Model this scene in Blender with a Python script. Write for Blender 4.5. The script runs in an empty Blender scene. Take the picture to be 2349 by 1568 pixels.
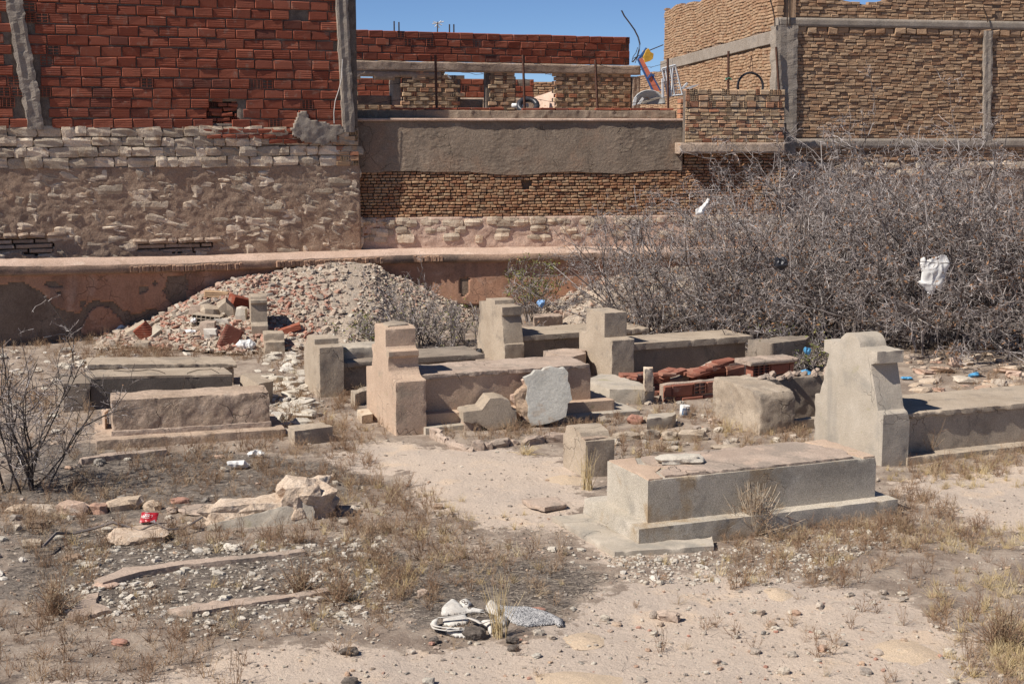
import bpy, bmesh, math, random
import numpy as np
from mathutils import Matrix, Vector, Euler

# ---------------------------------------------------------------- camera, sky, sun, exposure
SC = bpy.context.scene
PITCH = math.radians(8.44); CAM_H = 3.1
cd = bpy.data.cameras.new('camera'); cam = bpy.data.objects.new('camera', cd); SC.collection.objects.link(cam)
cam.location = (0, 0, CAM_H); cam.rotation_euler = (math.radians(90) - PITCH, 0, 0)
cd.lens = 50.0; cd.sensor_width = 36.0; cd.clip_start = 0.1; cd.clip_end = 3000
SC.camera = cam
SUN_TRAVEL = math.radians(30)      # direction the light travels, from +X towards +Y
SUN_EL = math.radians(48)
W = bpy.data.worlds.new('World'); SC.world = W; W.use_nodes = True
wn = W.node_tree; wn.nodes.clear()
sky = wn.nodes.new('ShaderNodeTexSky'); sky.sky_type = 'NISHITA'; sky.sun_disc = False
sky.sun_elevation = SUN_EL
src = Vector((-math.cos(SUN_TRAVEL), -math.sin(SUN_TRAVEL)))
sky.sun_rotation = math.atan2(src.x, src.y) % (2 * math.pi)
sky.altitude = 1200; sky.air_density = 0.55; sky.dust_density = 0.2; sky.ozone_density = 6.0
bgn = wn.nodes.new('ShaderNodeBackground'); bgn.inputs['Strength'].default_value = 0.07
wo = wn.nodes.new('ShaderNodeOutputWorld')
wn.links.new(sky.outputs[0], bgn.inputs[0]); wn.links.new(bgn.outputs[0], wo.inputs[0])
sl = bpy.data.lights.new('sun', 'SUN'); sl.energy = 4.3; sl.angle = math.radians(0.5); sl.color = (1.0, 0.94, 0.86)
sun = bpy.data.objects.new('sun', sl); SC.collection.objects.link(sun)
ld = Vector((math.cos(SUN_TRAVEL) * math.cos(SUN_EL), math.sin(SUN_TRAVEL) * math.cos(SUN_EL), -math.sin(SUN_EL)))
sun.rotation_euler = ld.to_track_quat('-Z', 'Y').to_euler(); sun.location = (-20, -10, 30)
SC.view_settings.view_transform = 'Standard'; SC.view_settings.look = 'None'
SC.view_settings.gamma = 1.0; SC.view_settings.use_curve_mapping = False; SC.view_settings.exposure = 0.58
SC.render.engine = 'CYCLES'

# ---------------------------------------------------------------- photo pixel -> place (pixels of a 2349 wide view)
FP = 2349 * 50 / 36.0; CXP, CYP = 1174.5, 784.0
_f = np.array([0, math.cos(PITCH), -math.sin(PITCH)]); _u = np.array([0, math.sin(PITCH), math.cos(PITCH)]); _r = np.array([1.0, 0, 0])
CAM = np.array([0, 0, CAM_H])
def ray(x, y): return _r * (x - CXP) + _u * (CYP - y) + _f * FP
def G(x, y, z=0.0):
    d = ray(x, y); return CAM + d * ((z - CAM_H) / d[2])
def atY(x, y, Y):
    d = ray(x, y); return CAM + d * (Y / d[1])
def proj(P):
    q = np.asarray(P, float) - CAM; c = q @ _f
    return CXP + FP * (q @ _r) / c, CYP - FP * (q @ _u) / c

# ---------------------------------------------------------------- noise
def _hash(ix, iy, iz):
    h = (ix * 374761393 + iy * 668265263 + iz * 2147483647) & 0xFFFFFFFF
    h = ((h ^ (h >> 13)) * 1274126177) & 0xFFFFFFFF
    h = ((h ^ (h >> 16)) * 2246822519) & 0xFFFFFFFF
    return ((h ^ (h >> 15)) & 0xFFFF) / 32767.5 - 1.0
def vnoise(P):
    P = np.asarray(P, float); I = np.floor(P).astype(np.int64); f = P - I; f = f * f * (3 - 2 * f)
    r = 0
    for a in (0, 1):
        for b in (0, 1):
            for c in (0, 1):
                w = (f[:, 0] if a else 1 - f[:, 0]) * (f[:, 1] if b else 1 - f[:, 1]) * (f[:, 2] if c else 1 - f[:, 2])
                r = r + w * _hash(I[:, 0] + a, I[:, 1] + b, I[:, 2] + c)
    return r
def fbm(P, o=4, g=0.5):
    P = np.asarray(P, float); s = 0; a = 1.0; t = 0
    for i in range(o):
        s = s + a * vnoise(P * (2 ** i) + 17.3 * i); t += a; a *= g
    return s / t
def fb2(x, y, s=1.0, o=4, seed=0.0):
    x = np.asarray(x, float); y = np.asarray(y, float)
    return fbm(np.stack([x.ravel() * s + seed, y.ravel() * s - seed, np.full(x.size, seed * 1.7)], 1), o).reshape(x.shape)

# ---------------------------------------------------------------- object helpers
COL = SC.collection
def tag(o, label=None, cat=None, group=None, kind=None):
    if label: o['label'] = label
    if cat: o['category'] = cat
    if group: o['group'] = group
    if kind: o['kind'] = kind
    return o
def thing(name, label, cat, loc=(0, 0, 0), rz=0.0, group=None):
    o = bpy.data.objects.new(name, None); COL.objects.link(o); o.empty_display_size = 0.1
    o.location = loc; o.rotation_euler = (0, 0, rz); tag(o, label, cat, group); return o
def mesh_np(name, V, Fs, mat=None, smooth=False, rnd=None):
    """V (n,3); Fs list of face index arrays (m,k)."""
    me = bpy.data.meshes.new(name); V = np.asarray(V, np.float32)
    me.vertices.add(len(V)); me.vertices.foreach_set('co', V.ravel())
    Fs = [np.asarray(f, np.int32) for f in Fs if len(f)]
    nl = sum(f.size for f in Fs); nf = sum(len(f) for f in Fs)
    me.loops.add(nl); me.polygons.add(nf)
    me.loops.foreach_set('vertex_index', np.concatenate([f.ravel() for f in Fs]))
    tot = np.concatenate([np.full(len(f), f.shape[1], np.int32) for f in Fs])
    st = np.concatenate([[0], np.cumsum(tot)[:-1]]).astype(np.int32)
    me.polygons.foreach_set('loop_start', st); me.polygons.foreach_set('loop_total', tot)
    me.polygons.foreach_set('use_smooth', np.full(nf, smooth))
    if rnd is not None:
        a = me.attributes.new('rnd', 'FLOAT', 'POINT'); a.data.foreach_set('value', np.asarray(rnd, np.float32))
    me.update(calc_edges=True); me.validate()
    if mat:
        for m in (mat if isinstance(mat, (list, tuple)) else [mat]): me.materials.append(m)
    return me
def link(name, me, parent=None, M=None):
    o = bpy.data.objects.new(name, me); COL.objects.link(o)
    if parent is not None: o.parent = parent
    if M is not None: o.matrix_basis = Matrix(M) if not isinstance(M, Matrix) else M
    return o
class MB:
    def __init__(s): s.V = []; s.F = {}; s.R = []; s.n = 0
    def add(s, V, Fs, rnd=None):
        V = np.asarray(V, float).reshape(-1, 3)
        for f in Fs:
            f = np.asarray(f, np.int64)
            if len(f): s.F.setdefault(f.shape[1], []).append(f + s.n)
        s.V.append(V); s.R.append(np.full(len(V), random.random() if rnd is None else rnd) if np.ndim(rnd) == 0 else rnd); s.n += len(V)
    def box(s, lo, hi, rnd=None):
        x0, y0, z0 = lo; x1, y1, z1 = hi
        s.add([(x0,y0,z0),(x1,y0,z0),(x1,y1,z0),(x0,y1,z0),(x0,y0,z1),(x1,y0,z1),(x1,y1,z1),(x0,y1,z1)], [BOXF], rnd)
    def many(s, V, Fs, Ms, rnds):
        """copies of a small mesh at matrices Ms (n,4,4)"""
        Ms = np.asarray(Ms); n = len(Ms)
        if not n: return
        Vh = np.concatenate([V, np.ones((len(V), 1))], 1)
        A = np.einsum('nij,vj->nvi', Ms, Vh)[:, :, :3].reshape(-1, 3)
        off = (np.arange(n) * len(V))[:, None, None]
        for f in Fs:
            f = np.asarray(f, np.int64); s.F.setdefault(f.shape[1], []).append((f[None] + off).reshape(-1, f.shape[1]) + s.n)
        s.V.append(A); s.R.append(np.repeat(np.asarray(rnds, float), len(V))); s.n += len(A)
    def mesh(s, name, mat, smooth=False):
        return mesh_np(name, np.concatenate(s.V), [np.concatenate(v) for v in s.F.values()], mat, smooth, np.concatenate(s.R))
    def obj(s, name, mat, parent=None, smooth=False, M=None): return link(name, s.mesh(name, mat, smooth), parent, M)
BOXF = [(3,2,1,0),(4,5,6,7),(0,1,5,4),(1,2,6,5),(2,3,7,6),(3,0,4,7)]
def prisms(P0, P1, r0, r1, k=3):
    """independent k-sided prisms for segments -> V, F"""
    P0 = np.asarray(P0, float); P1 = np.asarray(P1, float); n = len(P0)
    d = P1 - P0; L = np.linalg.norm(d, axis=1, keepdims=True); L[L == 0] = 1e-6; d = d / L
    ref = np.where(np.abs(d[:, 2:3]) > 0.9, np.array([[1.0, 0, 0]]), np.array([[0, 0, 1.0]]))
    a = np.cross(d, ref); a /= np.linalg.norm(a, axis=1, keepdims=True); b = np.cross(d, a)
    r0 = np.broadcast_to(r0, (n,)); r1 = np.broadcast_to(r1, (n,)); V = np.zeros((n, 2 * k, 3))
    for i in range(k):
        t = 2 * math.pi * i / k; o = a * math.cos(t) + b * math.sin(t)
        V[:, i] = P0 + o * r0[:, None]; V[:, k + i] = P1 + o * r1[:, None]
    base = (np.arange(n) * 2 * k)[:, None]
    F = np.concatenate([np.concatenate([base + i, base + (i + 1) % k, base + k + (i + 1) % k, base + k + i], 1) for i in range(k)])
    return V.reshape(-1, 3), F
def tube(mb, pts, r, k=6, rnd=0.5):
    pts = np.asarray(pts, float); r = np.broadcast_to(r, (len(pts),))
    t = np.gradient(pts, axis=0); t /= np.linalg.norm(t, axis=1, keepdims=True) + 1e-9
    ref = np.array([0, 0, 1.0]) if abs(t[0, 2]) < 0.9 else np.array([1.0, 0, 0])
    V = []
    for i in range(len(pts)):
        a = np.cross(t[i], ref); a /= np.linalg.norm(a) + 1e-9; b = np.cross(t[i], a)
        for j in range(k): V.append(pts[i] + r[i] * (a * math.cos(2 * math.pi * j / k) + b * math.sin(2 * math.pi * j / k)))
    F = [(i * k + j, i * k + (j + 1) % k, (i + 1) * k + (j + 1) % k, (i + 1) * k + j) for i in range(len(pts) - 1) for j in range(k)]
    n = len(pts) - 1
    mb.add(V, [F, [list(range(k))[::-1], [n * k + j for j in range(k)]]], rnd)

# ---------------------------------------------------------------- materials
class NT:
    def __init__(s, name):
        s.m = bpy.data.materials.new(name); s.m.use_nodes = True; s.t = s.m.node_tree; s.t.nodes.clear()
        s.out = s.N('ShaderNodeOutputMaterial'); s.b = s.N('ShaderNodeBsdfPrincipled'); s.L(s.b.outputs[0], s.out.inputs[0])
        s.pos = s.N('ShaderNodeNewGeometry').outputs['Position']
        s.b.inputs['Specular IOR Level'].default_value = 0.25
    def N(s, t): return s.t.nodes.new(t)
    def L(s, a, b): s.t.links.new(a, b)
    def put(s, v, sock):
        if isinstance(v, bpy.types.NodeSocket): s.L(v, sock)
        elif isinstance(v, (tuple, list)) and len(v) == 3 and sock.type == 'RGBA': sock.default_value = (*v, 1)
        else: sock.default_value = v
    def math(s, op, a, b=0.0, c=None, clamp=False):
        n = s.N('ShaderNodeMath'); n.operation = op; n.use_clamp = clamp; s.put(a, n.inputs[0]); s.put(b, n.inputs[1])
        if c is not None: s.put(c, n.inputs[2])
        return n.outputs[0]
    def vmul(s, v, k):
        n = s.N('ShaderNodeVectorMath'); n.operation = 'MULTIPLY'; s.put(v, n.inputs[0]); n.inputs[1].default_value = k; return n.outputs[0]
    def noise(s, scale, detail=6, rough=0.6, vec=None, dist=0.0):
        n = s.N('ShaderNodeTexNoise'); n.inputs['Scale'].default_value = scale; n.inputs['Detail'].default_value = detail
        n.inputs['Roughness'].default_value = rough; n.inputs['Distortion'].default_value = dist; s.L(vec or s.pos, n.inputs['Vector']); return n.outputs['Fac']
    def voro(s, scale, feat='F1', vec=None, out='Distance'):
        n = s.N('ShaderNodeTexVoronoi'); n.feature = feat; n.inputs['Scale'].default_value = scale; s.L(vec or s.pos, n.inputs['Vector']); return n.outputs[out]
    def ramp(s, f, lo, hi, a=0.0, b=1.0):
        n = s.N('ShaderNodeMapRange'); s.put(f, n.inputs[0]); n.inputs[1].default_value = lo; n.inputs[2].default_value = hi
        n.inputs[3].default_value = a; n.inputs[4].default_value = b; n.interpolation_type = 'SMOOTHSTEP'; return n.outputs[0]
    def mix(s, f, a, b, mode='MIX'):
        n = s.N('ShaderNodeMix'); n.data_type = 'RGBA'; n.blend_type = mode; s.put(f, n.inputs[0]); s.put(a, n.inputs[6]); s.put(b, n.inputs[7]); return n.outputs[2]
    def rnd(s):
        o = s.N('ShaderNodeObjectInfo').outputs['Random']; a = s.N('ShaderNodeAttribute'); a.attribute_name = 'rnd'
        return s.math('FRACT', s.math('ADD', s.math('MULTIPLY', o, 7.31), s.math('MULTIPLY', a.outputs['Fac'], 5.77)))
    def attr(s, nm):
        a = s.N('ShaderNodeAttribute'); a.attribute_name = nm; return a.outputs['Fac']
    def cramp(s, f, stops):
        n = s.N('ShaderNodeValToRGB'); s.put(f, n.inputs[0]); e = n.color_ramp.elements
        while len(e) < len(stops): e.new(0.5)
        for i, (p, c) in enumerate(stops): e[i].position = p; e[i].color = (*c, 1)
        return n.outputs[0]
    def scale(s, col, k):
        n = s.N('ShaderNodeVectorMath'); n.operation = 'SCALE'; s.put(col, n.inputs[0]); s.put(k, n.inputs[3]); return n.outputs[0]
    def bump(s, h, dist, strength=1.0, prev=None):
        n = s.N('ShaderNodeBump'); n.inputs['Distance'].default_value = dist; n.inputs['Strength'].default_value = strength
        s.put(h, n.inputs['Height'])
        if prev: s.L(prev, n.inputs['Normal'])
        return n.outputs[0]
    def fin(s, col, rough=0.9, normal=None):
        s.put(col, s.b.inputs['Base Color']); s.put(rough, s.b.inputs['Roughness'])
        if normal: s.L(normal, s.b.inputs['Normal'])
        return s.m
def wmat(name, c1, c2, scale=3.0, fine=60.0, fineamt=0.25, stains=(), bump=0.006, bscale=40.0, var=0.0, rough=0.92, streak=None, pal=None, crack=0.0):
    """weathered mineral surface: two tones, grain, shaped stains, per-piece variation"""
    s = NT(name)
    col = s.cramp(s.rnd(), pal) if pal else None
    a = s.ramp(s.noise(scale, 5, 0.62), 0.35, 0.65)
    col = s.mix(a, c1, c2) if col is None else s.mix(s.math('MULTIPLY', a, 0.35), col, c2)
    for (c, sc, lo, hi, amt) in stains:
        col = s.mix(s.math('MULTIPLY', s.ramp(s.noise(sc, 5, 0.66, dist=0.3), lo, hi), amt), col, c)
    if streak:   # run-off marks down a wall
        c, sx, lo, hi, amt = streak
        col = s.mix(s.math('MULTIPLY', s.ramp(s.noise(1.0, 6, 0.6, vec=s.vmul(s.pos, (sx, sx, sx * 0.18))), lo, hi), amt), col, c)
    g = s.noise(fine, 2, 0.7)
    col = s.scale(col, s.ramp(g, 0.25, 0.75, 1 - fineamt, 1 + fineamt))
    if var: col = s.scale(col, s.ramp(s.rnd(), 0, 1, 1 - var, 1 + var))
    h = s.noise(bscale, 5, 0.7)
    if crack:    # hairline cracks in old render
        n = s.N('ShaderNodeTexNoise'); n.inputs['Scale'].default_value = 4.0; n.inputs['Detail'].default_value = 3; s.L(s.pos, n.inputs['Vector'])
        v = s.N('ShaderNodeVectorMath'); v.operation = 'MULTIPLY_ADD'; s.L(n.outputs['Color'], v.inputs[0]); v.inputs[1].default_value = (.35, .35, .35); s.L(s.pos, v.inputs[2])
        e = s.math('MULTIPLY', s.ramp(s.voro(2.1, 'DISTANCE_TO_EDGE', v.outputs[0]), 0.0, .010, 1.0, 0.0), s.ramp(s.noise(1.3, 2, .5), .52, .60))
        col = s.mix(s.math('MULTIPLY', e, crack), col, (.07, .055, .045)); h = s.math('SUBTRACT', h, s.math('MULTIPLY', e, 1.2))
    return s.fin(col, rough, s.bump(h, bump))
MAT = {}
MAT['concrete'] = wmat('concrete', (.335,.268,.20), (.41,.335,.255), 2.2, 90, .22, [((.20,.17,.14), 3.0, .52, .66, .6), ((.43,.36,.28), 6.0, .58, .66, .5)], .005, 60, crack=.5)
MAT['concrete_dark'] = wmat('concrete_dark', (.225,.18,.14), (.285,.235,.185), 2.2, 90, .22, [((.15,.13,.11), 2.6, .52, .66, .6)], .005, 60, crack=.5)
MAT['concrete_pale'] = wmat('concrete_pale', (.39,.335,.265), (.46,.40,.325), 2.4, 110, .14, [((.25,.23,.20), 2.0, .52, .68, .55), ((.27,.24,.10), 3.4, .60, .72, .5)], .005, 70, streak=((.27,.245,.21), 4.0, .50, .68, .6), crack=.25)
MAT['shade_tint_render'] = wmat('shade_tint_render', (.13,.11,.092), (.165,.14,.118), 2.2, 90, .22, [((.12,.10,.085), 2.6, .52, .66, .6)], .005, 60)  # shade of the box sides put into the base colour; its lid stays paler
MAT['pink_render'] = wmat('pink_render', (.43,.31,.225), (.50,.37,.27), 2.0, 80, .18, [((.30,.25,.19), 3.0, .56, .70, .6), ((.24,.22,.10), 5.0, .62, .72, .5)], .005, 50, crack=.5)
MAT['tan_render'] = wmat('tan_render', (.35,.26,.19), (.43,.325,.245), 3.0, 60, .2, [((.24,.18,.135), 5.0, .52, .64, .7), ((.47,.38,.295), 9.0, .56, .66, .6)], .012, 22, crack=.5)
MAT['terrazzo'] = wmat('terrazzo', (.40,.35,.28), (.475,.42,.345), 1.6, 160, .45, [((.22,.20,.17), 1.8, .50, .66, .6), ((.31,.215,.12), 2.6, .52, .70, .8), ((.50,.46,.40), 3.0, .60, .70, .5)], .003, 120, crack=.25)
MAT['screed'] = wmat('screed', (.36,.275,.215), (.43,.335,.265), 3.0, 70, .2, [((.26,.215,.175), 2.4, .50, .62, .7), ((.50,.37,.28), 4.0, .57, .66, .6)], .008, 30, crack=.5)
MAT['boundary_plaster'] = wmat('boundary_plaster', (.38,.20,.125), (.45,.255,.165), 1.2, 40, .16, [((.50,.33,.24), 2.2, .53, .68, .7), ((.26,.145,.09), 1.6, .54, .66, .6), ((.20,.12,.08), 9.0, .64, .70, .5)], .006, 30, streak=((.20,.13,.095), 3.0, .50, .70, .65), crack=.5)
MAT['undercoat'] = wmat('undercoat', (.20,.145,.105), (.25,.185,.135), 2.0, 50, .2, [((.15,.105,.075), 3.0, .53, .64, .6)], .006, 36, crack=.5)
MAT['coping'] = wmat('coping', (.46,.325,.245), (.55,.40,.31), 2.0, 60, .2, [((.33,.23,.17), 4.0, .54, .64, .6), ((.60,.48,.38), 5.0, .58, .68, .5)], .01, 26)
MAT['coping_lip'] = wmat('coping_lip', (.36,.24,.17), (.28,.19,.135), 2.5, 50, .25, [((.14,.105,.085), 1.6, .48, .60, .8)], .01, 30)
MAT['mud_mortar'] = wmat('mud_mortar', (.31,.215,.15), (.38,.275,.195), 2.6, 50, .25, [((.19,.135,.10), 2.0, .52, .64, .6), ((.38,.28,.20), 7.0, .56, .66, .7), ((.36,.22,.14), 1.2, .55, .66, .5)], .015, 22)
MAT['gray_mortar'] = wmat('gray_mortar', (.20,.152,.112), (.26,.20,.148), 2.4, 60, .22, [((.165,.13,.10), 1.6, .50, .62, .6), ((.34,.27,.20), 6.0, .60, .68, .6), ((.28,.18,.12), 1.0, .54, .66, .5)], .012, 24, crack=.5)
MAT['joint'] = wmat('joint', (.12,.095,.078), (.19,.155,.125), 8.0, 80, .3, [], .012, 40)
MAT['tan_joint'] = wmat('tan_joint', (.17,.115,.08), (.25,.175,.12), 5.0, 80, .3, [], .015, 40)
MAT['pillar'] = wmat('pillar', (.27,.225,.18), (.33,.28,.23), 3.0, 80, .25, [((.19,.165,.14), 3.0, .54, .66, .6)], .01, 40)
MAT['limestone'] = wmat('limestone', (.44,.345,.25), (.58,.48,.365), 3.0, 60, .2, [((.36,.24,.155), 5.0, .56, .64, .8), ((.40,.33,.26), 2.0, .56, .66, .5)], .012, 26, var=.24)
MAT['small_brick'] = wmat('small_brick', (.3,.2,.1), (.24,.17,.12), 9.0, 90, .25, [((.42,.33,.24), 14.0, .60, .70, .5)], .008, 50, pal=[(0,(.30,.135,.07)),(.3,(.36,.19,.10)),(.6,(.42,.25,.14)),(.85,(.40,.28,.17)),(1,(.26,.11,.06))])
MAT['tan_brick'] = wmat('tan_brick', (.3,.2,.1), (.30,.20,.13), 6.0, 90, .25, [((.52,.40,.28), 12.0, .60, .70, .5)], .008, 50, pal=[(0,(.34,.195,.11)),(.35,(.41,.26,.155)),(.7,(.46,.31,.19)),(.9,(.40,.275,.175)),(1,(.31,.16,.09))])
def hollow_mat(name, pal, dust):
    s = NT(name); col = s.cramp(s.rnd(), pal)
    col = s.mix(s.math('MULTIPLY', s.ramp(s.noise(7, 6, .65), .56, .68), .55), col, dust)
    col = s.mix(s.math('MULTIPLY', s.ramp(s.noise(2.2, 5, .6), .58, .70), .3), col, (.10,.05,.035))
    w = s.N('ShaderNodeTexWave'); w.bands_direction = 'Z'; w.inputs['Scale'].default_value = 9.0; w.inputs['Distortion'].default_value = 0.4; s.L(s.pos, w.inputs['Vector'])
    g = s.math('MULTIPLY', w.outputs['Fac'], s.ramp(s.noise(2.6, 3, .5), .42, .60))
    col = s.scale(col, s.ramp(s.noise(70, 4, .7), .25, .75, .85, 1.15))
    nb = s.bump(g, .003); nb = s.bump(s.noise(45, 6, .7), .003, 1.0, nb)
    return s.fin(col, .85, nb)
MAT['red_hollow'] = hollow_mat('red_hollow', [(0,(.215,.058,.033)),(.4,(.255,.074,.042)),(.75,(.29,.092,.053)),(.93,(.23,.07,.043)),(1,(.12,.047,.034))], (.31,.19,.14))
MAT['tan_hollow'] = hollow_mat('tan_hollow', [(0,(.44,.29,.17)),(.35,(.49,.345,.21)),(.6,(.46,.27,.155)),(.8,(.40,.20,.115)),(1,(.38,.15,.085))], (.50,.42,.33))
MAT['screen_hollow'] = hollow_mat('screen_hollow', [(0,(.50,.35,.21)),(.4,(.54,.39,.25)),(.7,(.52,.32,.19)),(.9,(.46,.24,.14)),(1,(.42,.18,.10))], (.55,.46,.36))
MAT['dusty_red'] = hollow_mat('dusty_red', [(0,(.24,.09,.06)),(.4,(.29,.12,.08)),(.75,(.33,.16,.11)),(1,(.22,.08,.055))], (.42,.33,.26))
MAT['iron'] = wmat('iron', (.035,.028,.025), (.07,.045,.032), 9, 90, .3, [], .002, 80, rough=.7)
MAT['hole_shade'] = wmat('hole_shade', (.05,.03,.022), (.06,.04,.03), 9, 90, .3, [], .002, 80)
def plain(name, c, rough=.6, var=.08, spec=.4, trans=0.0):
    s = NT(name); col = s.scale(c, s.ramp(s.noise(14, 5, .6), .3, .7, 1 - var, 1 + var)); s.b.inputs['Specular IOR Level'].default_value = spec
    m = s.fin(col, rough, s.bump(s.noise(25, 4, .6), .002))
    return m
# ---------------------------------------------------------------- reading places off enlarged views of the photo
def _Z(ox, oy, k): return lambda x, y: ((ox + x * k) * 0.573486, (oy + y * k) * 0.573486)
Z1 = _Z(0, 0, 1440 / 2171); Z2 = _Z(1340, 0, 1400 / 2111); Z3 = _Z(2640, 0, 1456 / 2195); Z4 = _Z(0, 960, 1440 / 2171)
Z5 = _Z(1200, 960, 1440 / 2171); Z6 = _Z(2600, 960, 1496 / 2256); Z7 = _Z(0, 1800, 2048 / 2349); Z8 = _Z(2048, 1800, 2048 / 2349)
S1 = _Z(2440, 20, 800 / 2163); S2 = _Z(1360, 220, 740 / 2321); S3 = _Z(2000, 220, 740 / 2321); S4 = _Z(300, 1080, 900 / 2349)
S5 = _Z(1640, 2360, 700 / 2349); S7 = _Z(2280, 1380, 1000 / 2349)
def inpoly(px, py, poly):
    px = np.asarray(px, float); py = np.asarray(py, float); r = np.zeros(px.shape, bool); n = len(poly)
    for i in range(n):
        x0, y0 = poly[i]; x1, y1 = poly[(i + 1) % n]
        if y0 == y1: continue
        c = ((y0 > py) != (y1 > py)) & (px < (x1 - x0) * (py - y0) / (y1 - y0) + x0); r ^= c
    return r
random.seed(7); RN = np.random.default_rng(7)

# ---------------------------------------------------------------- ground
def hgt(x, y):
    x = np.asarray(x, float); y = np.asarray(y, float)
    return 0.045 * fb2(x, y, 0.45, 3, 3.1) + 0.018 * fb2(x, y, 2.6, 3, 9.4) - 0.01
SAND = [[(760,1030),(860,1012),(1000,1030),(1140,1022),(1330,1050),(1340,1180),(1300,1215),(1180,1205),(1080,1190),(960,1150),(930,1090),(800,1070)],
        [(-400,1700),(120,1545),(420,1530),(640,1490),(900,1450),(1180,1470),(1330,1420),(1420,1345),(1560,1300),(1740,1310),(1900,1330),(2080,1400),(2200,1460),(2260,1568),(2500,1800)],
        [(2040,1100),(2200,1075),(2349,1060),(2600,1060),(2600,1230),(2349,1230),(2200,1180),(2080,1130)],
        [(1290,1190),(1340,1180),(1560,1265),(1400,1280)]]
SANDW = [[tuple(G(*p)[:2]) for p in poly] for poly in SAND]
DARK = [[(60,1010),(420,1030),(780,1050),(860,1110),(700,1190),(420,1180),(180,1190),(0,1150)],
        [(900,1290),(1180,1280),(1420,1310),(1300,1400),(1080,1430),(900,1400)],
        [(0,1200),(300,1215),(560,1240),(880,1250),(900,1330),(620,1400),(560,1440),(280,1390),(0,1360)]]
DARKW = [[tuple(G(*p)[:2]) for p in poly] for poly in DARK]
def ground_masks(x, y):
    j = lambda s, k: (0.28 * fb2(x, y, 1.3, 3, s) + 0.10 * fb2(x, y, 6.0, 2, s + 5)) * k
    s = np.zeros(x.shape); d = np.zeros(x.shape)
    for q in range(5):
        xx = x + j(2.0 + q * 3.7, 1.5); yy = y + j(21.0 + q * 3.7, 2.4)
        s += sum(inpoly(xx, yy, p) for p in SANDW) > 0; d += sum(inpoly(xx, yy, p) for p in DARKW) > 0
    return s / 5, d / 5
def ladder(lo, hi, step, far):
    a = np.arange(lo, hi + 1e-6, step); e = []; k = step
    v = hi
    while v < far: k *= 1.5; v += k; e.append(v)
    b = []; k = step; v = lo
    while v > -far: k *= 1.5; v -= k; b.append(v)
    return np.concatenate([b[::-1], a, e])
gx = ladder(-8.6, 8.6, 0.056, 900); gy = ladder(6.4, 24.5, 0.056, 900)
XX, YY = np.meshgrid(gx, gy); ZZ = hgt(XX, YY)
core = (np.abs(XX) < 9.2) & (YY > 6) & (YY < 25)
fine = np.zeros_like(ZZ); fine[core] = 0.012 * fb2(XX[core], YY[core], 5, 3, 4.4) + 0.006 * fb2(XX[core], YY[core], 15, 2, 6.4)
ZZ = np.where(core, ZZ + fine, -0.01)
nx, ny = len(gx), len(gy); idx = np.arange(nx * ny).reshape(ny, nx)
F = np.stack([idx[:-1, :-1], idx[:-1, 1:], idx[1:, 1:], idx[1:, :-1]], -1).reshape(-1, 4)
ms, md = np.zeros_like(ZZ), np.zeros_like(ZZ); ms[core], md[core] = ground_masks(XX[core], YY[core])
def mat_ground():
    s = NT('dry_earth'); sand = s.attr('sand'); dark = s.attr('dark')
    n1 = s.noise(3.0, 6, .7); n2 = s.noise(14, 6, .7)
    sc = s.mix(s.ramp(s.noise(.9, 5, .6), .35, .65), (.56,.45,.355), (.49,.40,.325))
    sc = s.mix(s.ramp(s.noise(2.2, 6, .6), .55, .68), sc, (.60,.465,.345))
    lit = s.mix(s.ramp(n1, .38, .62), (.23,.175,.135), (.38,.305,.24))
    dk = s.mix(s.ramp(n2, .40, .62), (.115,.094,.078), (.25,.205,.165))
    j = s.math('ADD', s.math('MULTIPLY', s.math('SUBTRACT', n2, .5), 1.6), s.math('MULTIPLY', s.math('SUBTRACT', n1, .5), 1.6))
    c = s.mix(s.ramp(s.math('ADD', dark, j), .42, .58), lit, dk)
    c = s.mix(s.ramp(s.math('ADD', sand, j), .42, .58), c, sc)
    c = s.mix(s.math('MULTIPLY', s.ramp(s.noise(60, 4, .75), .57, .66), .6), c, (.13,.105,.088))
    c = s.mix(s.math('MULTIPLY', s.ramp(s.noise(75, 3, .7), .63, .68), .65), c, (.64,.60,.54))
    c = s.scale(c, s.ramp(s.noise(120, 4, .7), .25, .75, .82, 1.18))
    nb = s.bump(s.noise(22, 6, .72), .02); nb = s.bump(s.noise(120, 5, .7), .005, 1.0, nb)
    return s.fin(c, .97, nb)
MAT['ground'] = mat_ground()
me = mesh_np('ground', np.stack([XX, YY, ZZ], -1).reshape(-1, 3), [F], MAT['ground'], True)
for nm, m in (('sand', ms), ('dark', md)):
    a = me.attributes.new(nm, 'FLOAT', 'POINT'); a.data.foreach_set('value', m.astype(np.float32).ravel())
tag(link('ground', me), kind='structure')

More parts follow.
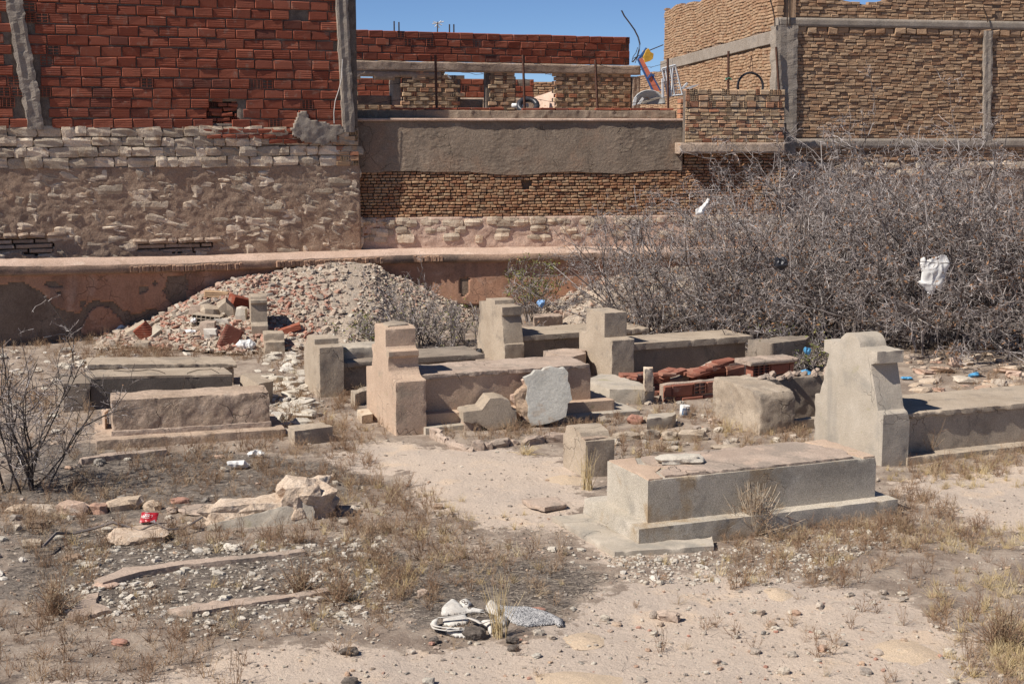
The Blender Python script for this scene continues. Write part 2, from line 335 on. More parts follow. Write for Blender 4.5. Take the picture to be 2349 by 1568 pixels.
# ---------------------------------------------------------------- facade frames and brick pieces
class Fr:
    """vertical plane through two places given by photo column and depth"""
    def __init__(s, xa, Da, xb, Db):
        a = atY(xa, 300, Da)[:2]; b = atY(xb, 300, Db)[:2]; s.set(a, b)
    def set(s, a, b):
        s.o = np.array(a); d = np.array(b) - s.o; s.len = np.hypot(*d); s.u = d / s.len; s.n = np.array([s.u[1], -s.u[0]]); return s
    def uz(s, x, y):
        d = ray(x, y); t = ((s.o - CAM[:2]) @ s.n) / (d[:2] @ s.n); p = CAM + d * t
        return float((p[:2] - s.o) @ s.u), float(p[2])
    def P(s, u, z, d):
        u = np.asarray(u, float); z = np.asarray(z, float); d = np.asarray(d, float) + 0 * u
        return np.stack([s.o[0] + s.u[0] * u + s.n[0] * d, s.o[1] + s.u[1] * u + s.n[1] * d, z + 0 * u], -1)
    def M(s, u, z, d, sx, sy, sz, rot=0.0, yaw=0.0):
        c, q = math.cos(rot), math.sin(rot); R = np.eye(4)
        ax = np.array([s.u[0], s.u[1], 0]); ay = np.array([-s.n[0], -s.n[1], 0]); az = np.array([0, 0, 1.0])
        if yaw: ax, ay = ax * math.cos(yaw) + ay * math.sin(yaw), ay * math.cos(yaw) - ax * math.sin(yaw)
        R[:3, 0] = (ax * c + az * q) * sx; R[:3, 1] = ay * sy; R[:3, 2] = (az * c - ax * q) * sz; R[:3, 3] = s.P(u, z, d); return R
class Bend(Fr):
    """the same along a bent line in plan"""
    def __init__(s, pts):
        s.pts = np.array(pts); seg = np.hypot(*np.diff(s.pts, axis=0).T); s.S = np.concatenate([[0], np.cumsum(seg)]); s.len = s.S[-1]
    def dirn(s, u):
        e = 0.5; a = np.stack([np.interp(u - e, s.S, s.pts[:, i]) for i in (0, 1)], -1); b = np.stack([np.interp(u + e, s.S, s.pts[:, i]) for i in (0, 1)], -1)
        d = b - a; return d / np.linalg.norm(d, axis=-1, keepdims=True)
    def P(s, u, z, d):
        u = np.asarray(u, float); p = np.stack([np.interp(u, s.S, s.pts[:, i]) for i in (0, 1)], -1); t = s.dirn(u); n = np.stack([t[..., 1], -t[..., 0]], -1)
        d = np.asarray(d, float) + 0 * u
        return np.concatenate([p + n * d[..., None], (np.asarray(z, float) + 0 * u)[..., None]], -1)
    def at(s, u):
        f = Fr.__new__(Fr); t = s.dirn(np.array(float(u))); p = s.P(np.array(float(u)), 0.0, 0.0)[:2]; f.o = p; f.u = t; f.n = np.array([t[1], -t[0]]); f.len = 0; return f
def panel(name, fr, u0, u1, z0, z1, res, depth, mat, parent=None, th=0.25, keep=None, ztop=None, zbot=None, smooth=True, resz=None):
    """solid wall piece with a displaced front face; keep(u,z) drops cells to make ragged edges and openings"""
    nu = max(2, int((u1 - u0) / res) + 1); nz = max(2, int((z1 - z0) / (resz or res)) + 1)
    U, T = np.meshgrid(np.linspace(u0, u1, nu), np.linspace(0, 1, nz))
    zt = ztop(U) if ztop else z1; zb = zbot(U) if zbot else z0
    Zc = zb + (zt - zb) * T; D = depth(U, Zc) if callable(depth) else np.full(U.shape, depth)
    Vf = fr.P(U, Zc, D).reshape(-1, 3); Vb = fr.P(U, Zc, np.full(U.shape, -th)).reshape(-1, 3); n = len(Vf); I = np.arange(n).reshape(nz, nu)
    C = np.ones((nz - 1, nu - 1), bool)
    if keep is not None:
        Uc = (U[:-1, :-1] + U[1:, 1:]) / 2; Zm = (Zc[:-1, :-1] + Zc[1:, 1:]) / 2; C = keep(Uc, Zm)
    q = np.stack([I[:-1, :-1], I[:-1, 1:], I[1:, 1:], I[1:, :-1]], -1)[C]
    Fs = [q, q[:, ::-1] + n]
    Cp = np.pad(C, 1)
    for (dz, du, a, b) in ((-1, 0, (0, 0), (0, 1)), (1, 0, (1, 1), (1, 0)), (0, -1, (1, 0), (0, 0)), (0, 1, (0, 1), (1, 1))):
        e = C & ~Cp[1 + dz:Cp.shape[0] - 1 + dz, 1 + du:Cp.shape[1] - 1 + du]; jz, ju = np.nonzero(e)
        A = I[jz + a[0], ju + a[1]]; B = I[jz + b[0], ju + b[1]]; Fs.append(np.stack([B, A, A + n, B + n], -1))
    V = np.concatenate([Vf, Vb]); Fa = np.concatenate(Fs); us, inv = np.unique(Fa, return_inverse=True)
    me = mesh_np(name, V[us], [inv.reshape(Fa.shape)], mat, smooth); o = link(name, me, parent)
    if smooth:
        me.polygons.foreach_set('use_smooth', np.arange(len(Fa)) < len(q))
    return o
def v_brick(seed, bev=.10, jit=.05):
    r = np.random.default_rng(seed); c = np.array([(-1, -1), (1, -1), (1, 1), (-1, 1)]) * .5
    back = [(x, .5, z) for x, z in c]; ring = [(x + r.uniform(-jit, jit) * .3, -.5 + .12, z + r.uniform(-jit, jit)) for x, z in c]
    fr_ = [(x * (1 - bev * .5) + r.uniform(-jit, jit) * .3, -.5 + r.uniform(-.05, .05), z * (1 - bev * 2) + r.uniform(-jit, jit)) for x, z in c]
    V = np.array(back + ring + fr_); F = [(8, 9, 10, 11)]
    for i in range(4): j = (i + 1) % 4; F += [(4 + i, 4 + j, 8 + j, 8 + i), (i, j, 4 + j, 4 + i)]
    return V, [np.array(F)]
def v_stone(seed, power=5.0, jit=.10, n=2):
    r = np.random.default_rng(seed); V = {}; F = []; L = []
    t = np.linspace(-1, 1, n + 1)
    for ax in range(3):
        for sg in (-1, 1):
            g = {}
            for i in range(n + 1):
                for j in range(n + 1):
                    p = [0, 0, 0]; p[ax] = sg; p[(ax + 1) % 3] = t[i]; p[(ax + 2) % 3] = t[j]; k = tuple(np.round(p, 3))
                    if k not in V: V[k] = len(L); L.append(p)
                    g[i, j] = V[k]
            for i in range(n):
                for j in range(n):
                    q = (g[i, j], g[i + 1, j], g[i + 1, j + 1], g[i, j + 1]); F.append(q if sg > 0 else q[::-1])
    P = np.array(L, float); P = P / (np.abs(P) ** power).sum(1, keepdims=True) ** (1 / power)
    P = P * (1 + r.uniform(-jit, jit, (len(P), 1))) + r.uniform(-jit, jit, P.shape) * .6
    return P * .5, [np.array(F)]
def v_holes(nx, nz, wall=.12, dep=.45):
    """end of a hollow brick: a grid of open cells"""
    wx = wall / nx * 1.2; wz = wall / nz * 1.6; V = []; F = []
    def quad(a, b, c, d): i = len(V); V.extend([a, b, c, d]); F.append((i, i + 1, i + 2, i + 3))
    y0 = -.5; y1 = -.5 + dep
    xs = [-.5]; zs = [-.5]
    cw = (1 - wx * (nx + 1)) / nx; ch = (1 - wz * (nz + 1)) / nz
    for i in range(nx): xs += [xs[-1] + wx, xs[-1] + wx + cw]
    xs.append(.5)
    for i in range(nz): zs += [zs[-1] + wz, zs[-1] + wz + ch]
    zs.append(.5)
    for i in range(len(xs) - 1):
        for j in range(len(zs) - 1):
            a, b, c, d = xs[i], xs[i + 1], zs[j], zs[j + 1]
            if i % 2 and j % 2:
                quad((a, y1, c), (b, y1, c), (b, y1, d), (a, y1, d)); quad((a, y0, c), (b, y0, c), (b, y1, c), (a, y1, c)); quad((a, y1, d), (b, y1, d), (b, y0, d), (a, y0, d))
                quad((a, y0, c), (a, y1, c), (a, y1, d), (a, y0, d)); quad((b, y1, c), (b, y0, c), (b, y0, d), (b, y1, d))
            else: quad((a, y0, c), (b, y0, c), (b, y0, d), (a, y0, d))
    for sx in (-.5, .5): quad((sx, y0, -.5), (sx, .5, -.5), (sx, .5, .5), (sx, y0, .5))
    for sz in (-.5, .5): quad((-.5, y0, sz), (.5, y0, sz), (.5, .5, sz), (-.5, .5, sz))
    return np.array(V), [np.array(F)]
VB = [v_brick(i) for i in range(6)]; VS = [v_stone(20 + i, 5.0, .10) for i in range(8)]; VR = [v_brick(40 + i, .16, .12) for i in range(8)]; VT = [v_brick(60 + i, .09, .07) for i in range(8)]
VH = {(2, 3): v_holes(2, 3), (3, 4): v_holes(3, 4), (4, 2): v_holes(4, 2), (2, 2): v_holes(2, 2), (6, 3): v_holes(6, 3)}
_mc = {}
def shared(name, V, Fs, mat, smooth=False):
    k = (id(V), mat.name)
    if k not in _mc: _mc[k] = mesh_np(name, V, Fs, mat, smooth)
    return _mc[k]
def pieces(parent, name, items, mat, cap=300, stuff=None, smooth=False, M0=None):
    """items: (variant, 4x4). The largest in view become parts of their own, the rest one joined part"""
    inv = np.linalg.inv(M0) if M0 is not None else None
    P = np.array([m[:3, 3] for _, m in items]); x, y = proj(P)[0], proj(P)[1]
    vis = (x > -10) & (x < 2359) & (y > -10) & (y < 1578)
    size = np.array([abs(np.linalg.norm(m[:3, 0]) * np.linalg.norm(m[:3, 2])) / (p[1] ** 2) for (_, m), p in zip(items, P)])
    order = np.argsort(-(size + vis * 10)); first = [i for i in order[:cap] if vis[i]]; fs = set(first)
    for i in first:
        (V, Fs), m = items[i]; o = link(name, shared(name, V, Fs, mat, smooth), parent); o.matrix_basis = Matrix((inv @ m if inv is not None else m).tolist())
    rest = [i for i in range(len(items)) if i not in fs]
    if rest:
        mb = MB(); by = {}
        for i in rest: by.setdefault(id(items[i][0][0]), []).append(i)
        for k, L in by.items():
            V, Fs = items[L[0]][0]; mb.many(V, Fs, [(inv @ items[i][1] if inv is not None else items[i][1]) for i in L], RN.random(len(L)))
        o = mb.obj(stuff or name + 's', mat, parent, smooth); o['kind'] = 'stuff'
def courses(fr, u0, u1, z0, z1, ch, bl, bd=.12, d=.0, gap=.012, jit=.012, skip=None, ends=None, variants=None, lvar=.12, rot=.006, endw=.5, tilt=None, half=True, djit=.008):
    """bricks laid in courses; ends(u,z)->hollow variant or None; skip(u,z)->True leaves one out"""
    out = []; r = 0; z = z0
    while z + ch * .5 < z1:
        u = u0 - (bl * .5 if (r % 2 and half) else 0) - random.random() * bl * (.1 if half else .9)
        while u < u1:
            L = bl * (1 + random.uniform(-lvar, lvar)); c = u + L / 2; zc = z + ch / 2; hv = ends(c, zc) if ends else None
            if hv is not None: L = ch * endw * 2; c = u + L / 2
            lo, hi = max(u, u0), min(u + L, u1)
            if hi - lo > .04 and not (skip and skip((lo + hi) / 2, zc)):
                w = hi - lo - gap; h = ch - gap
                zz = zc + random.uniform(-jit, jit) * .4 + (tilt(c) if tilt else 0)
                out.append((hv or random.choice(variants or VB), fr.M((lo + hi) / 2, zz, d - bd / 2 + random.uniform(-djit, djit), w, bd, h * (1 + random.uniform(-.04, .03)), random.gauss(0, rot), random.gauss(0, rot * 2))))
            u += L
        z += ch; r += 1
    return out
def rough(fr, amp, sc, seed, ridge=0.0, aniso=1.0):
    def f(U, Zz):
        a = fb2(U, Zz * aniso, sc, 5, seed); b = 1 - np.abs(fb2(U, Zz * aniso, sc * 1.6, 3, seed + 8)) * 2.2
        return amp * a + ridge * np.clip(b, 0, 1) ** 4
    return f
# ---------------------------------------------------------------- boundary wall of the graveyard
BW = [(-420,19.3,638),(-250,19.8,634),(0,20.5,630),(430,22.0,621),(722,23.1,609),(954,23.9,600),(1297,24.3,596),(1800,24.9,594),(3200,26.4,588)]
bpts = [atY(x, y, D) for x, D, y in BW]; bend = Bend([p[:2] for p in bpts]); bz = lambda u: np.interp(u, bend.S, [p[2] for p in bpts])
bu = lambda x: float(np.interp(x, [b[0] for b in BW], bend.S))
VSQ = [v_stone(220 + i, 9.0, .075, 3) for i in range(10)]
T = thing('boundary_wall', 'long low pinkish plastered wall with rounded coping behind the graves', 'wall', tuple(bpts[0][:2]) + (0,))
def par(o, T):      # keep world placement under a thing's empty
    o.parent = T; o.matrix_basis = T.matrix_basis.inverted() @ o.matrix_basis; return o
TW = lambda T: np.array(Matrix.Translation(T.location) @ T.rotation_euler.to_matrix().to_4x4())
def padd(T, o): o.parent = T; o.matrix_parent_inverse = Matrix(TW(T).tolist()).inverted(); return o
padd(T, panel('masonry', bend, 0, bend.len, -.1, 1, .06, rough(bend, .008, 2.0, 1.0, .006), MAT['undercoat'], None, .42, ztop=lambda U: bz(U) + .02, resz=.05))
PEEL = [[Z4(*p) for p in poly] for poly in (
    [(-900,250),(0,262),(150,258),(240,300),(280,345),(330,385),(380,412),(470,432),(545,378),(680,382),(730,430),(800,445),(880,425),(1000,428),(1060,470),(1060,700),(-900,700)],
    [(1010,225),(1120,200),(1130,260),(1118,300),(1120,400),(1090,430),(1010,420),(1035,380),(990,300)],
    [(830,285),(880,270),(895,300),(870,320),(840,312)], [(258,250),(330,245),(385,272),(330,280),(270,272)], [(915,240),(945,245),(940,280),(920,278)], [(330,320),(385,290),(370,312)])]
KEEPP = [Z4(*p) for p in [(500,470),(545,420),(600,400),(650,420),(690,440),(740,500),(790,520),(700,560),(560,575),(470,560)]]
def peelmask(U, Zz):
    P = bend.P(U, Zz, 0 * U).reshape(-1, 3); x, y = proj(P); s = U.ravel(); z = Zz.ravel()
    x = x + 14 * fb2(s, z, 5, 4, 3.0); y = y + 12 * fb2(s, z, 5, 4, 13.0)
    m = sum(inpoly(x, y, p) for p in PEEL) > 0; m &= ~inpoly(x, y, KEEPP)
    m |= (fb2(s, z, 1.7, 5, 33.0) > .42); m |= (z < .16 + .12 * fb2(s, z, 1.5, 4, 43.0)) & (s > bu(500))
    return ~m.reshape(U.shape)
padd(T, panel('plaster', bend, 0, bend.len, -.05, 1, .03, lambda U, Z_: .016 + .004 * fb2(U, Z_, 3, 4, 7.0), MAT['boundary_plaster'], None, -.004, keep=peelmask, ztop=lambda U: bz(U) + .015))
# coping: a lip of bricks on edge, then a rounded mortar top
prof = [(.10,.0),(.115,.03),(.112,.10),(.09,.125),(.03,.165),(-.07,.20),(-.20,.215),(-.34,.20),(-.46,.17),(-.65,.15),(-1.0,.14),(-1.0,-.1),(.02,-.02)]
us = np.arange(0, bend.len, .05); PR = np.array(prof); n = len(prof); Vv = []
base = bz(us)
for k, (d, z) in enumerate(prof):
    nz_ = .016 * fb2(us, us * 0 + k * .35, 2.2, 4, 5.0) + .008 * fb2(us, us * 0 + k * .8, 9, 3, 6.0)
    Vv.append(bend.P(us, base + z + nz_ * (1 if 0 < k < 11 else 0), d + (nz_ * .9 if k < 4 else 0)))
Vv = np.stack(Vv, 1).reshape(-1, 3); m = len(us); I = np.arange(m * n).reshape(m, n)
top = np.concatenate([np.stack([I[:-1, k], I[1:, k], I[1:, k + 1], I[:-1, k + 1]], -1) for k in range(3, n - 1)]); 
lip = np.concatenate([np.stack([I[:-1, k], I[1:, k], I[1:, (k + 1) % n], I[:-1, (k + 1) % n]], -1) for k in (12, 0, 1, 2)])
padd(T, link('coping', mesh_np('coping', Vv, [top], MAT['coping'], True))); padd(T, link('coping_lip', mesh_np('coping_lip', Vv, [lip], MAT['coping_lip'], True)))
it = []; u = bu(290)
while u < bu(1010):
    w = random.uniform(.05, .075); f = bend.at(u)
    if fb2(np.array([u]), np.array([0.]), .9, 3, 2.2)[0] > -.22:
        it.append((random.choice(VB), f.M(0, float(bz(u)) + .055 + random.uniform(-.008, .008), .075 + random.uniform(-.012, .012), w - .012, .12, random.uniform(.085, .11), random.gauss(0, .03))))
    u += w
MAT['lip_brick'] = wmat('lip_brick', (.42,.26,.17), (.34,.21,.14), 6, 60, .25, [((.50,.36,.26), 8, .55, .66, .6)], .01, 40, var=.15)
pieces(T, 'brick', it, MAT['lip_brick'], 300, M0=TW(T))

# ---------------------------------------------------------------- house on the left: red hollow brick on whitish stone
fA = Fr(0, 22.2, 815, 24.35); uA = fA.uz
A0 = uA(-330, 300)[0]; A1 = uA(826, 400)[0]; zb0 = uA(400, 300)[1]; zs1 = uA(400, 295)[1]; zs0 = uA(400, 384)[1]
T = thing('red_brick_house', 'unfinished red hollow brick house on a whitish stone base, left of the picture', 'house', tuple(fA.P(np.array(A0), np.array(0.), np.array(0.))))
M0 = TW(T)
# rendered lower masonry with stones showing through
zl0 = uA(400, 592)[1] - .35
HOLES = [[Z1(*p) for p in poly] for poly in ([(-700,1440),(150,1438),(300,1445),(328,1470),(326,1530),(-700,1530)], [(800,1470),(850,1455),(1285,1450),(1290,1490),(1230,1525),(820,1515)])]
HU = [[uA(*p) for p in poly] for poly in HOLES]
def keepA(U, Zz):
    U2 = U + .05 * fb2(U, Zz, 6, 3, 2.0); Z2_ = Zz + .05 * fb2(U, Zz, 6, 3, 9.0); return ~(sum(inpoly(U2, Z2_, h) for h in HU) > 0)
mud = rough(fA, .015, 3.2, 5.0, .010, 1.6)
padd(T, panel('rendered_wall', fA, A0, A1, zl0, zs0 + .02, .028, lambda U, Z_: mud(U, Z_) - .01, MAT['mud_mortar'], None, .12, keep=keepA))
padd(T, panel('core_wall', fA, A0, A1, zl0, zb0 + 3.2, .5, -.16, MAT['joint'], None, .5))
it = []
VLF = [v_stone(260 + i, 8.0, .13, 3) for i in range(10)]
for k in range(330):
    u = random.uniform(A0, A1 - .1); z = random.uniform(zl0 + .3, zs0 - .06); 
    if sum(inpoly(np.array([u]), np.array([z]), h)[0] for h in HU): continue
    w = random.uniform(.14, .44); h = random.uniform(.09, .2)
    it.append((random.choice(VLF), fA.M(u, z, -.108 + random.uniform(-.008, .008), w, .2, h, random.gauss(0, .12), random.gauss(0, .05))))
for zz in np.arange(zl0 + .25, zs0, .24):   # quoins at the corner
    it.append((random.choice(VS), fA.M(A1 - .16 + random.uniform(-.04, .04), zz, -.155, random.uniform(.2, .46), .3, random.uniform(.2, .25), random.gauss(0, .04))))
pieces(T, 'stone', it, MAT['limestone'], 300, 'stones', M0=M0)
# open stone courses
it = []; z = zs0
padd(T, panel('stone_bedding', fA, A0, A1, zs0 - .02, zs1 + .02, .05, lambda U, Z_: -.055 + mud(U, Z_) * .6, MAT['mud_mortar'], None, .3))
for ch in (.175, .165, .15, .17):
    u = A0 - random.random() * .3
    while u < A1 - .25:
        w = random.uniform(.16, .46); h = ch * random.uniform(.82, 1.02)
        it.append((random.choice(VSQ), fA.M(u + w / 2, z + ch / 2 + random.uniform(-.01, .01), -.10 + random.uniform(-.02, .02), w + .012, .24, h + .012, random.gauss(0, .03), random.gauss(0, .04))))
        u += w
    z += ch
while z < zs1 - .02:
    u = A0
    while u < uA(520, 300)[0]:
        w = random.uniform(.12, .35)
        if random.random() < .8: it.append((random.choice(VS), fA.M(u + w / 2, z + .035, -.08, w - .015, .2, random.uniform(.04, .07), random.gauss(0, .05))))
        u += w
    z += .07
pieces(T, 'stone_block', it, MAT['limestone'], 300, M0=M0)
# red hollow bricks
lp = [uA(35, 20), uA(82, 290)]; rp = [uA(783, 10), uA(798, 285)]
pu = lambda P, z: P[0][0] + (P[1][0] - P[0][0]) * (P[0][1] - z) / (P[0][1] - P[1][1])
pw = .14
HOLE_AT = [uA(*Z1(*p)) for p in [(240,98),(318,295),(245,350),(215,418),(265,550),(275,675),(95,268),(45,475),(10,540),(90,585),(108,410),(1580,520),(1885,640),(1640,750),(2010,18),(1250,835),(160,30)]]
def endsA(u, z):
    for (a, b) in HOLE_AT:
        if abs(u - a) < .16 and abs(z - b) < .081: return VH[(2, 3)] if random.random() < .6 else VH[(3, 4)]
    return VH[(2, 3)] if random.random() < .012 else None
BRK = [uA(*Z1(*p)) for p in [(1225,615),(1440,600),(1440,750),(1225,760)]]
SMALL = [uA(*Z1(*p)) for p in [(1200,770),(1830,770),(2030,790),(2030,870),(1800,870),(1500,845),(1240,840)]]
def skipA(u, z):
    if abs(u - pu(lp, z)) < pw or (u > pu(rp, z) - .05): return True
    return bool(inpoly(np.array([u]), np.array([z]), BRK)[0]) or random.random() < .006
it = courses(fA, A0, A1 - .02, zs1, zb0 + 3.0, .1605, .308, .15, .0, .013, .012, skipA, endsA, VB, .07, .006, .62, djit=.007)
# patched part: smaller broken pieces
b0 = min(p[0] for p in BRK); b1 = max(p[0] for p in BRK); c0 = min(p[1] for p in BRK); c1 = max(p[1] for p in BRK)
it += courses(fA, b0, b1, c0, c1, .075, .22, .15, -.03, .014, .02, lambda u, z: random.random() < .15, lambda u, z: VH[(3, 4)] if random.random() < .35 else None, VR, .3, .05, .9)
pieces(T, 'brick', it, MAT['red_hollow'], 300, 'bricks', M0=M0)
s0 = min(p[0] for p in SMALL); s1 = max(p[0] for p in SMALL)
it = courses(fA, s0, s1, uA(*Z1(1500, 868))[1], zs1 + .01, .085, .24, .12, .035, .012, .012, lambda u, z: not inpoly(np.array([u]), np.array([z]), SMALL)[0] and random.random() < .9, lambda u, z: VH[(3, 4)] if random.random() < .08 else None, VR, .2, .012)
pieces(T, 'patch_brick', it, MAT['red_hollow'], 300, M0=M0)
it = courses(fA, A1 - .42, A1 - .02, uA(*Z1(2100, 1000))[1], uA(*Z1(2100, 790))[1], .085, .22, .14, .02, .012, .01, None, lambda u, z: VH[(3, 4)] if u > A1 - .25 and random.random() < .5 else None, VB, .2, .012, .9)
pieces(T, 'patch_brick', it, MAT['tan_hollow'] , 300, M0=M0)
padd(T, panel('mortar_backing', fA, A0, A1 - .02, zs1 + .01, zb0 + 3.1, .07, lambda U, Z_: -.026 + .016 * fb2(U, Z_, 7, 3, 4.0), MAT['joint'], None, .15, keep=lambda U, Z_: ~(inpoly(U, Z_, BRK))))
def column(name, fr, P, zlo, zhi, w, d, mat, T, bulge=.018, seed=0.0, proud=.03):
    zs = np.arange(zlo, zhi, .04); V = []
    c = [(-1, 1), (-.6, 1.06), (0, 1.0), (.6, 1.06), (1, 1), (1, 0), (1, -1), (-1, -1), (-1, 0)]
    for z in zs:
        u = pu(P, z)
        for k, (a, b) in enumerate(c):
            j = bulge * float(fbm(np.array([[z * 9 + seed, k * 1.7, seed]]), 3)[0])
            V.append(fr.P(np.array(u + a * w / 2 + j * (abs(a) > .9)), np.array(z), np.array(proud - d / 2 + b * d / 2 + j * .6)))
    n = len(c); F = [(i * n + k, i * n + (k + 1) % n, (i + 1) * n + (k + 1) % n, (i + 1) * n + k) for i in range(len(zs) - 1) for k in range(n)]
    me = mesh_np(name, np.array(V), [F, [list(range(n))[::-1], [(len(zs) - 1) * n + k for k in range(n)]]], mat, False); return padd(T, link(name, me))
column('concrete_column', fA, lp, zs1 - .02, zb0 + 3.1, .25, .3, MAT['pillar'], T, .035, 1.0)
column('concrete_column', fA, rp, zs1 - .06, zb0 + 3.1, .2, .32, MAT['pillar'], T, .02, 5.0, .05)
# smear of grey cement near the right column
SMEAR = [uA(*Z1(*p)) for p in [(1790,680),(1850,670),(1860,720),(1960,740),(2060,760),(2080,800),(2020,830),(2030,860),(1900,880),(1830,860),(1750,790)]]
def keepS(U, Z_): return inpoly(U + .05 * fb2(U, Z_, 9, 3, 1.0), Z_ + .05 * fb2(U, Z_, 9, 3, 4.0), SMEAR)
padd(T, panel('cement_smear', fA, min(p[0] for p in SMEAR) - .1, max(p[0] for p in SMEAR) + .1, min(p[1] for p in SMEAR) - .1, max(p[1] for p in SMEAR) + .1, .025, lambda U, Z_: .055 + .03 * fb2(U, Z_, 6, 4, 2.0), MAT['pillar'], None, .02, keep=keepS))
mb = MB(); P = [fA.P(np.array(uA(*Z1(*p))[0]), np.array(uA(*Z1(*p))[1]), np.array(.1)) for p in [(2056,360),(2050,470),(2035,540),(2012,610),(2004,680),(2006,745)]]
tube(mb, P, .007, 5); padd(T, mb.obj('cable', plain('pale_cable', (.55,.52,.48))))
# planks and slabs of the two low openings
it = []
for h in HU:
    a0 = max(min(p[0] for p in h), A0); a1 = max(p[0] for p in h); y0 = min(p[1] for p in h); y1 = max(p[1] for p in h); z = y0 + .02
    while z < y1 - .05:
        u = a0 + .05
        while u < a1 - .15:
            w = random.uniform(.3, .7); w = min(w, a1 - u - .02); it.append((random.choice(VB), fA.M(u + w / 2, z + .035, -.12 + random.uniform(-.03, .03), w - .02, .2, .06, random.gauss(0, .02)))); u += w
        z += .075
    u = a0
    while u < a1: w = random.uniform(.15, .35); it.append((random.choice(VS), fA.M(u + w / 2, y1 - .0, -.06, w, .22, .09, random.gauss(0, .08)))); u += w
pieces(T, 'infill_slab', it, MAT['tan_render'], 300, M0=M0)

# ---------------------------------------------------------------- terrace house in the middle
fB = Fr(815, 24.62, 1565, 25.5); uB = fB.uz
T = thing('terrace_house', 'rough rendered terrace wall over small bricks and stone, middle of the background', 'house', tuple(fB.P(np.array(0.), np.array(0.), np.array(0.)))); M0 = TW(T)
B0 = uB(790, 400)[0]; B1 = uB(1566, 300)[0]; B2 = uB(1806, 380)[0]; B3 = uB(2800, 400)[0]
zp1 = uB(1200, 279)[1]; zp0 = uB(1200, 396)[1]; zst = uB(1200, 496)[1]; zbt = .45
padd(T, panel('core_wall', fB, B0, B3, zbt, zst + .01, .5, -.10, MAT['mud_mortar'], None, .5))
padd(T, panel('core_wall', fB, B0, B2, zst + .02, zp1 - .02, .5, -.10, MAT['tan_joint'], None, .45))
trowel = rough(fB, .010, 1.6, 11.0, .0, 1.3); _t2 = (lambda U, Z_: .002 * fb2(U, Z_, 9, 4, 15.) + .006 * np.clip(1 - np.abs(fb2(U, Z_ * .8, 6.5, 4, 23.)) * 5, 0, 1) ** 2 + .004 * fb2(U, Z_ * 1.8, 14, 3, 51.)); tr2 = lambda U, Z_: _t2(U, Z_) * np.clip(fb2(U, Z_, 1.4, 3, 77.) * 3 + .55, .05, 1)
zlow = lambda U: zp0 + .10 * fb2(U, U * 0, 1.1, 4, 6.0) + np.where(U < uB(885, 400)[0], .0, 0)
padd(T, panel('rough_render', fB, B0, B1, 0, zp1, .026, lambda U, Z_: .03 + trowel(U, Z_) + tr2(U, Z_), MAT['gray_mortar'], None, .1, zbot=zlow))
it = courses(fB, B0, B2, zst, zp0 + .14, .0525, .105, .11, .012, .012, .006, lambda u, z: (abs(u - uB(1208, 423)[0]) < .075 and abs(z - uB(1208, 423)[1]) < .06), None, VR, .28, .02, half=False, djit=.012)
it += courses(fB, B0, uB(885, 520)[0], uB(850, 540)[1], zst, .0525, .105, .11, .012, .012, .006, lambda u, z: random.random() < .1, None, VR, .28, .02, half=False)
it += courses(fB, B1 + .03, B2, zp0 + .14, uB(1650, 352)[1], .0525, .13, .11, .012, .012, .006, None, None, VR, .28, .02, half=False)
pieces(T, 'brick', it, MAT['small_brick'], 300, 'bricks', M0=M0)
it = []; z = zbt
mudb = rough(fB, .03, 3.0, 25.0, .02)
padd(T, panel('stone_base', fB, B0, B3, zbt, zst, .035, lambda U, Z_: .005 + mudb(U, Z_), MAT['coping'], None, .1))
for k in range(150):
    u = random.uniform(B0, B2 + 1); z = random.choice([zst - .09, zst - .09, zst - .24, zst - .36]) + random.uniform(-.03, .03); w = random.uniform(.13, .34)
    it.append((random.choice(VS), fB.M(u, z, -.06 + random.uniform(-.01, .02), w, .2, random.uniform(.09, .17), random.gauss(0, .06))))
pieces(T, 'stone', it, MAT['limestone'], 300, M0=M0)
# ledge and set back parapet
zl = zp1; zq = uB(1200, 246)[1]
padd(T, panel('ledge', fB, B0, B1 + .05, zl + .005, zl + .055, .04, lambda U, Z_: .07 + .025 * fb2(U, Z_ * 3, 4, 4, 3.0), MAT['coping'], None, 1.0))
par2 = lambda U, Z_: .012 * fb2(U, Z_, 2, 4, 31.) + .02 * np.clip(1 - np.abs(fb2(U, Z_, 3.2, 3, 39.)) * 4, 0, 1) ** 2
padd(T, panel('parapet', fB, B0, B1 - .03, zl + .05, zq, .026, lambda U, Z_: -.34 + par2(U, Z_), MAT['gray_mortar'], None, .56, ztop=lambda U: zq - .05 + .02 * fb2(U, U * 0, 3, 3, 1.0)))
it = courses(fB, B0 + .9, B1 - .06, zq - .05, zq - .005, .05, .28, .14, -.37, .012, .008, lambda u, z: random.random() < .15, None, VB, .2, .01)
pieces(T, 'coping_brick', it, MAT['red_hollow'], 300, M0=M0)
# pier at the right end, hollow brick
it = courses(fB, B1 - .06, B1 + .10, uB(1565, 330)[1], uB(1560, 222)[1], .088, .2, .2, .02, .012, .008, None, lambda u, z: VH[(2, 3)] if random.random() < .5 else None, VB, .05, .006, 1.0)
pieces(T, 'pier_brick', it, MAT['tan_hollow'], 300, M0=M0)
padd(T, panel('pier_core', fB, B1 - .05, B1 + .09, uB(1565, 330)[1], uB(1560, 224)[1], .5, -.02, MAT['joint'], None, .18))

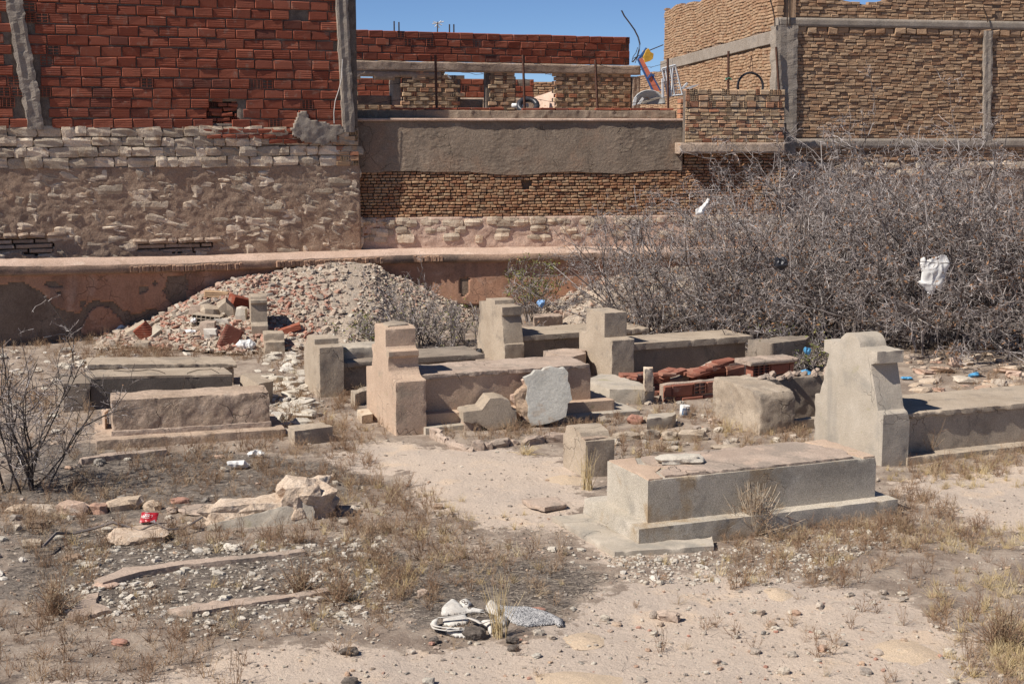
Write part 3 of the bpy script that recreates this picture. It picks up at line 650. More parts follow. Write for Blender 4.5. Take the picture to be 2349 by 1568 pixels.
# brick panel right of the pier, standing on a ledge
fP = Fr(1572, 25.3, 1800, 25.75); uP = fP.uz; P0u = uP(1572, 300)[0]; P1u = uP(1799, 300)[0]; zt = uP(1680, 207)[1]; zm = uP(1680, 247)[1]; zb = uP(1680, 327)[1]
T = thing('brick_panel_wall', 'patchwork panel of tan and red hollow bricks left of the tall corner pillar', 'wall', tuple(fP.P(np.array(P0u), np.array(zb), np.array(0.)))); M0 = TW(T)
it = courses(fP, P0u, P1u, zm, zt + .02, .108, .17, .14, .0, .013, .008, None, lambda u, z: VH[(2, 3)] if random.random() < .33 else None, VB, .12, .008, .36)
it += courses(fP, P0u, P1u, zb, zm - .01, .066, .15, .14, .0, .011, .006, None, lambda u, z: VH[(4, 2)] if random.random() < .10 else None, VB, .35, .012, .8, half=False)
pieces(T, 'brick', it, MAT['screen_hollow'], 300, M0=M0)
padd(T, panel('mortar_backing', fP, P0u, P1u, zb, zt - .01, .06, lambda U, Z_: -.018 + .01 * fb2(U, Z_, 7, 3, 4.0), MAT['joint'], None, .14))
padd(T, panel('concrete_ledge', fP, P0u - .12, P1u + .02, uP(1680, 352)[1], zb, .04, lambda U, Z_: .05 - .1 * (Z_ - uP(1680, 352)[1]) + .02 * fb2(U, Z_, 4, 4, 3.0), MAT['tan_render'], None, .3))
# ---------------------------------------------------------------- house with lattice brick screen behind the terrace
fC = Fr(795, 31.0, 1450, 33.6); uC = fC.uz
T = thing('lattice_brick_house', 'red brick storey over a lattice brick screen with three window openings, behind the terrace', 'house', tuple(fC.P(np.array(0.), np.array(0.), np.array(0.)))); M0 = TW(T)
C0 = uC(770, 200)[0]; C1 = uC(*Z2(1785, 500))[0]; C2 = uC(*Z2(1840, 500))[0]
zr1 = uC(1100, 68)[1]; zr0 = uC(1100, 144)[1]; zbm = uC(1100, 166)[1]; zc0 = uC(1100, 262)[1]
rect = lambda a, b, c, d: (uC(*Z2(a, c))[0], uC(*Z2(b, c))[0], uC(*Z2((a + b) / 2, d))[1], uC(*Z2((a + b) / 2, c))[1])
OPEN = [rect(125, 410, 430, 640), rect(762, 915, 438, 660), rect(1093, 1345, 436, 660)]
STEP = [(uC(*Z2(410, 430)), uC(*Z2(470, 460))), (uC(*Z2(660, 430)), uC(*Z2(762, 462))), (uC(*Z2(1080, 430)), uC(*Z2(1095, 462)))]
def opn(u, z):
    for a, b, c, d in OPEN:
        if a < u < b and c < z < d: return True
    for (p, q) in STEP:
        if p[0] < u < q[0] and q[1] < z: return True
    return False
# screen bricks: stretchers and hollow ends alternate
ch = (zbm - zc0) / 9.7; it = []; r = 0; z = zc0
while z < zbm - .02:
    u = C0 - (.146 if r % 2 else 0); k = 0
    while u < C1:
        L = .21 if k % 2 == 0 else .082
        if r % 4 == 0 and k % 6 == 5: L = .12
        lo, hi = max(u, C0), min(u + L, C1); c = (lo + hi) / 2
        if hi - lo > .04 and not opn(c, z + ch / 2):
            it.append((random.choice(VB) if k % 2 == 0 else VH[(2, 3)], fC.M(c, z + ch / 2, -.07 + random.uniform(-.006, .006), hi - lo - .012, .14, ch - .012, random.gauss(0, .006))))
        u += L; k += 1
    z += ch; r += 1
pieces(T, 'screen_brick', it, MAT['screen_hollow'], 300, 'screen_bricks', M0=M0)
padd(T, panel('screen_backing', fC, C0, C1, zc0, zbm - .005, .04, -.018, MAT['joint'], None, .14, keep=lambda U, Z_: ~np.vectorize(opn)(U, Z_)))
padd(T, panel('ring_beam', fC, C0, C2, zbm, zr0, .04, lambda U, Z_: .02 + .02 * fb2(U, Z_, 3, 4, 3.0), MAT['tan_render'], None, .2, ztop=lambda U: zr0 + .015 * fb2(U, U * 0, 5, 3, 1.0)))
ztopC = lambda u: np.interp(u, [uC(800, 60)[0], uC(1447, 80)[0]], [uC(800, 60)[1], uC(1447, 80)[1]])
it = courses(fC, C0, uC(1446, 100)[0], zr0 + .01, zr1 + .4, .1605, .315, .15, -.02, .013, .012, lambda u, z: z > ztopC(u), lambda u, z: VH[(2, 3)] if random.random() < .05 or u > uC(1440, 100)[0] else None, VB, .07, .008, .6)
pieces(T, 'brick', it, MAT['red_hollow'], 300, 'bricks', M0=M0)
padd(T, panel('mortar_backing', fC, C0, uC(1445, 100)[0], zr0 + .01, zr1, .08, -.035, MAT['joint'], None, .17, ztop=lambda U: ztopC(U) - .09))
column('end_column', fC, [(C1 + .02 + (C2 - C1) / 2, zbm), (C1 + .02 + (C2 - C1) / 2, zc0)], zc0, zbm, C2 - C1 - .04, .2, MAT['tan_render'], T, .012, 9.0, .01)
a = uC(*Z2(380, 500))[0]
column('window_post', fC, [(a, zbm), (a, zc0)], zc0, zbm - .01, .19, .24, MAT['pillar'], T, .012, 12.0, -.1)
a, b, c, d = OPEN[0]; padd(T, panel('lintel_course', fC, a - .2, uC(*Z2(640, 400))[0], zbm - .19, zbm - .004, .05, lambda U, Z_: .004 + .012 * fb2(U, Z_, 5, 3, 8.0), MAT['tan_render'], None, .12, keep=lambda U, Z_: (Z_ > zbm - .16 + .03 * fb2(U, Z_, 5, 3, 2.0))))
for k in range(3):
    a, b, c, d = OPEN[k]
    zz = uC(*Z2(500, (578, 595, 640)[k]))[1]
    if k < 2: padd(T, panel('sill', fC, a + .02, b - (.22 if k == 0 else .02), zc0, zz, .05, lambda U, Z_: -.2 + .02 * fb2(U, Z_, 5, 3, 5.0), MAT['mud_mortar'], None, .4))
mb = MB(); tube(mb, [fC.P(np.array(uC(*S2(*p))[0]), np.array(uC(*S2(*p))[1]), np.array(.05)) for p in [(1300,245),(1335,250),(1350,275),(1380,300)]], .018, 6)
padd(T, mb.obj('drain_pipe', plain('white_pipe', (.6,.6,.58))))
# starter bars and aerial on its roof
for (x, y0, y1, nm) in [(904, 64, 49, 'b'), (915, 64, 51, 'b'), (1031, 70, 56, 'b'), (1041, 70, 56, 'b')]:
    f = Fr(795, 31.3, 1450, 33.9); u, z = f.uz(x, y1); u2, z2 = f.uz(x, y0 + 8); mb = MB(); tube(mb, [f.P(np.array(u), np.array(z2 - .1), np.array(0.)), f.P(np.array(u), np.array(z), np.array(0.))], .016, 5)
    padd(T, mb.obj('starter_bar', MAT['iron']))
# wall further back, seen through the openings
fD = Fr(795, 36.5, 1450, 38.5); uD = fD.uz; D0 = uD(770, 200)[0]; D1 = uD(*Z2(1200, 480))[0]; zd1 = uD(*Z2(800, 468))[1]; zd0 = uD(*Z2(800, 690))[1]
TD = thing('red_yard_wall', 'red hollow brick wall seen through the window openings of the lattice screen', 'wall', tuple(fD.P(np.array(D0), np.array(zd0), np.array(0.)))); M0 = TW(TD)
zsi = uD(*Z2(800, 590))[1]
it = courses(fD, D0, D1, zsi, zd1 - .01, .1605, .31, .15, 0, .013, .01, lambda u, z: random.random() < .02, lambda u, z: VH[(2, 3)] if random.random() < .06 else None, VB, .08, .008, .6)
pieces(TD, 'brick', it, MAT['red_hollow'], 300, M0=M0)
padd(TD, panel('mortar_backing', fD, D0, D1, zsi, zd1 - .03, .1, -.02, MAT['joint'], None, .15)); padd(TD, panel('footing', fD, D0, D1 + .05, zd0 - 1.2, zsi, .06, lambda U, Z_: .03 + .03 * fb2(U, Z_, 4, 4, 3.0), MAT['tan_render'], None, .25))
fE = Fr(1180, 40, 1320, 37.0); uE = fE.uz; TE = thing('tan_yard_wall', 'tan rubble brick wall with slanting mortar top seen through the rightmost window opening', 'wall', tuple(fE.P(np.array(0.), np.array(0.), np.array(0.)))); M0 = TW(TE)
e0 = uE(*Z2(1165, 500))[0]; e1 = uE(*Z2(1420, 500))[0]; sl = lambda u: np.interp(u, [uE(*Z2(1190, 590))[0], uE(*Z2(1345, 540))[0]], [uE(*Z2(1190, 592))[1], uE(*Z2(1345, 540))[1]])
zE0 = uE(*Z2(1250, 700))[1] - .6
it = courses(fE, e0, e1, zE0, sl(e1) + .3, .06, .19, .12, 0, .014, .01, lambda u, z: z > sl(u) - .28, None, VR, .25, .02, half=False)
pieces(TE, 'brick', it, MAT['tan_brick'], 300, M0=M0); padd(TE, panel('mortar', fE, e0, e1, zE0, 1, .06, lambda U, Z_: np.where(Z_ > sl(U) - .3, .02, -.03) + .02 * fb2(U, Z_, 4, 3, 1.), MAT['coping'], None, .3, ztop=lambda U: sl(U)))
fK = Fr(1180, 44, 1320, 44.0); uK = fK.uz; TK = thing('shaded_brick_wall', 'dark brick wall top in the rightmost window opening, under the strip of sky', 'wall', tuple(fK.P(np.array(0.), np.array(0.), np.array(0.)))); M0 = TW(TK)
it = courses(fK, uK(*Z2(1180, 500))[0], uK(*Z2(1420, 500))[0], uK(*Z2(1250, 640))[1] - .4, uK(*Z2(1250, 492))[1], .075, .24, .12, 0, .02, .01, None, None, VR, .25, .02)
pieces(TK, 'brick', it, MAT['small_brick'], 300, M0=M0); padd(TK, panel('mortar', fK, uK(*Z2(1180, 500))[0], uK(*Z2(1420, 500))[0], uK(*Z2(1250, 640))[1] - .4, uK(*Z2(1250, 494))[1], .3, -.03, MAT['tan_joint'], None, .3))

# aerial standing behind the red parapet
TA = thing('aerial', 'small rooftop aerial above the red brick parapet', 'antenna', tuple(atY(1003, 90, 34.0))); mb = MB(); M0 = TW(TA)
pp = lambda x, y, Y=34.0: atY(x, y, Y) - np.array(TA.location)
tube(mb, [pp(1003, 92), pp(1004, 50)], .014, 5); mb.obj('mast', MAT['iron'], TA)
for a, b in (((992, 55), (1018, 50)), ((994, 50), (1014, 58)), ((998, 62), (1012, 48)), ((1000, 53), (1008, 65))):
    mb = MB(); tube(mb, [pp(*a), pp(*b)], .012, 4); mb.obj('element', plain('alu', (.5, .5, .5), .4), TA)
# ---------------------------------------------------------------- tall house on the right, thin tan bricks in a concrete frame
fR = Fr(1797, 26.2, 2349, 27.2); uR = fR.uz
T = thing('tan_brick_house', 'tall unfinished house of thin tan bricks in a concrete frame, upper right', 'house', tuple(fR.P(np.array(0.), np.array(0.), np.array(0.)))); M0 = TW(T)
R0 = 0.0; R1 = uR(2760, 300)[0]; zt1 = uR(2000, 318)[1]; zt0 = uR(2000, 340)[1]; zh1 = uR(2000, 44)[1]; zh0 = uR(2000, 64)[1]; rpil = [(uR(2265, 100)[0], uR(2265, 100)[1]), (uR(2263, 300)[0], uR(2263, 300)[1])]
cw = uR(1820, 300)[0]
wav = lambda u: .02 * math.sin(u * 1.7) + .012 * math.sin(u * 4.1)
def skR(u, z): return abs(u - pu(rpil, z)) < .12 and zt1 < z < zh0
it = courses(fR, cw - .04, R1, zt1, zh0 - .08, .0595, .185, .12, .0, .010, .008, skR, None, VT, .25, .012, half=False, djit=.012, tilt=wav)
ztR = lambda u: np.interp(u, [uR(1815, 0)[0], uR(1940, 8)[0], uR(1990, 20)[0], uR(2040, 2)[0], uR(2080, -30)[0], R1], [uR(1815, -40)[1], uR(1940, 2)[1], uR(1975, 12)[1], uR(2040, -2)[1], uR(2080, -40)[1], uR(2300, -40)[1]])
it2 = courses(fR, cw - .02, R1, zh1, uR(2000, -60)[1], .0595, .185, .12, .0, .010, .008, lambda u, z: z > ztR(u) or abs(u - pu(rpil, 0) - .0) < .05, None, VT, .25, .012, half=False, djit=.012, tilt=wav)
it3 = courses(fR, cw - .3, R1, uR(2000, 368)[1], zt0 - .01, .0595, .16, .12, .0, .010, .008, lambda u, z: random.random() < .06, None, VT, .3, .02, half=False, djit=.014)
# left flank running back
fL = Fr.__new__(Fr).set((fR.P(np.array(0.), 0., 0.)[:2] + np.array([-1.0, 9.6])), fR.P(np.array(-.16), 0., 0.)[:2]); uL = fL.uz
Lf = uL(1523, 100)[0]; Le = fL.len - .14
bt = lambda u: np.interp(u, [uL(1530, 138)[0], uL(1785, 68)[0]], [uL(1530, 138)[1], uL(1785, 68)[1]]); bb = lambda u: np.interp(u, [uL(1530, 160)[0], uL(1785, 98)[0]], [uL(1530, 160)[1], uL(1785, 98)[1]])
ttp = lambda u: np.interp(u, [uL(1523, 40)[0], uL(1690, 4)[0], uL(1790, -30)[0]], [uL(1523, 40)[1], uL(1690, 2)[1], uL(1790, -30)[1]])
zLb = uL(1700, 330)[1] - .3
it4 = courses(fL, Lf - 4.0, Le, zLb, float(bt(Le)) + .2, .0595, .185, .12, .0, .010, .008, lambda u, z: z > bb(u) - .02, None, VT, .25, .012, half=False, djit=.012, tilt=wav)
it5 = courses(fL, Lf, Le + .05, float(min(bt(Lf), bt(Le))), float(ttp(Le)) + .8, .0595, .185, .12, .0, .010, .008, lambda u, z: z < bt(u) + .02 or z > ttp(u) + .2, None, VT, .25, .012, half=False, djit=.012, tilt=wav)
pieces(T, 'brick', it + it2 + it3 + it4 + it5, MAT['tan_brick'], 300, 'bricks', M0=M0)
padd(T, panel('mortar_backing', fR, cw - .04, R1, uR(2000, 372)[1], uR(2000, -60)[1], .12, -.022, MAT['tan_joint'], None, .3, ztop=lambda U: np.minimum(ztR(U), 99)))
padd(T, panel('flank_backing', fL, Lf - 4.0, Le, zLb, 2, .15, -.022, MAT['tan_joint'], None, .3, ztop=lambda U: np.where(U < Lf, bb(U), ttp(U) + .15)))
fl2 = rough(fR, .012, 4.0, 3.0, .006)
padd(T, panel('upper_beam', fR, cw - .35, R1, zh0, zh1, .05, lambda U, Z_: .03 + fl2(U, Z_), MAT['pillar'], None, .2)); padd(T, panel('lower_beam', fR, cw - .35, R1, zt0, zt1, .05, lambda U, Z_: .04 + fl2(U, Z_), MAT['pillar'], None, .2))
padd(T, panel('flank_beam', fL, Lf - .3, Le + .05, 1, 2, .06, lambda U, Z_: .03 + .015 * fb2(U, Z_, 4, 4, 2.), MAT['pillar'], None, .2, ztop=bt, zbot=bb, resz=.06))
column('corner_column', fR, [((cw - .2) / 2, zh0), ((cw - .2) / 2 + .03, zt1)], zt1 - .3, zh0 + .02, cw + .22, .26, MAT['pillar'], T, .02, 3.0, .05)
column('facade_column', fR, rpil, zt1 - .02, zh0, .17, .2, MAT['pillar'], T, .02, 7.0, .04)
it = []; u = cw
while u < R1:       # header course of large bricks under the upper beam
    w = random.uniform(.13, .3); it.append((random.choice(VR), fR.M(u + w / 2, zh0 - .055 + random.uniform(-.01, .01), -.05 + random.uniform(-.02, .02), w - .02, .14, random.uniform(.09, .13), random.gauss(0, .04)))); u += w
pieces(T, 'large_brick', it, MAT['tan_brick'], 300, M0=M0)
for (x, y0, y1, bx) in ((1803, 60, -40, 0), (1809, 60, -40, 0), (2262, 52, 20, -10), (1775, 62, -30, -25)):
    mb = MB(); q = [fR.P(np.array(uR(x + bx * t * t, y0 + (y1 - y0) * t)[0]), np.array(uR(x, y0 + (y1 - y0) * t)[1]), np.array(.06)) for t in np.linspace(0, 1, 6)]; tube(mb, q, .012, 5); padd(T, mb.obj('starter_bar', MAT['iron']))
padd(T, panel('stone_footing', fR, cw - .5, R1, .4, uR(2000, 370)[1], .05, lambda U, Z_: -.03 + mudb(U, Z_), MAT['mud_mortar'], None, .3))
it = []; u = cw - .4
while u < R1: w = random.uniform(.15, .4); it.append((random.choice(VS), fR.M(u + w / 2, uR(2000, 372)[1] - .06 - random.choice([0, .14]), -.06, w - .02, .2, random.uniform(.1, .16), random.gauss(0, .05)))); u += w * .7
pieces(T, 'stone', it, MAT['limestone'], 300, M0=M0)
mb = MB(); hq = [uR(*Z3(*p)) for p in [(1050,900),(1090,875),(1098,890),(1070,930),(1075,980),(1050,985)]]
padd(T, panel('breach_shade', fR, min(p[0] for p in hq), max(p[0] for p in hq), min(p[1] for p in hq), max(p[1] for p in hq), .02, .035, MAT['hole_shade'], None, .02, keep=lambda U, Z_: inpoly(U, Z_, hq)))  # dark sheet on the wall face, coloured as the shade inside a breach
# ---------------------------------------------------------------- solid weathered blocks
def extr(mb, poly, a0, a1, axes=(1, 2, 0)):
    """prism of a polygon in axes[0],axes[1] run from a0 to a1 along axes[2]"""
    poly = list(poly); n = len(poly); V = np.zeros((2 * n, 3)); 
    area = sum(poly[i][0] * poly[(i + 1) % n][1] - poly[(i + 1) % n][0] * poly[i][1] for i in range(n))
    if area < 0: poly = poly[::-1]
    for i, (p, q) in enumerate(poly):
        for k, a in ((0, a0), (1, a1)): V[i + k * n, axes[0]] = p; V[i + k * n, axes[1]] = q; V[i + k * n, axes[2]] = a
    mb.add(V, [[list(range(n))[::-1], [n + i for i in range(n)]], [(i, (i + 1) % n, n + (i + 1) % n, n + i) for i in range(n)]], .5)
def solid(name, mb, mat, parent=None, vox=.02, erode=6, amp=.004, chip=.35, seed=0.0, M=None, lump=0.0, wave=3.0):
    me0 = mb.mesh('tmp', None); bm = bmesh.new(); bm.from_mesh(me0); bmesh.ops.triangulate(bm, faces=bm.faces); bmesh.ops.recalc_face_normals(bm, faces=bm.faces); bm.to_mesh(me0); bm.free()
    o = bpy.data.objects.new('tmp', me0); COL.objects.link(o); md_ = o.modifiers.new('r', 'REMESH'); md_.mode = 'SHARP'; md_.octree_depth = int(min(8, max(4, round(math.log2(max(o.dimensions) / .9 / vox))))); md_.scale = .9; md_.sharpness = 1.0; md_.use_remove_disconnected = False; md_.use_smooth_shade = False
    dg = bpy.context.evaluated_depsgraph_get(); me = bpy.data.meshes.new_from_object(o.evaluated_get(dg)); bpy.data.objects.remove(o); bpy.data.meshes.remove(me0)
    n = len(me.vertices); P = np.empty(n * 3); me.vertices.foreach_get('co', P); P = P.reshape(-1, 3)
    E_ = np.empty(len(me.edges) * 2, np.int64); me.edges.foreach_get('vertices', E_); E_ = E_.reshape(-1, 2)
    deg = np.bincount(E_.ravel(), minlength=n)[:, None].astype(float)
    def lap(P):
        S = np.stack([np.bincount(E_[:, 0], P[E_[:, 1], i], n) + np.bincount(E_[:, 1], P[E_[:, 0], i], n) for i in range(3)], 1); return S / deg - P
    mask = np.clip(fbm(P * 6 + seed * 3.3, 4) * 3.4 + chip - 1.0, 0.0, 1)[:, None]
    P = P + lap(P) * .12
    for _ in range(erode): P = P + mask * lap(P) * .7
    me.vertices.foreach_set('co', P.ravel()); me.update(); N = np.empty(n * 3); me.vertices.foreach_get('normal', N); N = N.reshape(-1, 3)
    cv = np.clip(-(lap(P) * N).sum(1) / vox * 3, 0, 1)[:, None]
    for _ in range(2): cv = np.maximum(cv, (cv + lap(np.repeat(cv, 3, 1))[:, :1]) * 1.3).clip(0, 1)
    d = amp * fbm(P * 9 + seed, 4) - cv[:, 0] * np.clip(fbm(P * 10 + seed * 2.1, 3) * 4 - 1.0 + chip, 0, 1) * min(vox, .02) * .7
    if lump: d = d + lump * fbm(P * wave + seed * 1.7 + 5, 4)
    P = P + N * d[:, None]; me.vertices.foreach_set('co', P.ravel()); me.update()
    me.polygons.foreach_set('use_smooth', np.ones(len(me.polygons), bool)); me.set_sharp_from_angle(angle=math.radians(32)); me.name = name; me.materials.clear(); me.materials.append(mat)
    return link(name, me, parent, M)
def bx(mb, x0, x1, y0, y1, z0, z1): mb.box((x0, y0, z0), (x1, y1, z1), .5); return mb
def sym(half, w):       # mirror a half outline (y,z from the ground up) about y = w/2
    return half + [(w - y, z) for y, z in half[::-1]]
def grave(name, label, N, ang, cat='grave', group=None):
    g = G(*N); return thing(name, label, cat, (g[0], g[1], 0), math.radians(ang), group)
S_ = lambda: MB()
AN = 22
# front grave: terrazzo box on a stepped plinth
T = grave('box_grave', 'large low speckled concrete box grave on a stepped plinth, nearest to the camera', (1465, 1253), AN)
solid('plinth', bx(S_(), 0, 2.36, 0, 1.0, -.12, .135), MAT['terrazzo'], T, .018, 4, .003, -.1, 1)
solid('box', bx(S_(), .14, 2.23, .13, .84, .10, .465), MAT['terrazzo'], T, .016, 4, .003, -.1, 2)
mb = S_(); extr(mb, [(.30,.16),(.9,.15),(1.5,.14),(2.02,.16),(2.10,.40),(2.0,.62),(1.9,.82),(1.1,.82),(.42,.80),(.36,.6),(.48,.42),(.33,.30)], .45, .486, (0, 1, 2))
solid('mortar_bed', mb, MAT['screed'], T, .014, 7, .006, .3, 3, lump=.004, wave=6)
mb = S_(); extr(mb, [(2.11,.14),(2.22,.14),(2.22,.83),(2.0,.83),(2.04,.6)], .45, .478, (0, 1, 2)); solid('tile_strip', mb, MAT['pink_render'], T, .014, 4, .003, .3, 4)
mb = S_(); extr(mb, [(.15,.14),(.27,.14),(.30,.32),(.42,.45),(.3,.62),(.38,.83),(.15,.83)], .45, .475, (0, 1, 2)); solid('tile_strip', mb, MAT['pink_render'], T, .014, 4, .003, .3, 5)
mb = S_(); extr(mb, [(-.26,-.12),(.5,-.26),(.62,-.02),(.02,.02),(-.02,.98),(-.3,.95)], -.05, .022, (0, 1, 2)); solid('pad', mb, MAT['concrete_pale'], T, .02, 6, .004, .3, 6)

# grave on the right with the round topped headstone
T = grave('headstone_grave', 'tall grey headstone with rounded top and box grave at the right edge', (2022, 1068), AN)
w = 1.12; half = [(0, -.1), (0, .485), (.02, .50), (.085, .51), (.22, .93), (.13, .945), (.13, 1.06), (.39, 1.065)]
arch = [(.56 - .165 * math.cos(a), 1.06 + .125 * math.sin(a)) for a in np.linspace(.1, math.pi - .1, 9)]
mb = S_(); extr(mb, half + arch + [(w - y, z) for y, z in half[::-1]], 0, .30); solid('headstone', mb, MAT['concrete_pale'], T, .016, 5, .004, 0, 7)
mb = S_(); bx(mb, .28, 2.9, .16, .92, -.1, .40); solid('box', mb, MAT['concrete'], T, .022, 6, .004, 0, 8)
mb = S_(); bx(mb, .26, 2.92, .13, .95, .395, .445); solid('lid', mb, MAT['concrete'], T, .02, 6, .005, .1, 9)
solid('plinth', bx(S_(), .28, 3.0, -.02, .16, -.1, .055), MAT['concrete'], T, .025, 5, .006, .2, 10)
# pink headstone and its box
T = grave('headstone_grave', 'pinkish stepped headstone with mossy top and long box grave, centre of the yard', (909, 994), AN)
w = 1.08; cc = [(.27 - .22 * math.cos(a), .83 - .09 - .19 * math.sin(a)) for a in np.linspace(math.pi / 2, 0.05, 7)]
cc = [(.06, .55), (.13, .556), (.19, .575), (.235, .62), (.255, .68), (.25, .745), (.225, .77)]
half = [(0, -.1), (0, .535), (.012, .545)] + cc + [(.225, .82), (.315, .835), (.335, .86), (.335, 1.04), (.37, 1.065)]
mb = S_(); extr(mb, sym(half, w), 0, .33); solid('headstone', mb, MAT['pink_render'], T, .015, 6, .004, 0, 11)
mb = S_(); extr(mb, [(.36, .03), (.5, .02), (.62, .05), (.70, .2), (.6, .3), (.42, .28)], 1.05, 1.085, (1, 0, 2)); solid('cap_fragment', mb, MAT['concrete'], T, .014, 8, .008, .4, 12)
solid('box', bx(S_(), .32, 2.32, .22, .88, .05, .52), MAT['pink_render'], T, .02, 5, .005, 0, 13)
mb = S_(); extr(mb, [(.33, .2), (1.4, .205), (1.5, .19), (2.3, .20), (2.33, .9), (.33, .9)], .51, .555, (0, 1, 2)); solid('lid', mb, MAT['screed'], T, .018, 9, .008, .35, 14, lump=.01, wave=5)
solid('step', bx(S_(), .32, 2.55, .08, 1.0, -.05, .16), MAT['pink_render'], T, .02, 5, .004, 0, 15); solid('plinth', bx(S_(), .3, 2.8, -.06, 1.1, -.1, .045), MAT['concrete_pale'], T, .024, 5, .004, .1, 16)
# left centre headstone with cracked slab
T = grave('headstone_grave', 'plain broken-topped grey headstone with a slab grave left of the pink headstone', (735, 908), AN)
w = .78; mb = S_(); extr(mb, [(0, -.1), (0, .575), (.22, .58), (.22, .645), (.5, .66), (.62, .64), (.62, .55), (.7, .5), (w, .42), (w, -.1)], 0, .29); solid('headstone', mb, MAT['concrete'], T, .017, 7, .005, .1, 17)
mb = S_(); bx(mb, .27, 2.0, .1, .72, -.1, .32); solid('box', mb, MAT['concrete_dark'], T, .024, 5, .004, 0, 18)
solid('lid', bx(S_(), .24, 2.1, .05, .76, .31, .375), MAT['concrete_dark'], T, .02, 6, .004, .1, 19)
mb = S_(); bx(mb, .25, .95, .3, .8, .37, .50); solid('broken_slab', mb, MAT['concrete_pale'], T, .022, 9, .012, .4, 20, lump=.02)
# tall tapered headstone at the back
T = grave('headstone_grave', 'tall tapered grey-brown headstone with box grave in front of the thorn bush', (1158, 832), 24)
w = .98; half = [(0, -.1), (0, .245), (.03, .255), (.12, .62), (.085, .63), (.085, .745), (.33, .755), (.34, .81), (.40, .815)]
mb = S_(); extr(mb, sym(half, w), 0, .29); solid('headstone', mb, MAT['concrete'], T, .016, 5, .004, 0, 21)
mb = S_(); bx(mb, .28, 2.2, .16, .84, -.1, .27); solid('box', mb, MAT['concrete_dark'], T, .025, 5, .004, 0, 22); solid('lid', bx(S_(), .26, 2.28, .1, .9, .265, .335), MAT['concrete'], T, .022, 5, .004, 0, 23)
# stepped headstone right of it
T = grave('headstone_grave', 'square stepped headstone with smooth lidded box grave, right of the tapered headstone', (1403, 868), 24)
w = .92; half = [(0, -.1), (0, .48), (.01, .49), (.205, .495), (.205, .81)]
mb = S_(); extr(mb, sym(half, w), 0, .32); solid('headstone', mb, MAT['concrete'], T, .016, 4, .005, -.1, 24)
mb = S_(); bx(mb, .3, 2.12, .2, .74, -.1, .32); solid('box', mb, MAT['concrete_dark'], T, .024, 4, .003, 0, 25); solid('lid', bx(S_(), .28, 2.2, .14, .82, .315, .40), MAT['concrete'], T, .02, 4, .003, 0, 26)
# small far headstone against the rubble
T = grave('headstone_grave', 'narrow shouldered headstone standing against the rubble heap', (578.5, 797), 14)
w = .52; half = [(0, -.1), (0, .31), (.03, .325), (.08, .36), (.085, .61), (.05, .64), (.05, .68), (.09, .69), (.1, .73), (.13, .745)]
mb = S_(); extr(mb, sym(half, w), 0, .235); solid('headstone', mb, MAT['concrete'], T, .014, 5, .004, .1, 27)
T = grave('headstone_stub', 'stub of a broken headstone in front of the rubble heap', (608, 808), 14, 'headstone')
mb = S_(); extr(mb, [(0,-.1),(0,.14),(.09,.15),(.1,.25),(.34,.26),(.36,.15),(.42,.14),(.42,-.1)], 0, .28); solid('block', mb, MAT['concrete'], T, .016, 8, .01, .35, 28, lump=.012)
# three box graves on the left
T = grave('box_grave', 'hindmost of the three low box graves on the left', (204, 880), 18)
g = G(201.7, 835.8, .33); T.location = (g[0], g[1], 0); T.rotation_euler.y = math.radians(2.6)
solid('box', bx(S_(), 0, 1.72, 0, .50, -.1, .29), MAT['concrete'], T, .022, 6, .006, .1, 29); solid('lid', bx(S_(), -.02, 1.75, -.03, .56, .28, .335), MAT['concrete'], T, .02, 8, .008, .3, 30)
T = grave('box_grave', 'smooth box grave with shade-darkened sides between the two other left graves', (205, 900), 23); g = G(205, 864.4, .36); T.location = (g[0], g[1], 0); T.rotation_euler.y = math.radians(2.6)
solid('box', bx(S_(), 0, 1.60, 0, .54, -.1, .335), MAT['shade_tint_render'], T, .02, 4, .003, 0, 31); solid('lid', bx(S_(), -.005, 1.605, .0, .545, .33, .36), MAT['concrete'], T, .02, 4, .003, 0, 131); solid('headstone', bx(S_(), -.3, -.01, -.05, .6, -.1, .30), MAT['concrete_dark'], T, .02, 5, .004, .1, 32)
mb = MB(); tube(mb, [(.3,.4,.368),(.45,.3,.367),(.6,.33,.37),(.72,.42,.368),(.8,.3,.367),(.84,.12,.367),(.85,-.012,.33)], .004, 4); mb.obj('wire', MAT['iron'], T)
mb = MB(); tube(mb, [(1.02,-.02,.2),(1.05,-.012,.33),(1.1,.1,.368),(1.25,.3,.368),(1.42,.32,.37),(1.45,.05,.367),(1.455,-.012,.3)], .004, 4); mb.obj('wire', MAT['iron'], T)
T = grave('box_grave', 'flaking tan rendered box grave on a wide plinth, foremost of the left graves', (258.7, 985), 17.5); g = G(256.7, 919.3, .42); T.location = (g[0], g[1], 0)
solid('box', bx(S_(), 0, 1.57, 0, .46, .0, .425), MAT['tan_render'], T, .017, 9, .012, .3, 33, lump=.012, wave=5); solid('plinth', bx(S_(), -.17, 1.7, -.2, .62, -.1, .065), MAT['tan_render'], T, .02, 8, .01, .3, 34)
solid('foot_strip', bx(S_(), -.02, 1.58, -.03, .0, .05, .115), MAT['screed'], T, .014, 6, .01, .4, 35)
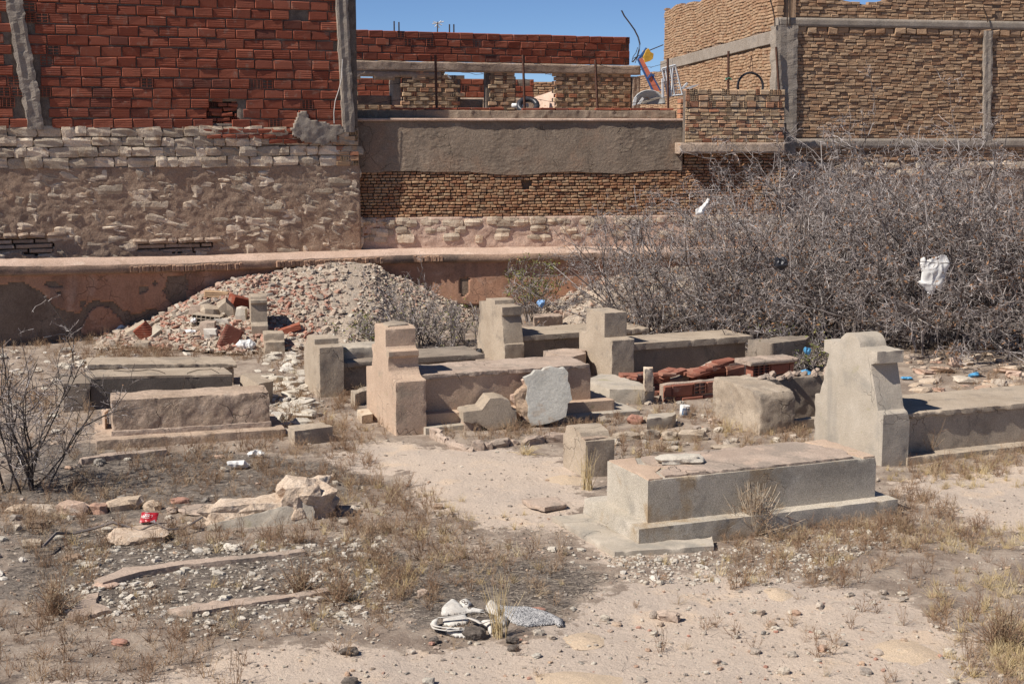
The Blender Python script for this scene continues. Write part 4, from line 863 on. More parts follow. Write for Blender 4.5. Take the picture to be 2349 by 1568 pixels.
# blocks traced by their top faces
BLK = 0
def block(name, label, cat, pts, zt, zb=-.06, mat='concrete', vox=.02, erode=7, lump=.008, tilt=(0, 0), amp=.006, group=None, chip=.3):
    global BLK; BLK += 1
    W_ = np.array([G(x, y, zt)[:2] for x, y in pts]); c = W_.mean(0); mb = MB(); extr(mb, [tuple(p - c) for p in W_], zb, zt, (0, 1, 2))
    o = solid(name, mb, MAT[mat], None, vox, erode, amp, chip, BLK * 1.37, None, lump); o.location = (c[0], c[1], 0); o.rotation_euler = (tilt[0], tilt[1], 0); tag(o, label, cat, group); return o
L = lambda f, pts: [f(*p) for p in pts]
block('concrete_block', 'long low concrete block lying left of the pink headstone foot', 'block', L(Z4, [(1735,1118),(1960,1093),(2008,1122),(1775,1150)]), .13)
block('concrete_block', 'tilted grey concrete block behind the three left graves', 'block', L(S4, [(1700,1100),(1830,1075),(2050,1130),(1890,1175)]), .24, tilt=(0, .12), erode=4)
block('concrete_block', 'small block beside the broken-topped grey headstone', 'block', L(Z5, [(305,905),(400,880),(440,890),(330,925)]), .13)
block('concrete_block', 'pale little block at the back of the pink headstone', 'block', L(Z5, [(345,1022),(410,1015),(440,1045),(370,1058)]), .09, mat='limestone')
block('concrete_block', 'cracked whitish block grave left of the square stepped headstone', 'block', L(Z5, [(1465,665),(1600,650),(1725,660),(1720,685),(1615,708)]), .27, mat='screed', lump=.016)
block('concrete_block', 'pale block between the tapered headstone and the bush', 'block', L(Z5, [(1405,445),(1560,440),(1585,455),(1412,468)]), .22, mat='screed')
block('concrete_block', 'low pale concrete block beside the paint tin', 'block', L(S7, [(735,648),(985,625),(998,642),(960,665),(720,692)]), .11, mat='concrete_pale')
block('concrete_block', 'small upright pale stub at the left end of the foremost left grave', 'block', L(Z4, [(612,1022),(645,1008),(657,1020),(630,1040)]), .24, mat='pink_render', vox=.014)
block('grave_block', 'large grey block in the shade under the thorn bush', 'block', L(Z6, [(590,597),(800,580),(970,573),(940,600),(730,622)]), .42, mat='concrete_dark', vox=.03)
block('flat_shard', 'thin flat pale shard lying on the sand before the front grave', 'slab', L(Z8, [(45,222),(210,214),(252,245),(150,262),(80,245)]), .035, .0, mat='screed', vox=.012, erode=3, lump=.004)
block('kerb_strip', 'pale kerb strip in the dark litter before the left graves', 'kerb', L(Z4, [(470,1305),(700,1275),(1000,1252),(1010,1262),(720,1290),(490,1318)]), .03, mat='screed')
# lying headstone with a broken marble piece
T = block('fallen_headstone', 'fallen headstone lying flat beside the red brick ruin', 'headstone', L(S7, [(135,330),(290,270),(390,268),(620,335),(795,385),(700,412),(370,415)]), .17, mat='concrete_pale', tilt=(.0, .02), erode=4)
block('marble_piece', 'jagged upright whitish marble fragment on the fallen headstone', 'fragment', L(S7, [(690,203),(775,203),(785,215),(700,222)]), .42, .15, mat='limestone', vox=.014)
MAT['whitewash'] = wmat('whitewash', (.41,.39,.345), (.48,.46,.41), 3, 60, .12, [((.40,.33,.26), 5, .56, .64, .7)], .006, 30, crack=.9)
# broken slab standing upright
PL = L(Z5, [(1352,832),(1420,788),(1465,778),(1520,765),(1590,772),(1618,800),(1622,870),(1632,925),(1640,960),(1610,1010),(1600,1060),(1560,1085),(1480,1105),(1440,1118),(1385,1120),(1340,1085),(1325,1030),(1290,960),(1285,930),(1330,905),(1372,885)])
base = G(*Z5(1450, 1115)); Yb = base[1]; fS = Fr.__new__(Fr).set(base[:2], base[:2] + np.array([1.0, .12])); mb = MB(); Q = [fS.uz(*p) for p in PL]
T = thing('broken_slab', 'broken pale slab of whitewashed masonry standing upright, right of the pink headstone grave', 'slab', (base[0], base[1], 0), math.atan2(.12, 1)); T.rotation_euler.x = -.10
FQ = [fS.uz(*p) for p in L(Z5, [(1352,832),(1400,812),(1420,788),(1465,790),(1480,775),(1520,765),(1570,778),(1595,770),(1618,800),(1615,850),(1626,870),(1632,925),(1640,960),(1612,985),(1610,1010),(1600,1060),(1560,1080),(1480,1105),(1440,1112),(1390,1118),(1372,1060),(1375,1000),(1362,960),(1372,885)])]; extr(mb, FQ, -.05, .10, (0, 2, 1))
solid('face', mb, MAT['whitewash'], T, .011, 2, .004, -.1, 50, lump=.004, wave=5)
mb = MB(); extr(mb, [(u * .93 - .02, z * .93 + .0) for u, z in Q], .08, .22, (0, 2, 1)); solid('rubble_core', mb, MAT['coping'], T, .016, 10, .02, .4, 51, lump=.05, wave=8)
mb = MB(); extr(mb, [fS.uz(*p) for p in L(Z5, [(1375,885),(1330,905),(1290,935),(1300,975),(1330,1030),(1350,1085),(1385,1095),(1380,1000),(1370,940)])], -.02, .12, (0, 2, 1)); solid('broken_edge', mb, MAT['mud_mortar'], T, .013, 8, .02, .4, 52, lump=.05, wave=9)
# fallen stepped piece
g = G(*Z5(985, 1150)); T = thing('fallen_headstone', 'fallen stepped headstone piece lying in front of the pink headstone grave', 'headstone', (g[0], g[1], 0), math.radians(14))
mb = MB(); extr(mb, [(0,.10),(.0,.20),(.2,.215),(.29,.33),(.40,.335),(.50,.30),(.53,.2),(.58,.19),(.58,.05),(.3,-.02),(.16,.06)], 0, .34, (0, 2, 1)); solid('block', mb, MAT['concrete'], T, .015, 5, .004, 0, 53)
solid('prop_stone', bx(S_(), .02, .2, .05, .3, -.05, .11), MAT['screed'], T, .016, 9, .012, .4, 54)
# small broken headstone beside the front grave
T = grave('headstone_stub', 'short broken headstone behind the front box grave', Z5(1722, 1420), AN, 'headstone'); 
mb = MB(); extr(mb, [(0,-.1),(0,.315),(.1,.325),(.13,.375),(.3,.405),(.42,.385),(.46,.30),(.5,.29),(.5,-.1)], 0, .29); solid('block', mb, MAT['concrete'], T, .014, 8, .006, .25, 55, lump=.006); 
mb = MB(); extr(mb, [(.02,.0),(.18,.01),(.28,.12),(.26,.3),(.05,.26)], .305, .335, (1, 0, 2)); solid('mortar_cap', mb, MAT['tan_render'], T, .014, 7, .015, .4, 56)
# open grave with a thick broken end block
T = grave('open_grave', 'opened concrete grave with thick broken end block left of the round topped headstone', Z6(660, 1172), AN)
mb = MB(); extr(mb, [(0,-.1),(0,.36),(.03,.42),(.25,.44),(.6,.45),(.95,.45),(.98,-.1)], 0, .42); solid('end_block', mb, MAT['concrete'], T, .018, 12, .012, .35, 57, lump=.022, wave=4)
solid('near_kerb', bx(S_(), .4, 1.5, .02, .14, -.1, .11), MAT['concrete'], T, .02, 6, .005, .1, 58)
solid('far_wall', bx(S_(), .4, 1.5, .62, .76, -.1, .44), MAT['concrete_dark'], T, .02, 9, .012, .35, 59)
it = [(random.choice(VS), np.array(Matrix.Translation((random.uniform(.42, 1.45), random.uniform(.6, .78), .45)) @ Euler((random.random(), random.random(), random.random() * 6)).to_matrix().to_4x4() @ Matrix.Diagonal((random.uniform(.06, .14), random.uniform(.05, .1), .05, 1)))) for _ in range(26)]
m0 = TW(T); pieces(T, 'rim_stone', [(v, m0 @ m) for v, m in it], MAT['screed'], 300, M0=m0)
# ruined grave of red hollow brick
g = G(*S7(880, 520)); g2 = G(*S7(1700, 440)); fX = Fr.__new__(Fr).set(g[:2], g2[:2]); T = thing('brick_grave', 'ruined open grave of red hollow bricks with a mortar capped end', 'grave', (g[0], g[1], 0)); M0 = TW(T); Lx = fX.len
it = courses(fX, 0, Lx, -.13, .17, .155, .29, .11, .0, .014, .008, None, lambda u, z: VH[(2, 3)] if random.random() < .1 else None, VB, .08, .015, .6)
it += courses(fX, Lx, Lx + .62, -.13, .29, .155, .29, .14, .02, .014, .008, None, lambda u, z: VH[(3, 4)] if random.random() < .3 else None, VR, .1, .015, .9)
for off, z1, mt in ((-.75, .13, 0), (-.38, .05, 0)): it += courses(fX, -.1, Lx + .6, -.13, z1, .155, .29, .11, off, .014, .008, lambda u, z: random.random() < .1, None, VR, .1, .02)
pieces(T, 'brick', it, MAT['dusty_red'], 300, M0=M0)
padd(T, panel('mortar_fill', fX, 0, Lx + .6, -.08, .25, .03, lambda U, Z_: -.025 + .01 * fb2(U, Z_, 7, 3, 1.), MAT['screed'], None, .09, ztop=lambda U: np.where(U < Lx, .185, .33) + .015 * fb2(U, U * 0, 6, 3, 2.)))
padd(T, panel('mortar_cap', fX, Lx - .05, Lx + .66, .325, .375, .02, lambda U, Z_: .05 + .02 * fb2(U, Z_, 8, 3, 1.), MAT['screed'], None, .28, ztop=lambda U: .375 + .012 * fb2(U, U * 0, 7, 3, 2.)))
padd(T, panel('back_mortar', fX, -.1, Lx + .6, -.08, .22, .03, lambda U, Z_: -.78 + .01 * fb2(U, Z_, 7, 3, 1.), MAT['screed'], None, .87, ztop=lambda U: .08 + np.clip((U - Lx * .6) * .3, 0, .16) + .04 * fb2(U, U * 0, 4, 3, 2.)))
it = [(random.choice(VR), fX.M(random.uniform(-.1, Lx), .15 + random.uniform(0, .03), random.uniform(-.8, -.68), random.uniform(.1, .28), .12, random.uniform(.04, .07), random.gauss(0, .1), random.gauss(0, .3))) for _ in range(22)]
it += [(random.choice(VR), fX.M(Lx - .35 + k * .09, .16 + k * .03, -.6, .26, .14, .05, .1)) for k in range(5)]
pieces(T, 'broken_brick', it, MAT['dusty_red'], 300, M0=M0)
# kerb ring with stones
MAT['stone_row'] = wmat('stone_row', (.4,.3,.2), (.40,.31,.23), 7, 70, .2, [((.55,.48,.40), 14, .58, .66, .6)], .01, 40, pal=[(0,(.50,.40,.30)),(.4,(.46,.35,.25)),(.6,(.42,.25,.18)),(.8,(.52,.45,.36)),(1,(.38,.31,.25))])
KV = [v_stone(240 + i, 4.0, .17, 3) for i in range(9)]
def kerb(label, pl, h, wd, mat, name='grave_kerb', step=(.10, .34), jit=.035, group=None):
    P = [G(*p)[:2] for p in pl]; b = Bend(P); T = thing(name, label, 'kerb', (P[0][0], P[0][1], 0), 0, group); u = 0; it = []
    while u < b.len - .05:
        w_ = min(random.uniform(*step), b.len - u); f = b.at(u + w_ / 2); hh = h * random.uniform(.5, 1.3)
        if random.random() < .12: u += w_ * .8; continue
        it.append((random.choice(KV), f.M(0, hh / 2 - .03, random.uniform(-jit, jit), w_ - .01, wd * random.uniform(.8, 1.15), hh + .06, random.gauss(0, .08), random.gauss(0, .2)))); u += w_
    pieces(T, 'kerb_stone', it, MAT[mat], 300, M0=TW(T)); return T
kerb('low kerb of rough stones round a bare grave plot in front of the pink headstone', L(Z5, [(805,1165),(970,1262),(1080,1255),(1230,1225),(1420,1215),(1600,1190),(1645,1185)]), .06, .1, 'screed')
kerb('low mortar kerb running right from the short broken headstone', L(S7, [(380,870),(700,850),(1000,850),(1280,860)]), .06, .12, 'concrete')
kerb('row of pink and tan stones bordering the litter at the far left', L(Z7, [(30,275),(180,262),(345,285),(480,275),(600,262),(740,252)]), .065, .13, 'stone_row', step=(.14, .32), jit=.06)
g = G(*Z7(900, 600)); T = thing('sunken_grave', 'sunken grave outlined by flush pale kerb strips in the foreground litter', 'grave', (g[0], g[1], 0))
for k, pts in enumerate(([(430,585),(560,530),(830,498),(1200,463),(1390,440),(1400,456),(1100,490),(840,515),(640,548),(470,598)], [(760,722),(900,688),(1250,655),(1500,618),(1510,636),(1290,672),(1080,700),(880,732)], [(310,742),(360,690),(400,650),(455,640),(440,690),(500,708),(520,718),(400,745)])):
    Wp = [G(*Z7(*p), .03)[:2] - g[:2] for p in pts]; mb = MB(); extr(mb, [tuple(p) for p in Wp], -.08, .018, (0, 1, 2)); solid('kerb_strip', mb, MAT['screed'], T, .016, 7, .006, .35, 60 + k)
# ---------------------------------------------------------------- stones, rubble, litter
RK = [v_stone(100 + i, 3.2, .16, 3) for i in range(10)]; RF = [v_stone(130 + i, 6.0, .16, 2) for i in range(10)]
MAT['rock_mix'] = wmat('rock_mix', (.4,.3,.2), (.30,.25,.20), 9, 90, .2, [((.52,.46,.38), 20, .58, .68, .6)], .006, 60, pal=[(0,(.52,.46,.37)),(.3,(.40,.33,.26)),(.5,(.28,.24,.205)),(.62,(.45,.32,.22)),(.70,(.38,.24,.17)),(.80,(.52,.47,.39)),(1,(.16,.145,.13))])
MAT['dark_clod'] = wmat('dark_clod', (.12,.10,.085), (.19,.16,.135), 20, 90, .3, [], .004, 60)
MAT['white_rock'] = wmat('white_rock', (.4,.3,.2), (.42,.38,.32), 9, 90, .15, [], .006, 60, pal=[(0,(.54,.49,.41)),(.5,(.46,.405,.33)),(.8,(.60,.55,.48)),(1,(.37,.31,.25))])
MAT['red_shard'] = wmat('red_shard', (.4,.3,.2), (.34,.15,.10), 12, 90, .2, [((.50,.40,.33), 22, .60, .68, .6)], .004, 60, pal=[(0,(.35,.185,.135)),(.4,(.40,.235,.175)),(.7,(.33,.16,.115)),(1,(.42,.31,.24))])
MAT['rubble_mix'] = wmat('rubble_mix', (.4,.3,.2), (.36,.29,.24), 12, 90, .2, [], .005, 60, pal=[(0,(.38,.31,.24)),(.25,(.44,.37,.29)),(.4,(.30,.245,.19)),(.52,(.36,.20,.14)),(.62,(.40,.30,.23)),(.8,(.35,.28,.215)),(.92,(.50,.44,.36)),(1,(.21,.175,.15))])
def rock(label, f, x0, y0, x1, y1, mat='rock_mix', dep=.7, group=None, name='rock', vox=None, var=None, sink=.25, lump=.12, rz=None):
    a = f(x0, y0); b = f(x1, y1); cx = (a[0] + b[0]) / 2; g = G(cx, b[1]); W_ = (b[0] - a[0]) / FP * g[1]; D = W_ * dep; hp = (b[1] - a[1]) / FP * g[1]
    sn = CAM_H / math.hypot(CAM_H, g[1]); D = min(D, hp / sn * .75); H_ = max((hp - D * sn) / math.sqrt(1 - sn * sn), .22 * W_ * .5, .02)
    z = float(hgt(g[0], g[1] + D / 2))
    if vox:
        mb = MB(); V, Fs = v_stone(int(cx) % 97, 4.0, .16, 3); mb.add(V * [W_, D, H_ * 1.25], Fs); o = solid(name, mb, MAT[mat], None, vox, 4, .01, .3, cx * .01, None, lump * W_ * .35, 4.0)
    else:
        V, Fs = var or random.choice(RK); o = link(name, shared(name, V, Fs, MAT[mat])); o.scale = (W_, D, H_ * 1.25)
    o.location = (g[0], g[1] + D / 2, z + H_ * .45); o.rotation_euler = (0, 0, random.uniform(-.3, .3) if rz is None else rz); tag(o, label, 'rock', group); return o
MAT['masonry'] = wmat('masonry', (.47,.36,.265), (.54,.43,.33), 7, 70, .22, [((.36,.26,.19), 9, .54, .64, .7), ((.55,.48,.40), 14, .58, .66, .6)], .014, 30)
g = G(*Z7(1210, 335)); T = thing('masonry_boulder', 'large broken boulder of pale masonry with a grey plastered face, left foreground', 'boulder', (g[0], g[1], float(hgt(g[0], g[1]))), .28); T.scale = (1.0, .95, .85)
mb = MB(); V, Fs = v_stone(9, 3.5, .2, 4); mb.add(V * [.44, .36, .42] + [.36, .22, .15], Fs); o = solid('rubble_core', mb, MAT['masonry'], T, .02, 1, .02, .1, 201, None, .05, 5.0); o.data.polygons.foreach_set('use_smooth', np.zeros(len(o.data.polygons), bool))
mb = MB(); V, Fs = v_stone(12, 5.0, .16, 4); mb.add(V * [.75, .34, .24] + [-.08, .24, .08], Fs); o = solid('rubble_core', mb, MAT['masonry'], T, .02, 1, .02, .1, 202, None, .03, 5.0); o.data.polygons.foreach_set('use_smooth', np.zeros(len(o.data.polygons), bool))
mb = MB(); extr(mb, [(-.52, -.04), (-.5, .03), (-.2, .10), (.05, .15), (.2, .17), (.27, .3), (.36, .28), (.42, .1), (.4, -.04)], 0, .1, (0, 2, 1)); o = solid('plaster_face', mb, MAT['concrete_pale'], T, .012, 5, .01, .2, 203, None, .02, 6.0); o.rotation_euler = (-.35, 0, 0)
rock('wide flat pinkish boulder half buried in the left foreground litter', Z7, 455, 330, 740, 425, 'masonry', .9, vox=.014)
rock('flat square tan stone left of the large masonry boulder', Z7, 808, 232, 985, 290, 'screed', .9, vox=.014, lump=.05)
rock('reddish stone lying left of the large masonry boulder', Z7, 775, 200, 860, 238, 'red_shard', .7, vox=.012)
rock('weathered pale stone lying on top of the front box grave', Z8, 678, 15, 852, 62, 'white_rock', .5, vox=.012).location.z += 0
o = bpy.data.objects['rock.003']
if o:
    g = G(*Z8(765, 55), .486); o.location = (g[0], g[1], .486 + .03); o.rotation_euler = (0, 0, .1); k = .47
    a, b = Z8(678, 15), Z8(852, 62); 
rock('angular tan stone alone on the sand in the right foreground', Z8, 668, 702, 782, 765, 'screed', .6, vox=.01, lump=.06)
rock('small round stone touching the angular tan stone on the sand', Z8, 632, 710, 668, 750, 'rock_mix', .8)
rock('brown lumpy stone beside the wide flat boulder', Z7, 280, 452, 362, 498, 'mud_mortar', .8, vox=.01)
rock('white stone in front of the brown lumpy stone', Z7, 358, 490, 448, 522, 'white_rock', .7)
rock('dark lumpy clod at the left edge of the foreground', Z7, 125, 305, 212, 352, 'undercoat', .8, vox=.012)
rock('flat grey cement piece lying at the left edge', Z7, 88, 398, 180, 442, 'concrete', .8, var=RF[1])
rock('reddish brick piece in the lower left corner', Z7, 500, 848, 580, 888, 'red_shard', .7)
rock('orange stone behind the discarded cloth', S5, 1605, 165, 1830, 250, 'red_shard', .6, vox=.008)
rock('white angular stone in the middle of the foreground scrub', Z7, 1615, 448, 1700, 485, 'white_rock', .6)
rock('tan pitted stone left of the discarded bag', Z7, 1912, 615, 1965, 660, 'screed', .8, vox=.01)
rock('flat tan stone at the rim of the sunken grave', Z7, 420, 590, 530, 622, 'coping', .8, var=RF[3])
rock('rounded stone on the sandy path before the front grave', Z7, 1988, 238, 2032, 266, 'mud_mortar', .8)
rock('reddish brown rock in front of the fallen headstone', S7, 540, 640, 690, 728, 'red_shard', .8, vox=.014)
rock('large grey rock leaning in the ruined brick grave', S7, 1820, 278, 1955, 410, 'concrete', .8, vox=.014)
rock('flat rubble slab lying in front of the open grave', S7, 1335, 915, 1590, 965, 'concrete', .6, vox=.014)
rock('pale stone in the rubble before the open grave', S7, 1305, 668, 1420, 725, 'screed', .6)
rock('flat pale stone behind the round topped headstone', Z6, 1515, 930, 1630, 975, 'screed', .6, var=RF[4])
rock('broken pale rock at the far right under the bush', Z6, 1815, 705, 1890, 765, 'coping', .8, vox=.014)
rock('second pale rock at the right edge under the bush', Z6, 2160, 778, 2250, 830, 'coping', .8, vox=.014)
# scattered stones, single ones first
def scatter(n, poly, size, mat, name, label, group, cap=300, variants=None, flat=(.3, .7), zf=None, mask=None, cat='stone', power=2.2):
    W_ = np.array([G(*p)[:2] for p in poly]); lo, hi = W_.min(0), W_.max(0); X = RN.uniform(lo[0], hi[0], n * 8); Y = RN.uniform(lo[1], hi[1], n * 8)
    k = np.nonzero(inpoly(X, Y, [tuple(p) for p in W_]))[0][:n]; S = size[0] + (size[1] - size[0]) * RN.random(len(k)) ** power; out = list(zip(X[k], Y[k], S))
    if not out: return
    Zs = (zf or hgt)(np.array([o[0] for o in out]), np.array([o[1] for o in out])); items = []
    for (x, y, s), z in zip(out, Zs):
        a, b = s * RN.uniform(.55, 1), s * RN.uniform(*flat); R_ = np.array(Euler((RN.normal(0, .18), RN.normal(0, .18), RN.uniform(0, 6.28))).to_matrix()); M = np.eye(4); M[:3, :3] = R_ * [s, a, b]; M[:3, 3] = (x, y, z + b * .22)
        items.append((random.choice(variants or RK), M))
    if cap:
        items.sort(key=lambda t: -np.linalg.norm(t[1][:3, 0]) / t[1][1, 3])
        for (V, Fs), m in items[:cap]:
            o = link(name, shared(name, V, Fs, MAT[mat])); o.matrix_basis = Matrix(m.tolist()); tag(o, label, cat, group)
        items = items[cap:]
    if items:
        mb = MB(); by = {}
        for v, m in items: by.setdefault(id(v[0]), [v, []])[1].append(m)
        for v, ms_ in by.values(): mb.many(v[0], v[1], ms_, RN.random(len(ms_)))
        o = mb.obj(name + 's' if not name.endswith('s') else name, MAT[mat]); o['kind'] = 'stuff'; o['label'] = 'small ' + label if not label.startswith('small') else label
ALLG = [(-60,860),(2400,860),(2400,1600),(-60,1600)]
scatter(60, [(-20,1200),(900,1230),(960,1400),(600,1480),(-20,1440)], (.04, .10), 'white_rock', 'stone', 'whitish stone scattered in the left foreground litter', 'whitish foreground stones', 35)
scatter(70, [(0,1000),(800,1040),(900,1200),(-20,1220)], (.04, .11), 'rock_mix', 'stone', 'stone scattered in the dark litter before the left graves', 'stones in the dark litter', 25)
scatter(130, [(620,800),(700,810),(720,1000),(660,1000),(560,900)], (.07, .26), 'white_rock', 'stone', 'flat pale stone in the stony strip left of the broken-topped headstone', 'pale stones of the stony strip', 45, RF, (.18, .4))
scatter(70, [(2080,820),(2400,800),(2400,910),(2100,905)], (.08, .30), 'stone_row', 'stone', 'pale flat stone on the stony ground at the right edge', 'pale stones at the right edge', 28, RF, (.15, .35))
scatter(60, [(1230,760),(1345,760),(1345,900),(1310,900)], (.06, .2), 'white_rock', 'stone', 'white stone behind the upright broken slab', 'white stones behind the broken slab', 18, RF, (.2, .5))
scatter(70, [(1250,1240),(1560,1280),(1960,1200),(2060,1200),(1900,1330),(1500,1330),(1290,1300)], (.03, .08), 'white_rock', 'stone', 'white stone in the gravel in front of the front box grave', 'white stones in the gravel', 22)
scatter(60, [(1290,880),(1640,930),(1860,1000),(1850,1040),(1420,1040),(1300,980)], (.05, .16), 'rock_mix', 'stone', 'stone lying among the broken graves in the middle', 'stones among the broken graves', 30)
scatter(90, [(900,1430),(2300,1330),(2349,1568),(700,1568)], (.03, .075), 'rock_mix', 'stone', 'pebble sized stone on the bare sand in the foreground', 'stones on the foreground sand', 40)
scatter(60, [(-20,800),(560,800),(560,830),(150,850),(150,1000),(-20,1000)], (.06, .2), 'white_rock', 'stone', 'pale stone in the weeds around the left graves', 'pale stones around the left graves', 28, RF, (.2, .5))
scatter(900, ALLG, (.02, .05), 'rock_mix', 'pebbles', 'small mixed pebbles strewn over the yard', None, 0)
scatter(5200, [(-60,1180),(2400,1150),(2400,1600),(-60,1600)], (.006, .028), 'rock_mix', 'pebbles', 'small gravel strewn over the foreground', None, 0, RF, power=3.2)
scatter(320, [(150,1240),(880,1230),(900,1400),(560,1440),(150,1400)], (.02, .075), 'white_rock', 'gravel', 'small white rubble in the sunken grave', None, 0, RF, (.25, .5))
scatter(1400, [(-60,1000),(2400,1150),(2400,1600),(-60,1600)], (.005, .018), 'white_rock', 'flecks', 'small white flecks of plaster and paper strewn over the ground', None, 0, RF, (.1, .2))
scatter(900, [(600,1180),(1400,1020),(2400,1050),(2400,1600),(400,1600)], (.006, .022), 'dark_clod', 'clods', 'small dark clods and droppings on the sand', None, 0, RF)
scatter(1100, [(150,1240),(900,1230),(900,1420),(560,1470),(100,1420)], (.012, .04), 'white_rock', 'gravel', 'small white gravel in the sunken grave', None, 0)
scatter(900, [(1350,1270),(1600,1260),(2050,1190),(2060,1230),(1800,1330),(1450,1330)], (.012, .035), 'white_rock', 'gravel', 'small white gravel before the front grave', None, 0)
scatter(36, [(600,1480),(2200,1350),(2300,1568),(500,1568)], (.012, .04), 'red_shard', 'shards', 'small red brick shards on the sand', None, 0)

# rubble heap: a mound of earth with broken brick over it
HX = [200,250,330,420,500,540,600,700,800,860,900,960,1040,1090,1150]; HY = [790,778,752,702,662,646,640,620,606,612,640,662,700,735,775]
RX = [1180,1230,1300,1380,1450,1600,1750,1900]; RYY = [790,742,690,652,632,620,640,790]
def heapfun(XS, YS, dr, foot):
    Rr = []
    for x, y in zip(XS, YS):
        Yw = float(np.interp(x, [b[0] for b in BW], [b[1] for b in BW])); Y = Yw - dr; p = atY(x, y, Y); Rr.append((p[0] / p[1], Y, max(p[2], 0)))
    Rr = np.array(Rr)
    def f(x, y):
        x = np.asarray(x, float); y = np.asarray(y, float); s = x / y; Yr = np.interp(s, Rr[:, 0], Rr[:, 1]); zr = np.interp(s, Rr[:, 0], Rr[:, 2], 0, 0); zr = np.where((s < Rr[0, 0]) | (s > Rr[-1, 0]), 0, zr)
        t = np.clip((Yr - y) / (.5 + zr * foot), 0, 1); return zr * (1 - t) ** 1.0 + .03 * fb2(x, y, 3, 4, 3.) * (zr > .04) * (t < 1) - .03 * (t >= 1) - .03 * (zr <= .01)
    return f, Rr
heap, HR = heapfun(HX, HY, .55, 2.1); heap2, HR2 = heapfun(RX, RYY, .8, 2.3)
def mound(T, f, x0, x1, y0, y1, mat):
    X, Y = np.meshgrid(np.arange(x0, x1, .06), np.arange(y0, y1, .06)); Zm = f(X, Y); Zg = hgt(X, Y); Zm = np.where(Zm > .0, np.maximum(Zm, Zg - .02), Zg - .05)
    yw = np.interp(X / Y, [float(p[0] / p[1]) for p in bpts], [p[1] for p in bpts]); ok = (Y < yw - .02)
    I = np.arange(X.size).reshape(X.shape); q = np.stack([I[:-1, :-1], I[:-1, 1:], I[1:, 1:], I[1:, :-1]], -1); keep = ok[:-1, :-1] & ok[1:, 1:] & ok[1:, :-1] & ok[:-1, 1:] & ((Zm > Zg - .04)[:-1, :-1])
    me = mesh_np('mound', np.stack([X, Y, Zm], -1).reshape(-1, 3), [q[keep]], mat, True); return padd(T, link('mound', me))
MAT['rubble_earth'] = wmat('rubble_earth', (.44,.36,.28), (.36,.29,.225), 6, 60, .3, [((.38,.24,.17), 9, .58, .66, .4), ((.52,.47,.41), 14, .58, .66, .6)], .03, 16)
def rubble(T, f, poly, n, size, mat, name, cap, red=False, variants=None, power=2.5, flat=(.25, .7)):
    M0 = TW(T); W_ = [tuple(G(*p)[:2]) for p in poly]; Wn = np.array(W_); lo, hi = Wn.min(0), Wn.max(0); items = []; k = 0
    X = RN.uniform(lo[0], hi[0], n * 6); Y = RN.uniform(lo[1], hi[1], n * 6); ok = inpoly(X, Y, W_); X, Y = X[ok], Y[ok]; z = f(X, Y); yw = np.interp(X / Y, [float(p[0] / p[1]) for p in bpts], [p[1] for p in bpts]); ok = (z > .02) & (Y < yw - .12); X, Y, z = X[ok][:n], Y[ok][:n], z[ok][:n]
    for x, y, zz in zip(X, Y, z):
        s = size[0] + (size[1] - size[0]) * RN.random() ** power; a = s * RN.uniform(.45, .9); b = s * RN.uniform(*flat)
        M = Matrix.Translation((x, y, zz + b * .2)) @ Euler((RN.normal(.2, .4), RN.normal(0, .4), RN.uniform(0, 6.28))).to_matrix().to_4x4() @ Matrix.Diagonal((s, a, b, 1)); items.append((random.choice(variants or RF), np.array(M)))
    pieces(T, name, items, MAT[mat], cap, name + 's', M0=M0)
T = thing('rubble_heap', 'heap of broken red brick and earth piled against the boundary wall', 'rubble heap', (-3.2, 21.0, 0))
mound(T, heap, -6.6, .4, 18.6, 24.4, MAT['rubble_earth'])
BRKP = [(200,900),(560,900),(820,830),(860,760),(820,690),(760,640),(600,560),(200,620)]; 
hp_ = lambda x, y: heap(x, y)
WH = [(-6.5, 18.6), (-1.9, 18.6), (-1.9, 24), (-6.5, 24)]
def rubW(T, f, W_, *a, **k):
    global G; G0 = G; G = lambda x, y, z=0.0: np.array([x, y, 0.0])
    try: rubble(T, f, W_, *a, **k)
    finally: G = G0
rubW(T, heap, [(-6.5, 18.6), (-2.9, 18.6), (-2.7, 21.4), (-3.0, 22.2), (-6.5, 23.5)], 1300, (.03, .13), 'red_shard', 'brick_fragment', 300, power=2.6, flat=(.15, .4))
rubW(T, heap, [(-6.5, 18.6), (-2.7, 18.6), (-2.5, 22), (-2.9, 24), (-6.5, 24)], 2600, (.025, .13), 'rubble_mix', 'rubble_piece', 300, power=3.0)
rubW(T, heap, WH, 350, (.03, .10), 'white_rock', 'plaster_fragment', 120, power=2.2, flat=(.15, .4))
rubW(T, heap, [(-2.4, 19), (.4, 19), (.4, 24.3), (-2.4, 24.3)], 2200, (.02, .09), 'rubble_mix', 'rubble_piece', 60, power=3.5)
# bigger single pieces on the heap
def on_heap(f, zx, zy, dims, mat, name, label=None, rot=(0, 0, 0), var=None, hf=heap):
    d = ray(*f(zx, zy)); t = 17.5 / d[1]; p = CAM + d * t
    for _ in range(4000):
        p = CAM + d * t
        if p[2] < max(float(hf(p[0], p[1])), float(hgt(p[0], p[1]))): break
        t += .004 / d[1] * 4
    V, Fs = var or random.choice(RF); o = link(name, shared(name, V, Fs, MAT[mat])); o.parent = T; o.matrix_basis = Matrix.Translation(Vector(p) - T.location + Vector((0, 0, dims[2] * .3))) @ Euler(rot).to_matrix().to_4x4() @ Matrix.Diagonal((*dims, 1))
    if label: o['label'] = label
    return o
on_heap(S4, 1120, 470, (.95, .09, .05), 'concrete_pale', 'plank', 'long pale plank', (0, -.45, .15), VB[0])
on_heap(S4, 1385, 555, (.42, .2, .16), 'concrete', 'hollow_block', 'grey hollow block', (0, .1, -.1), VH[(6, 3)])
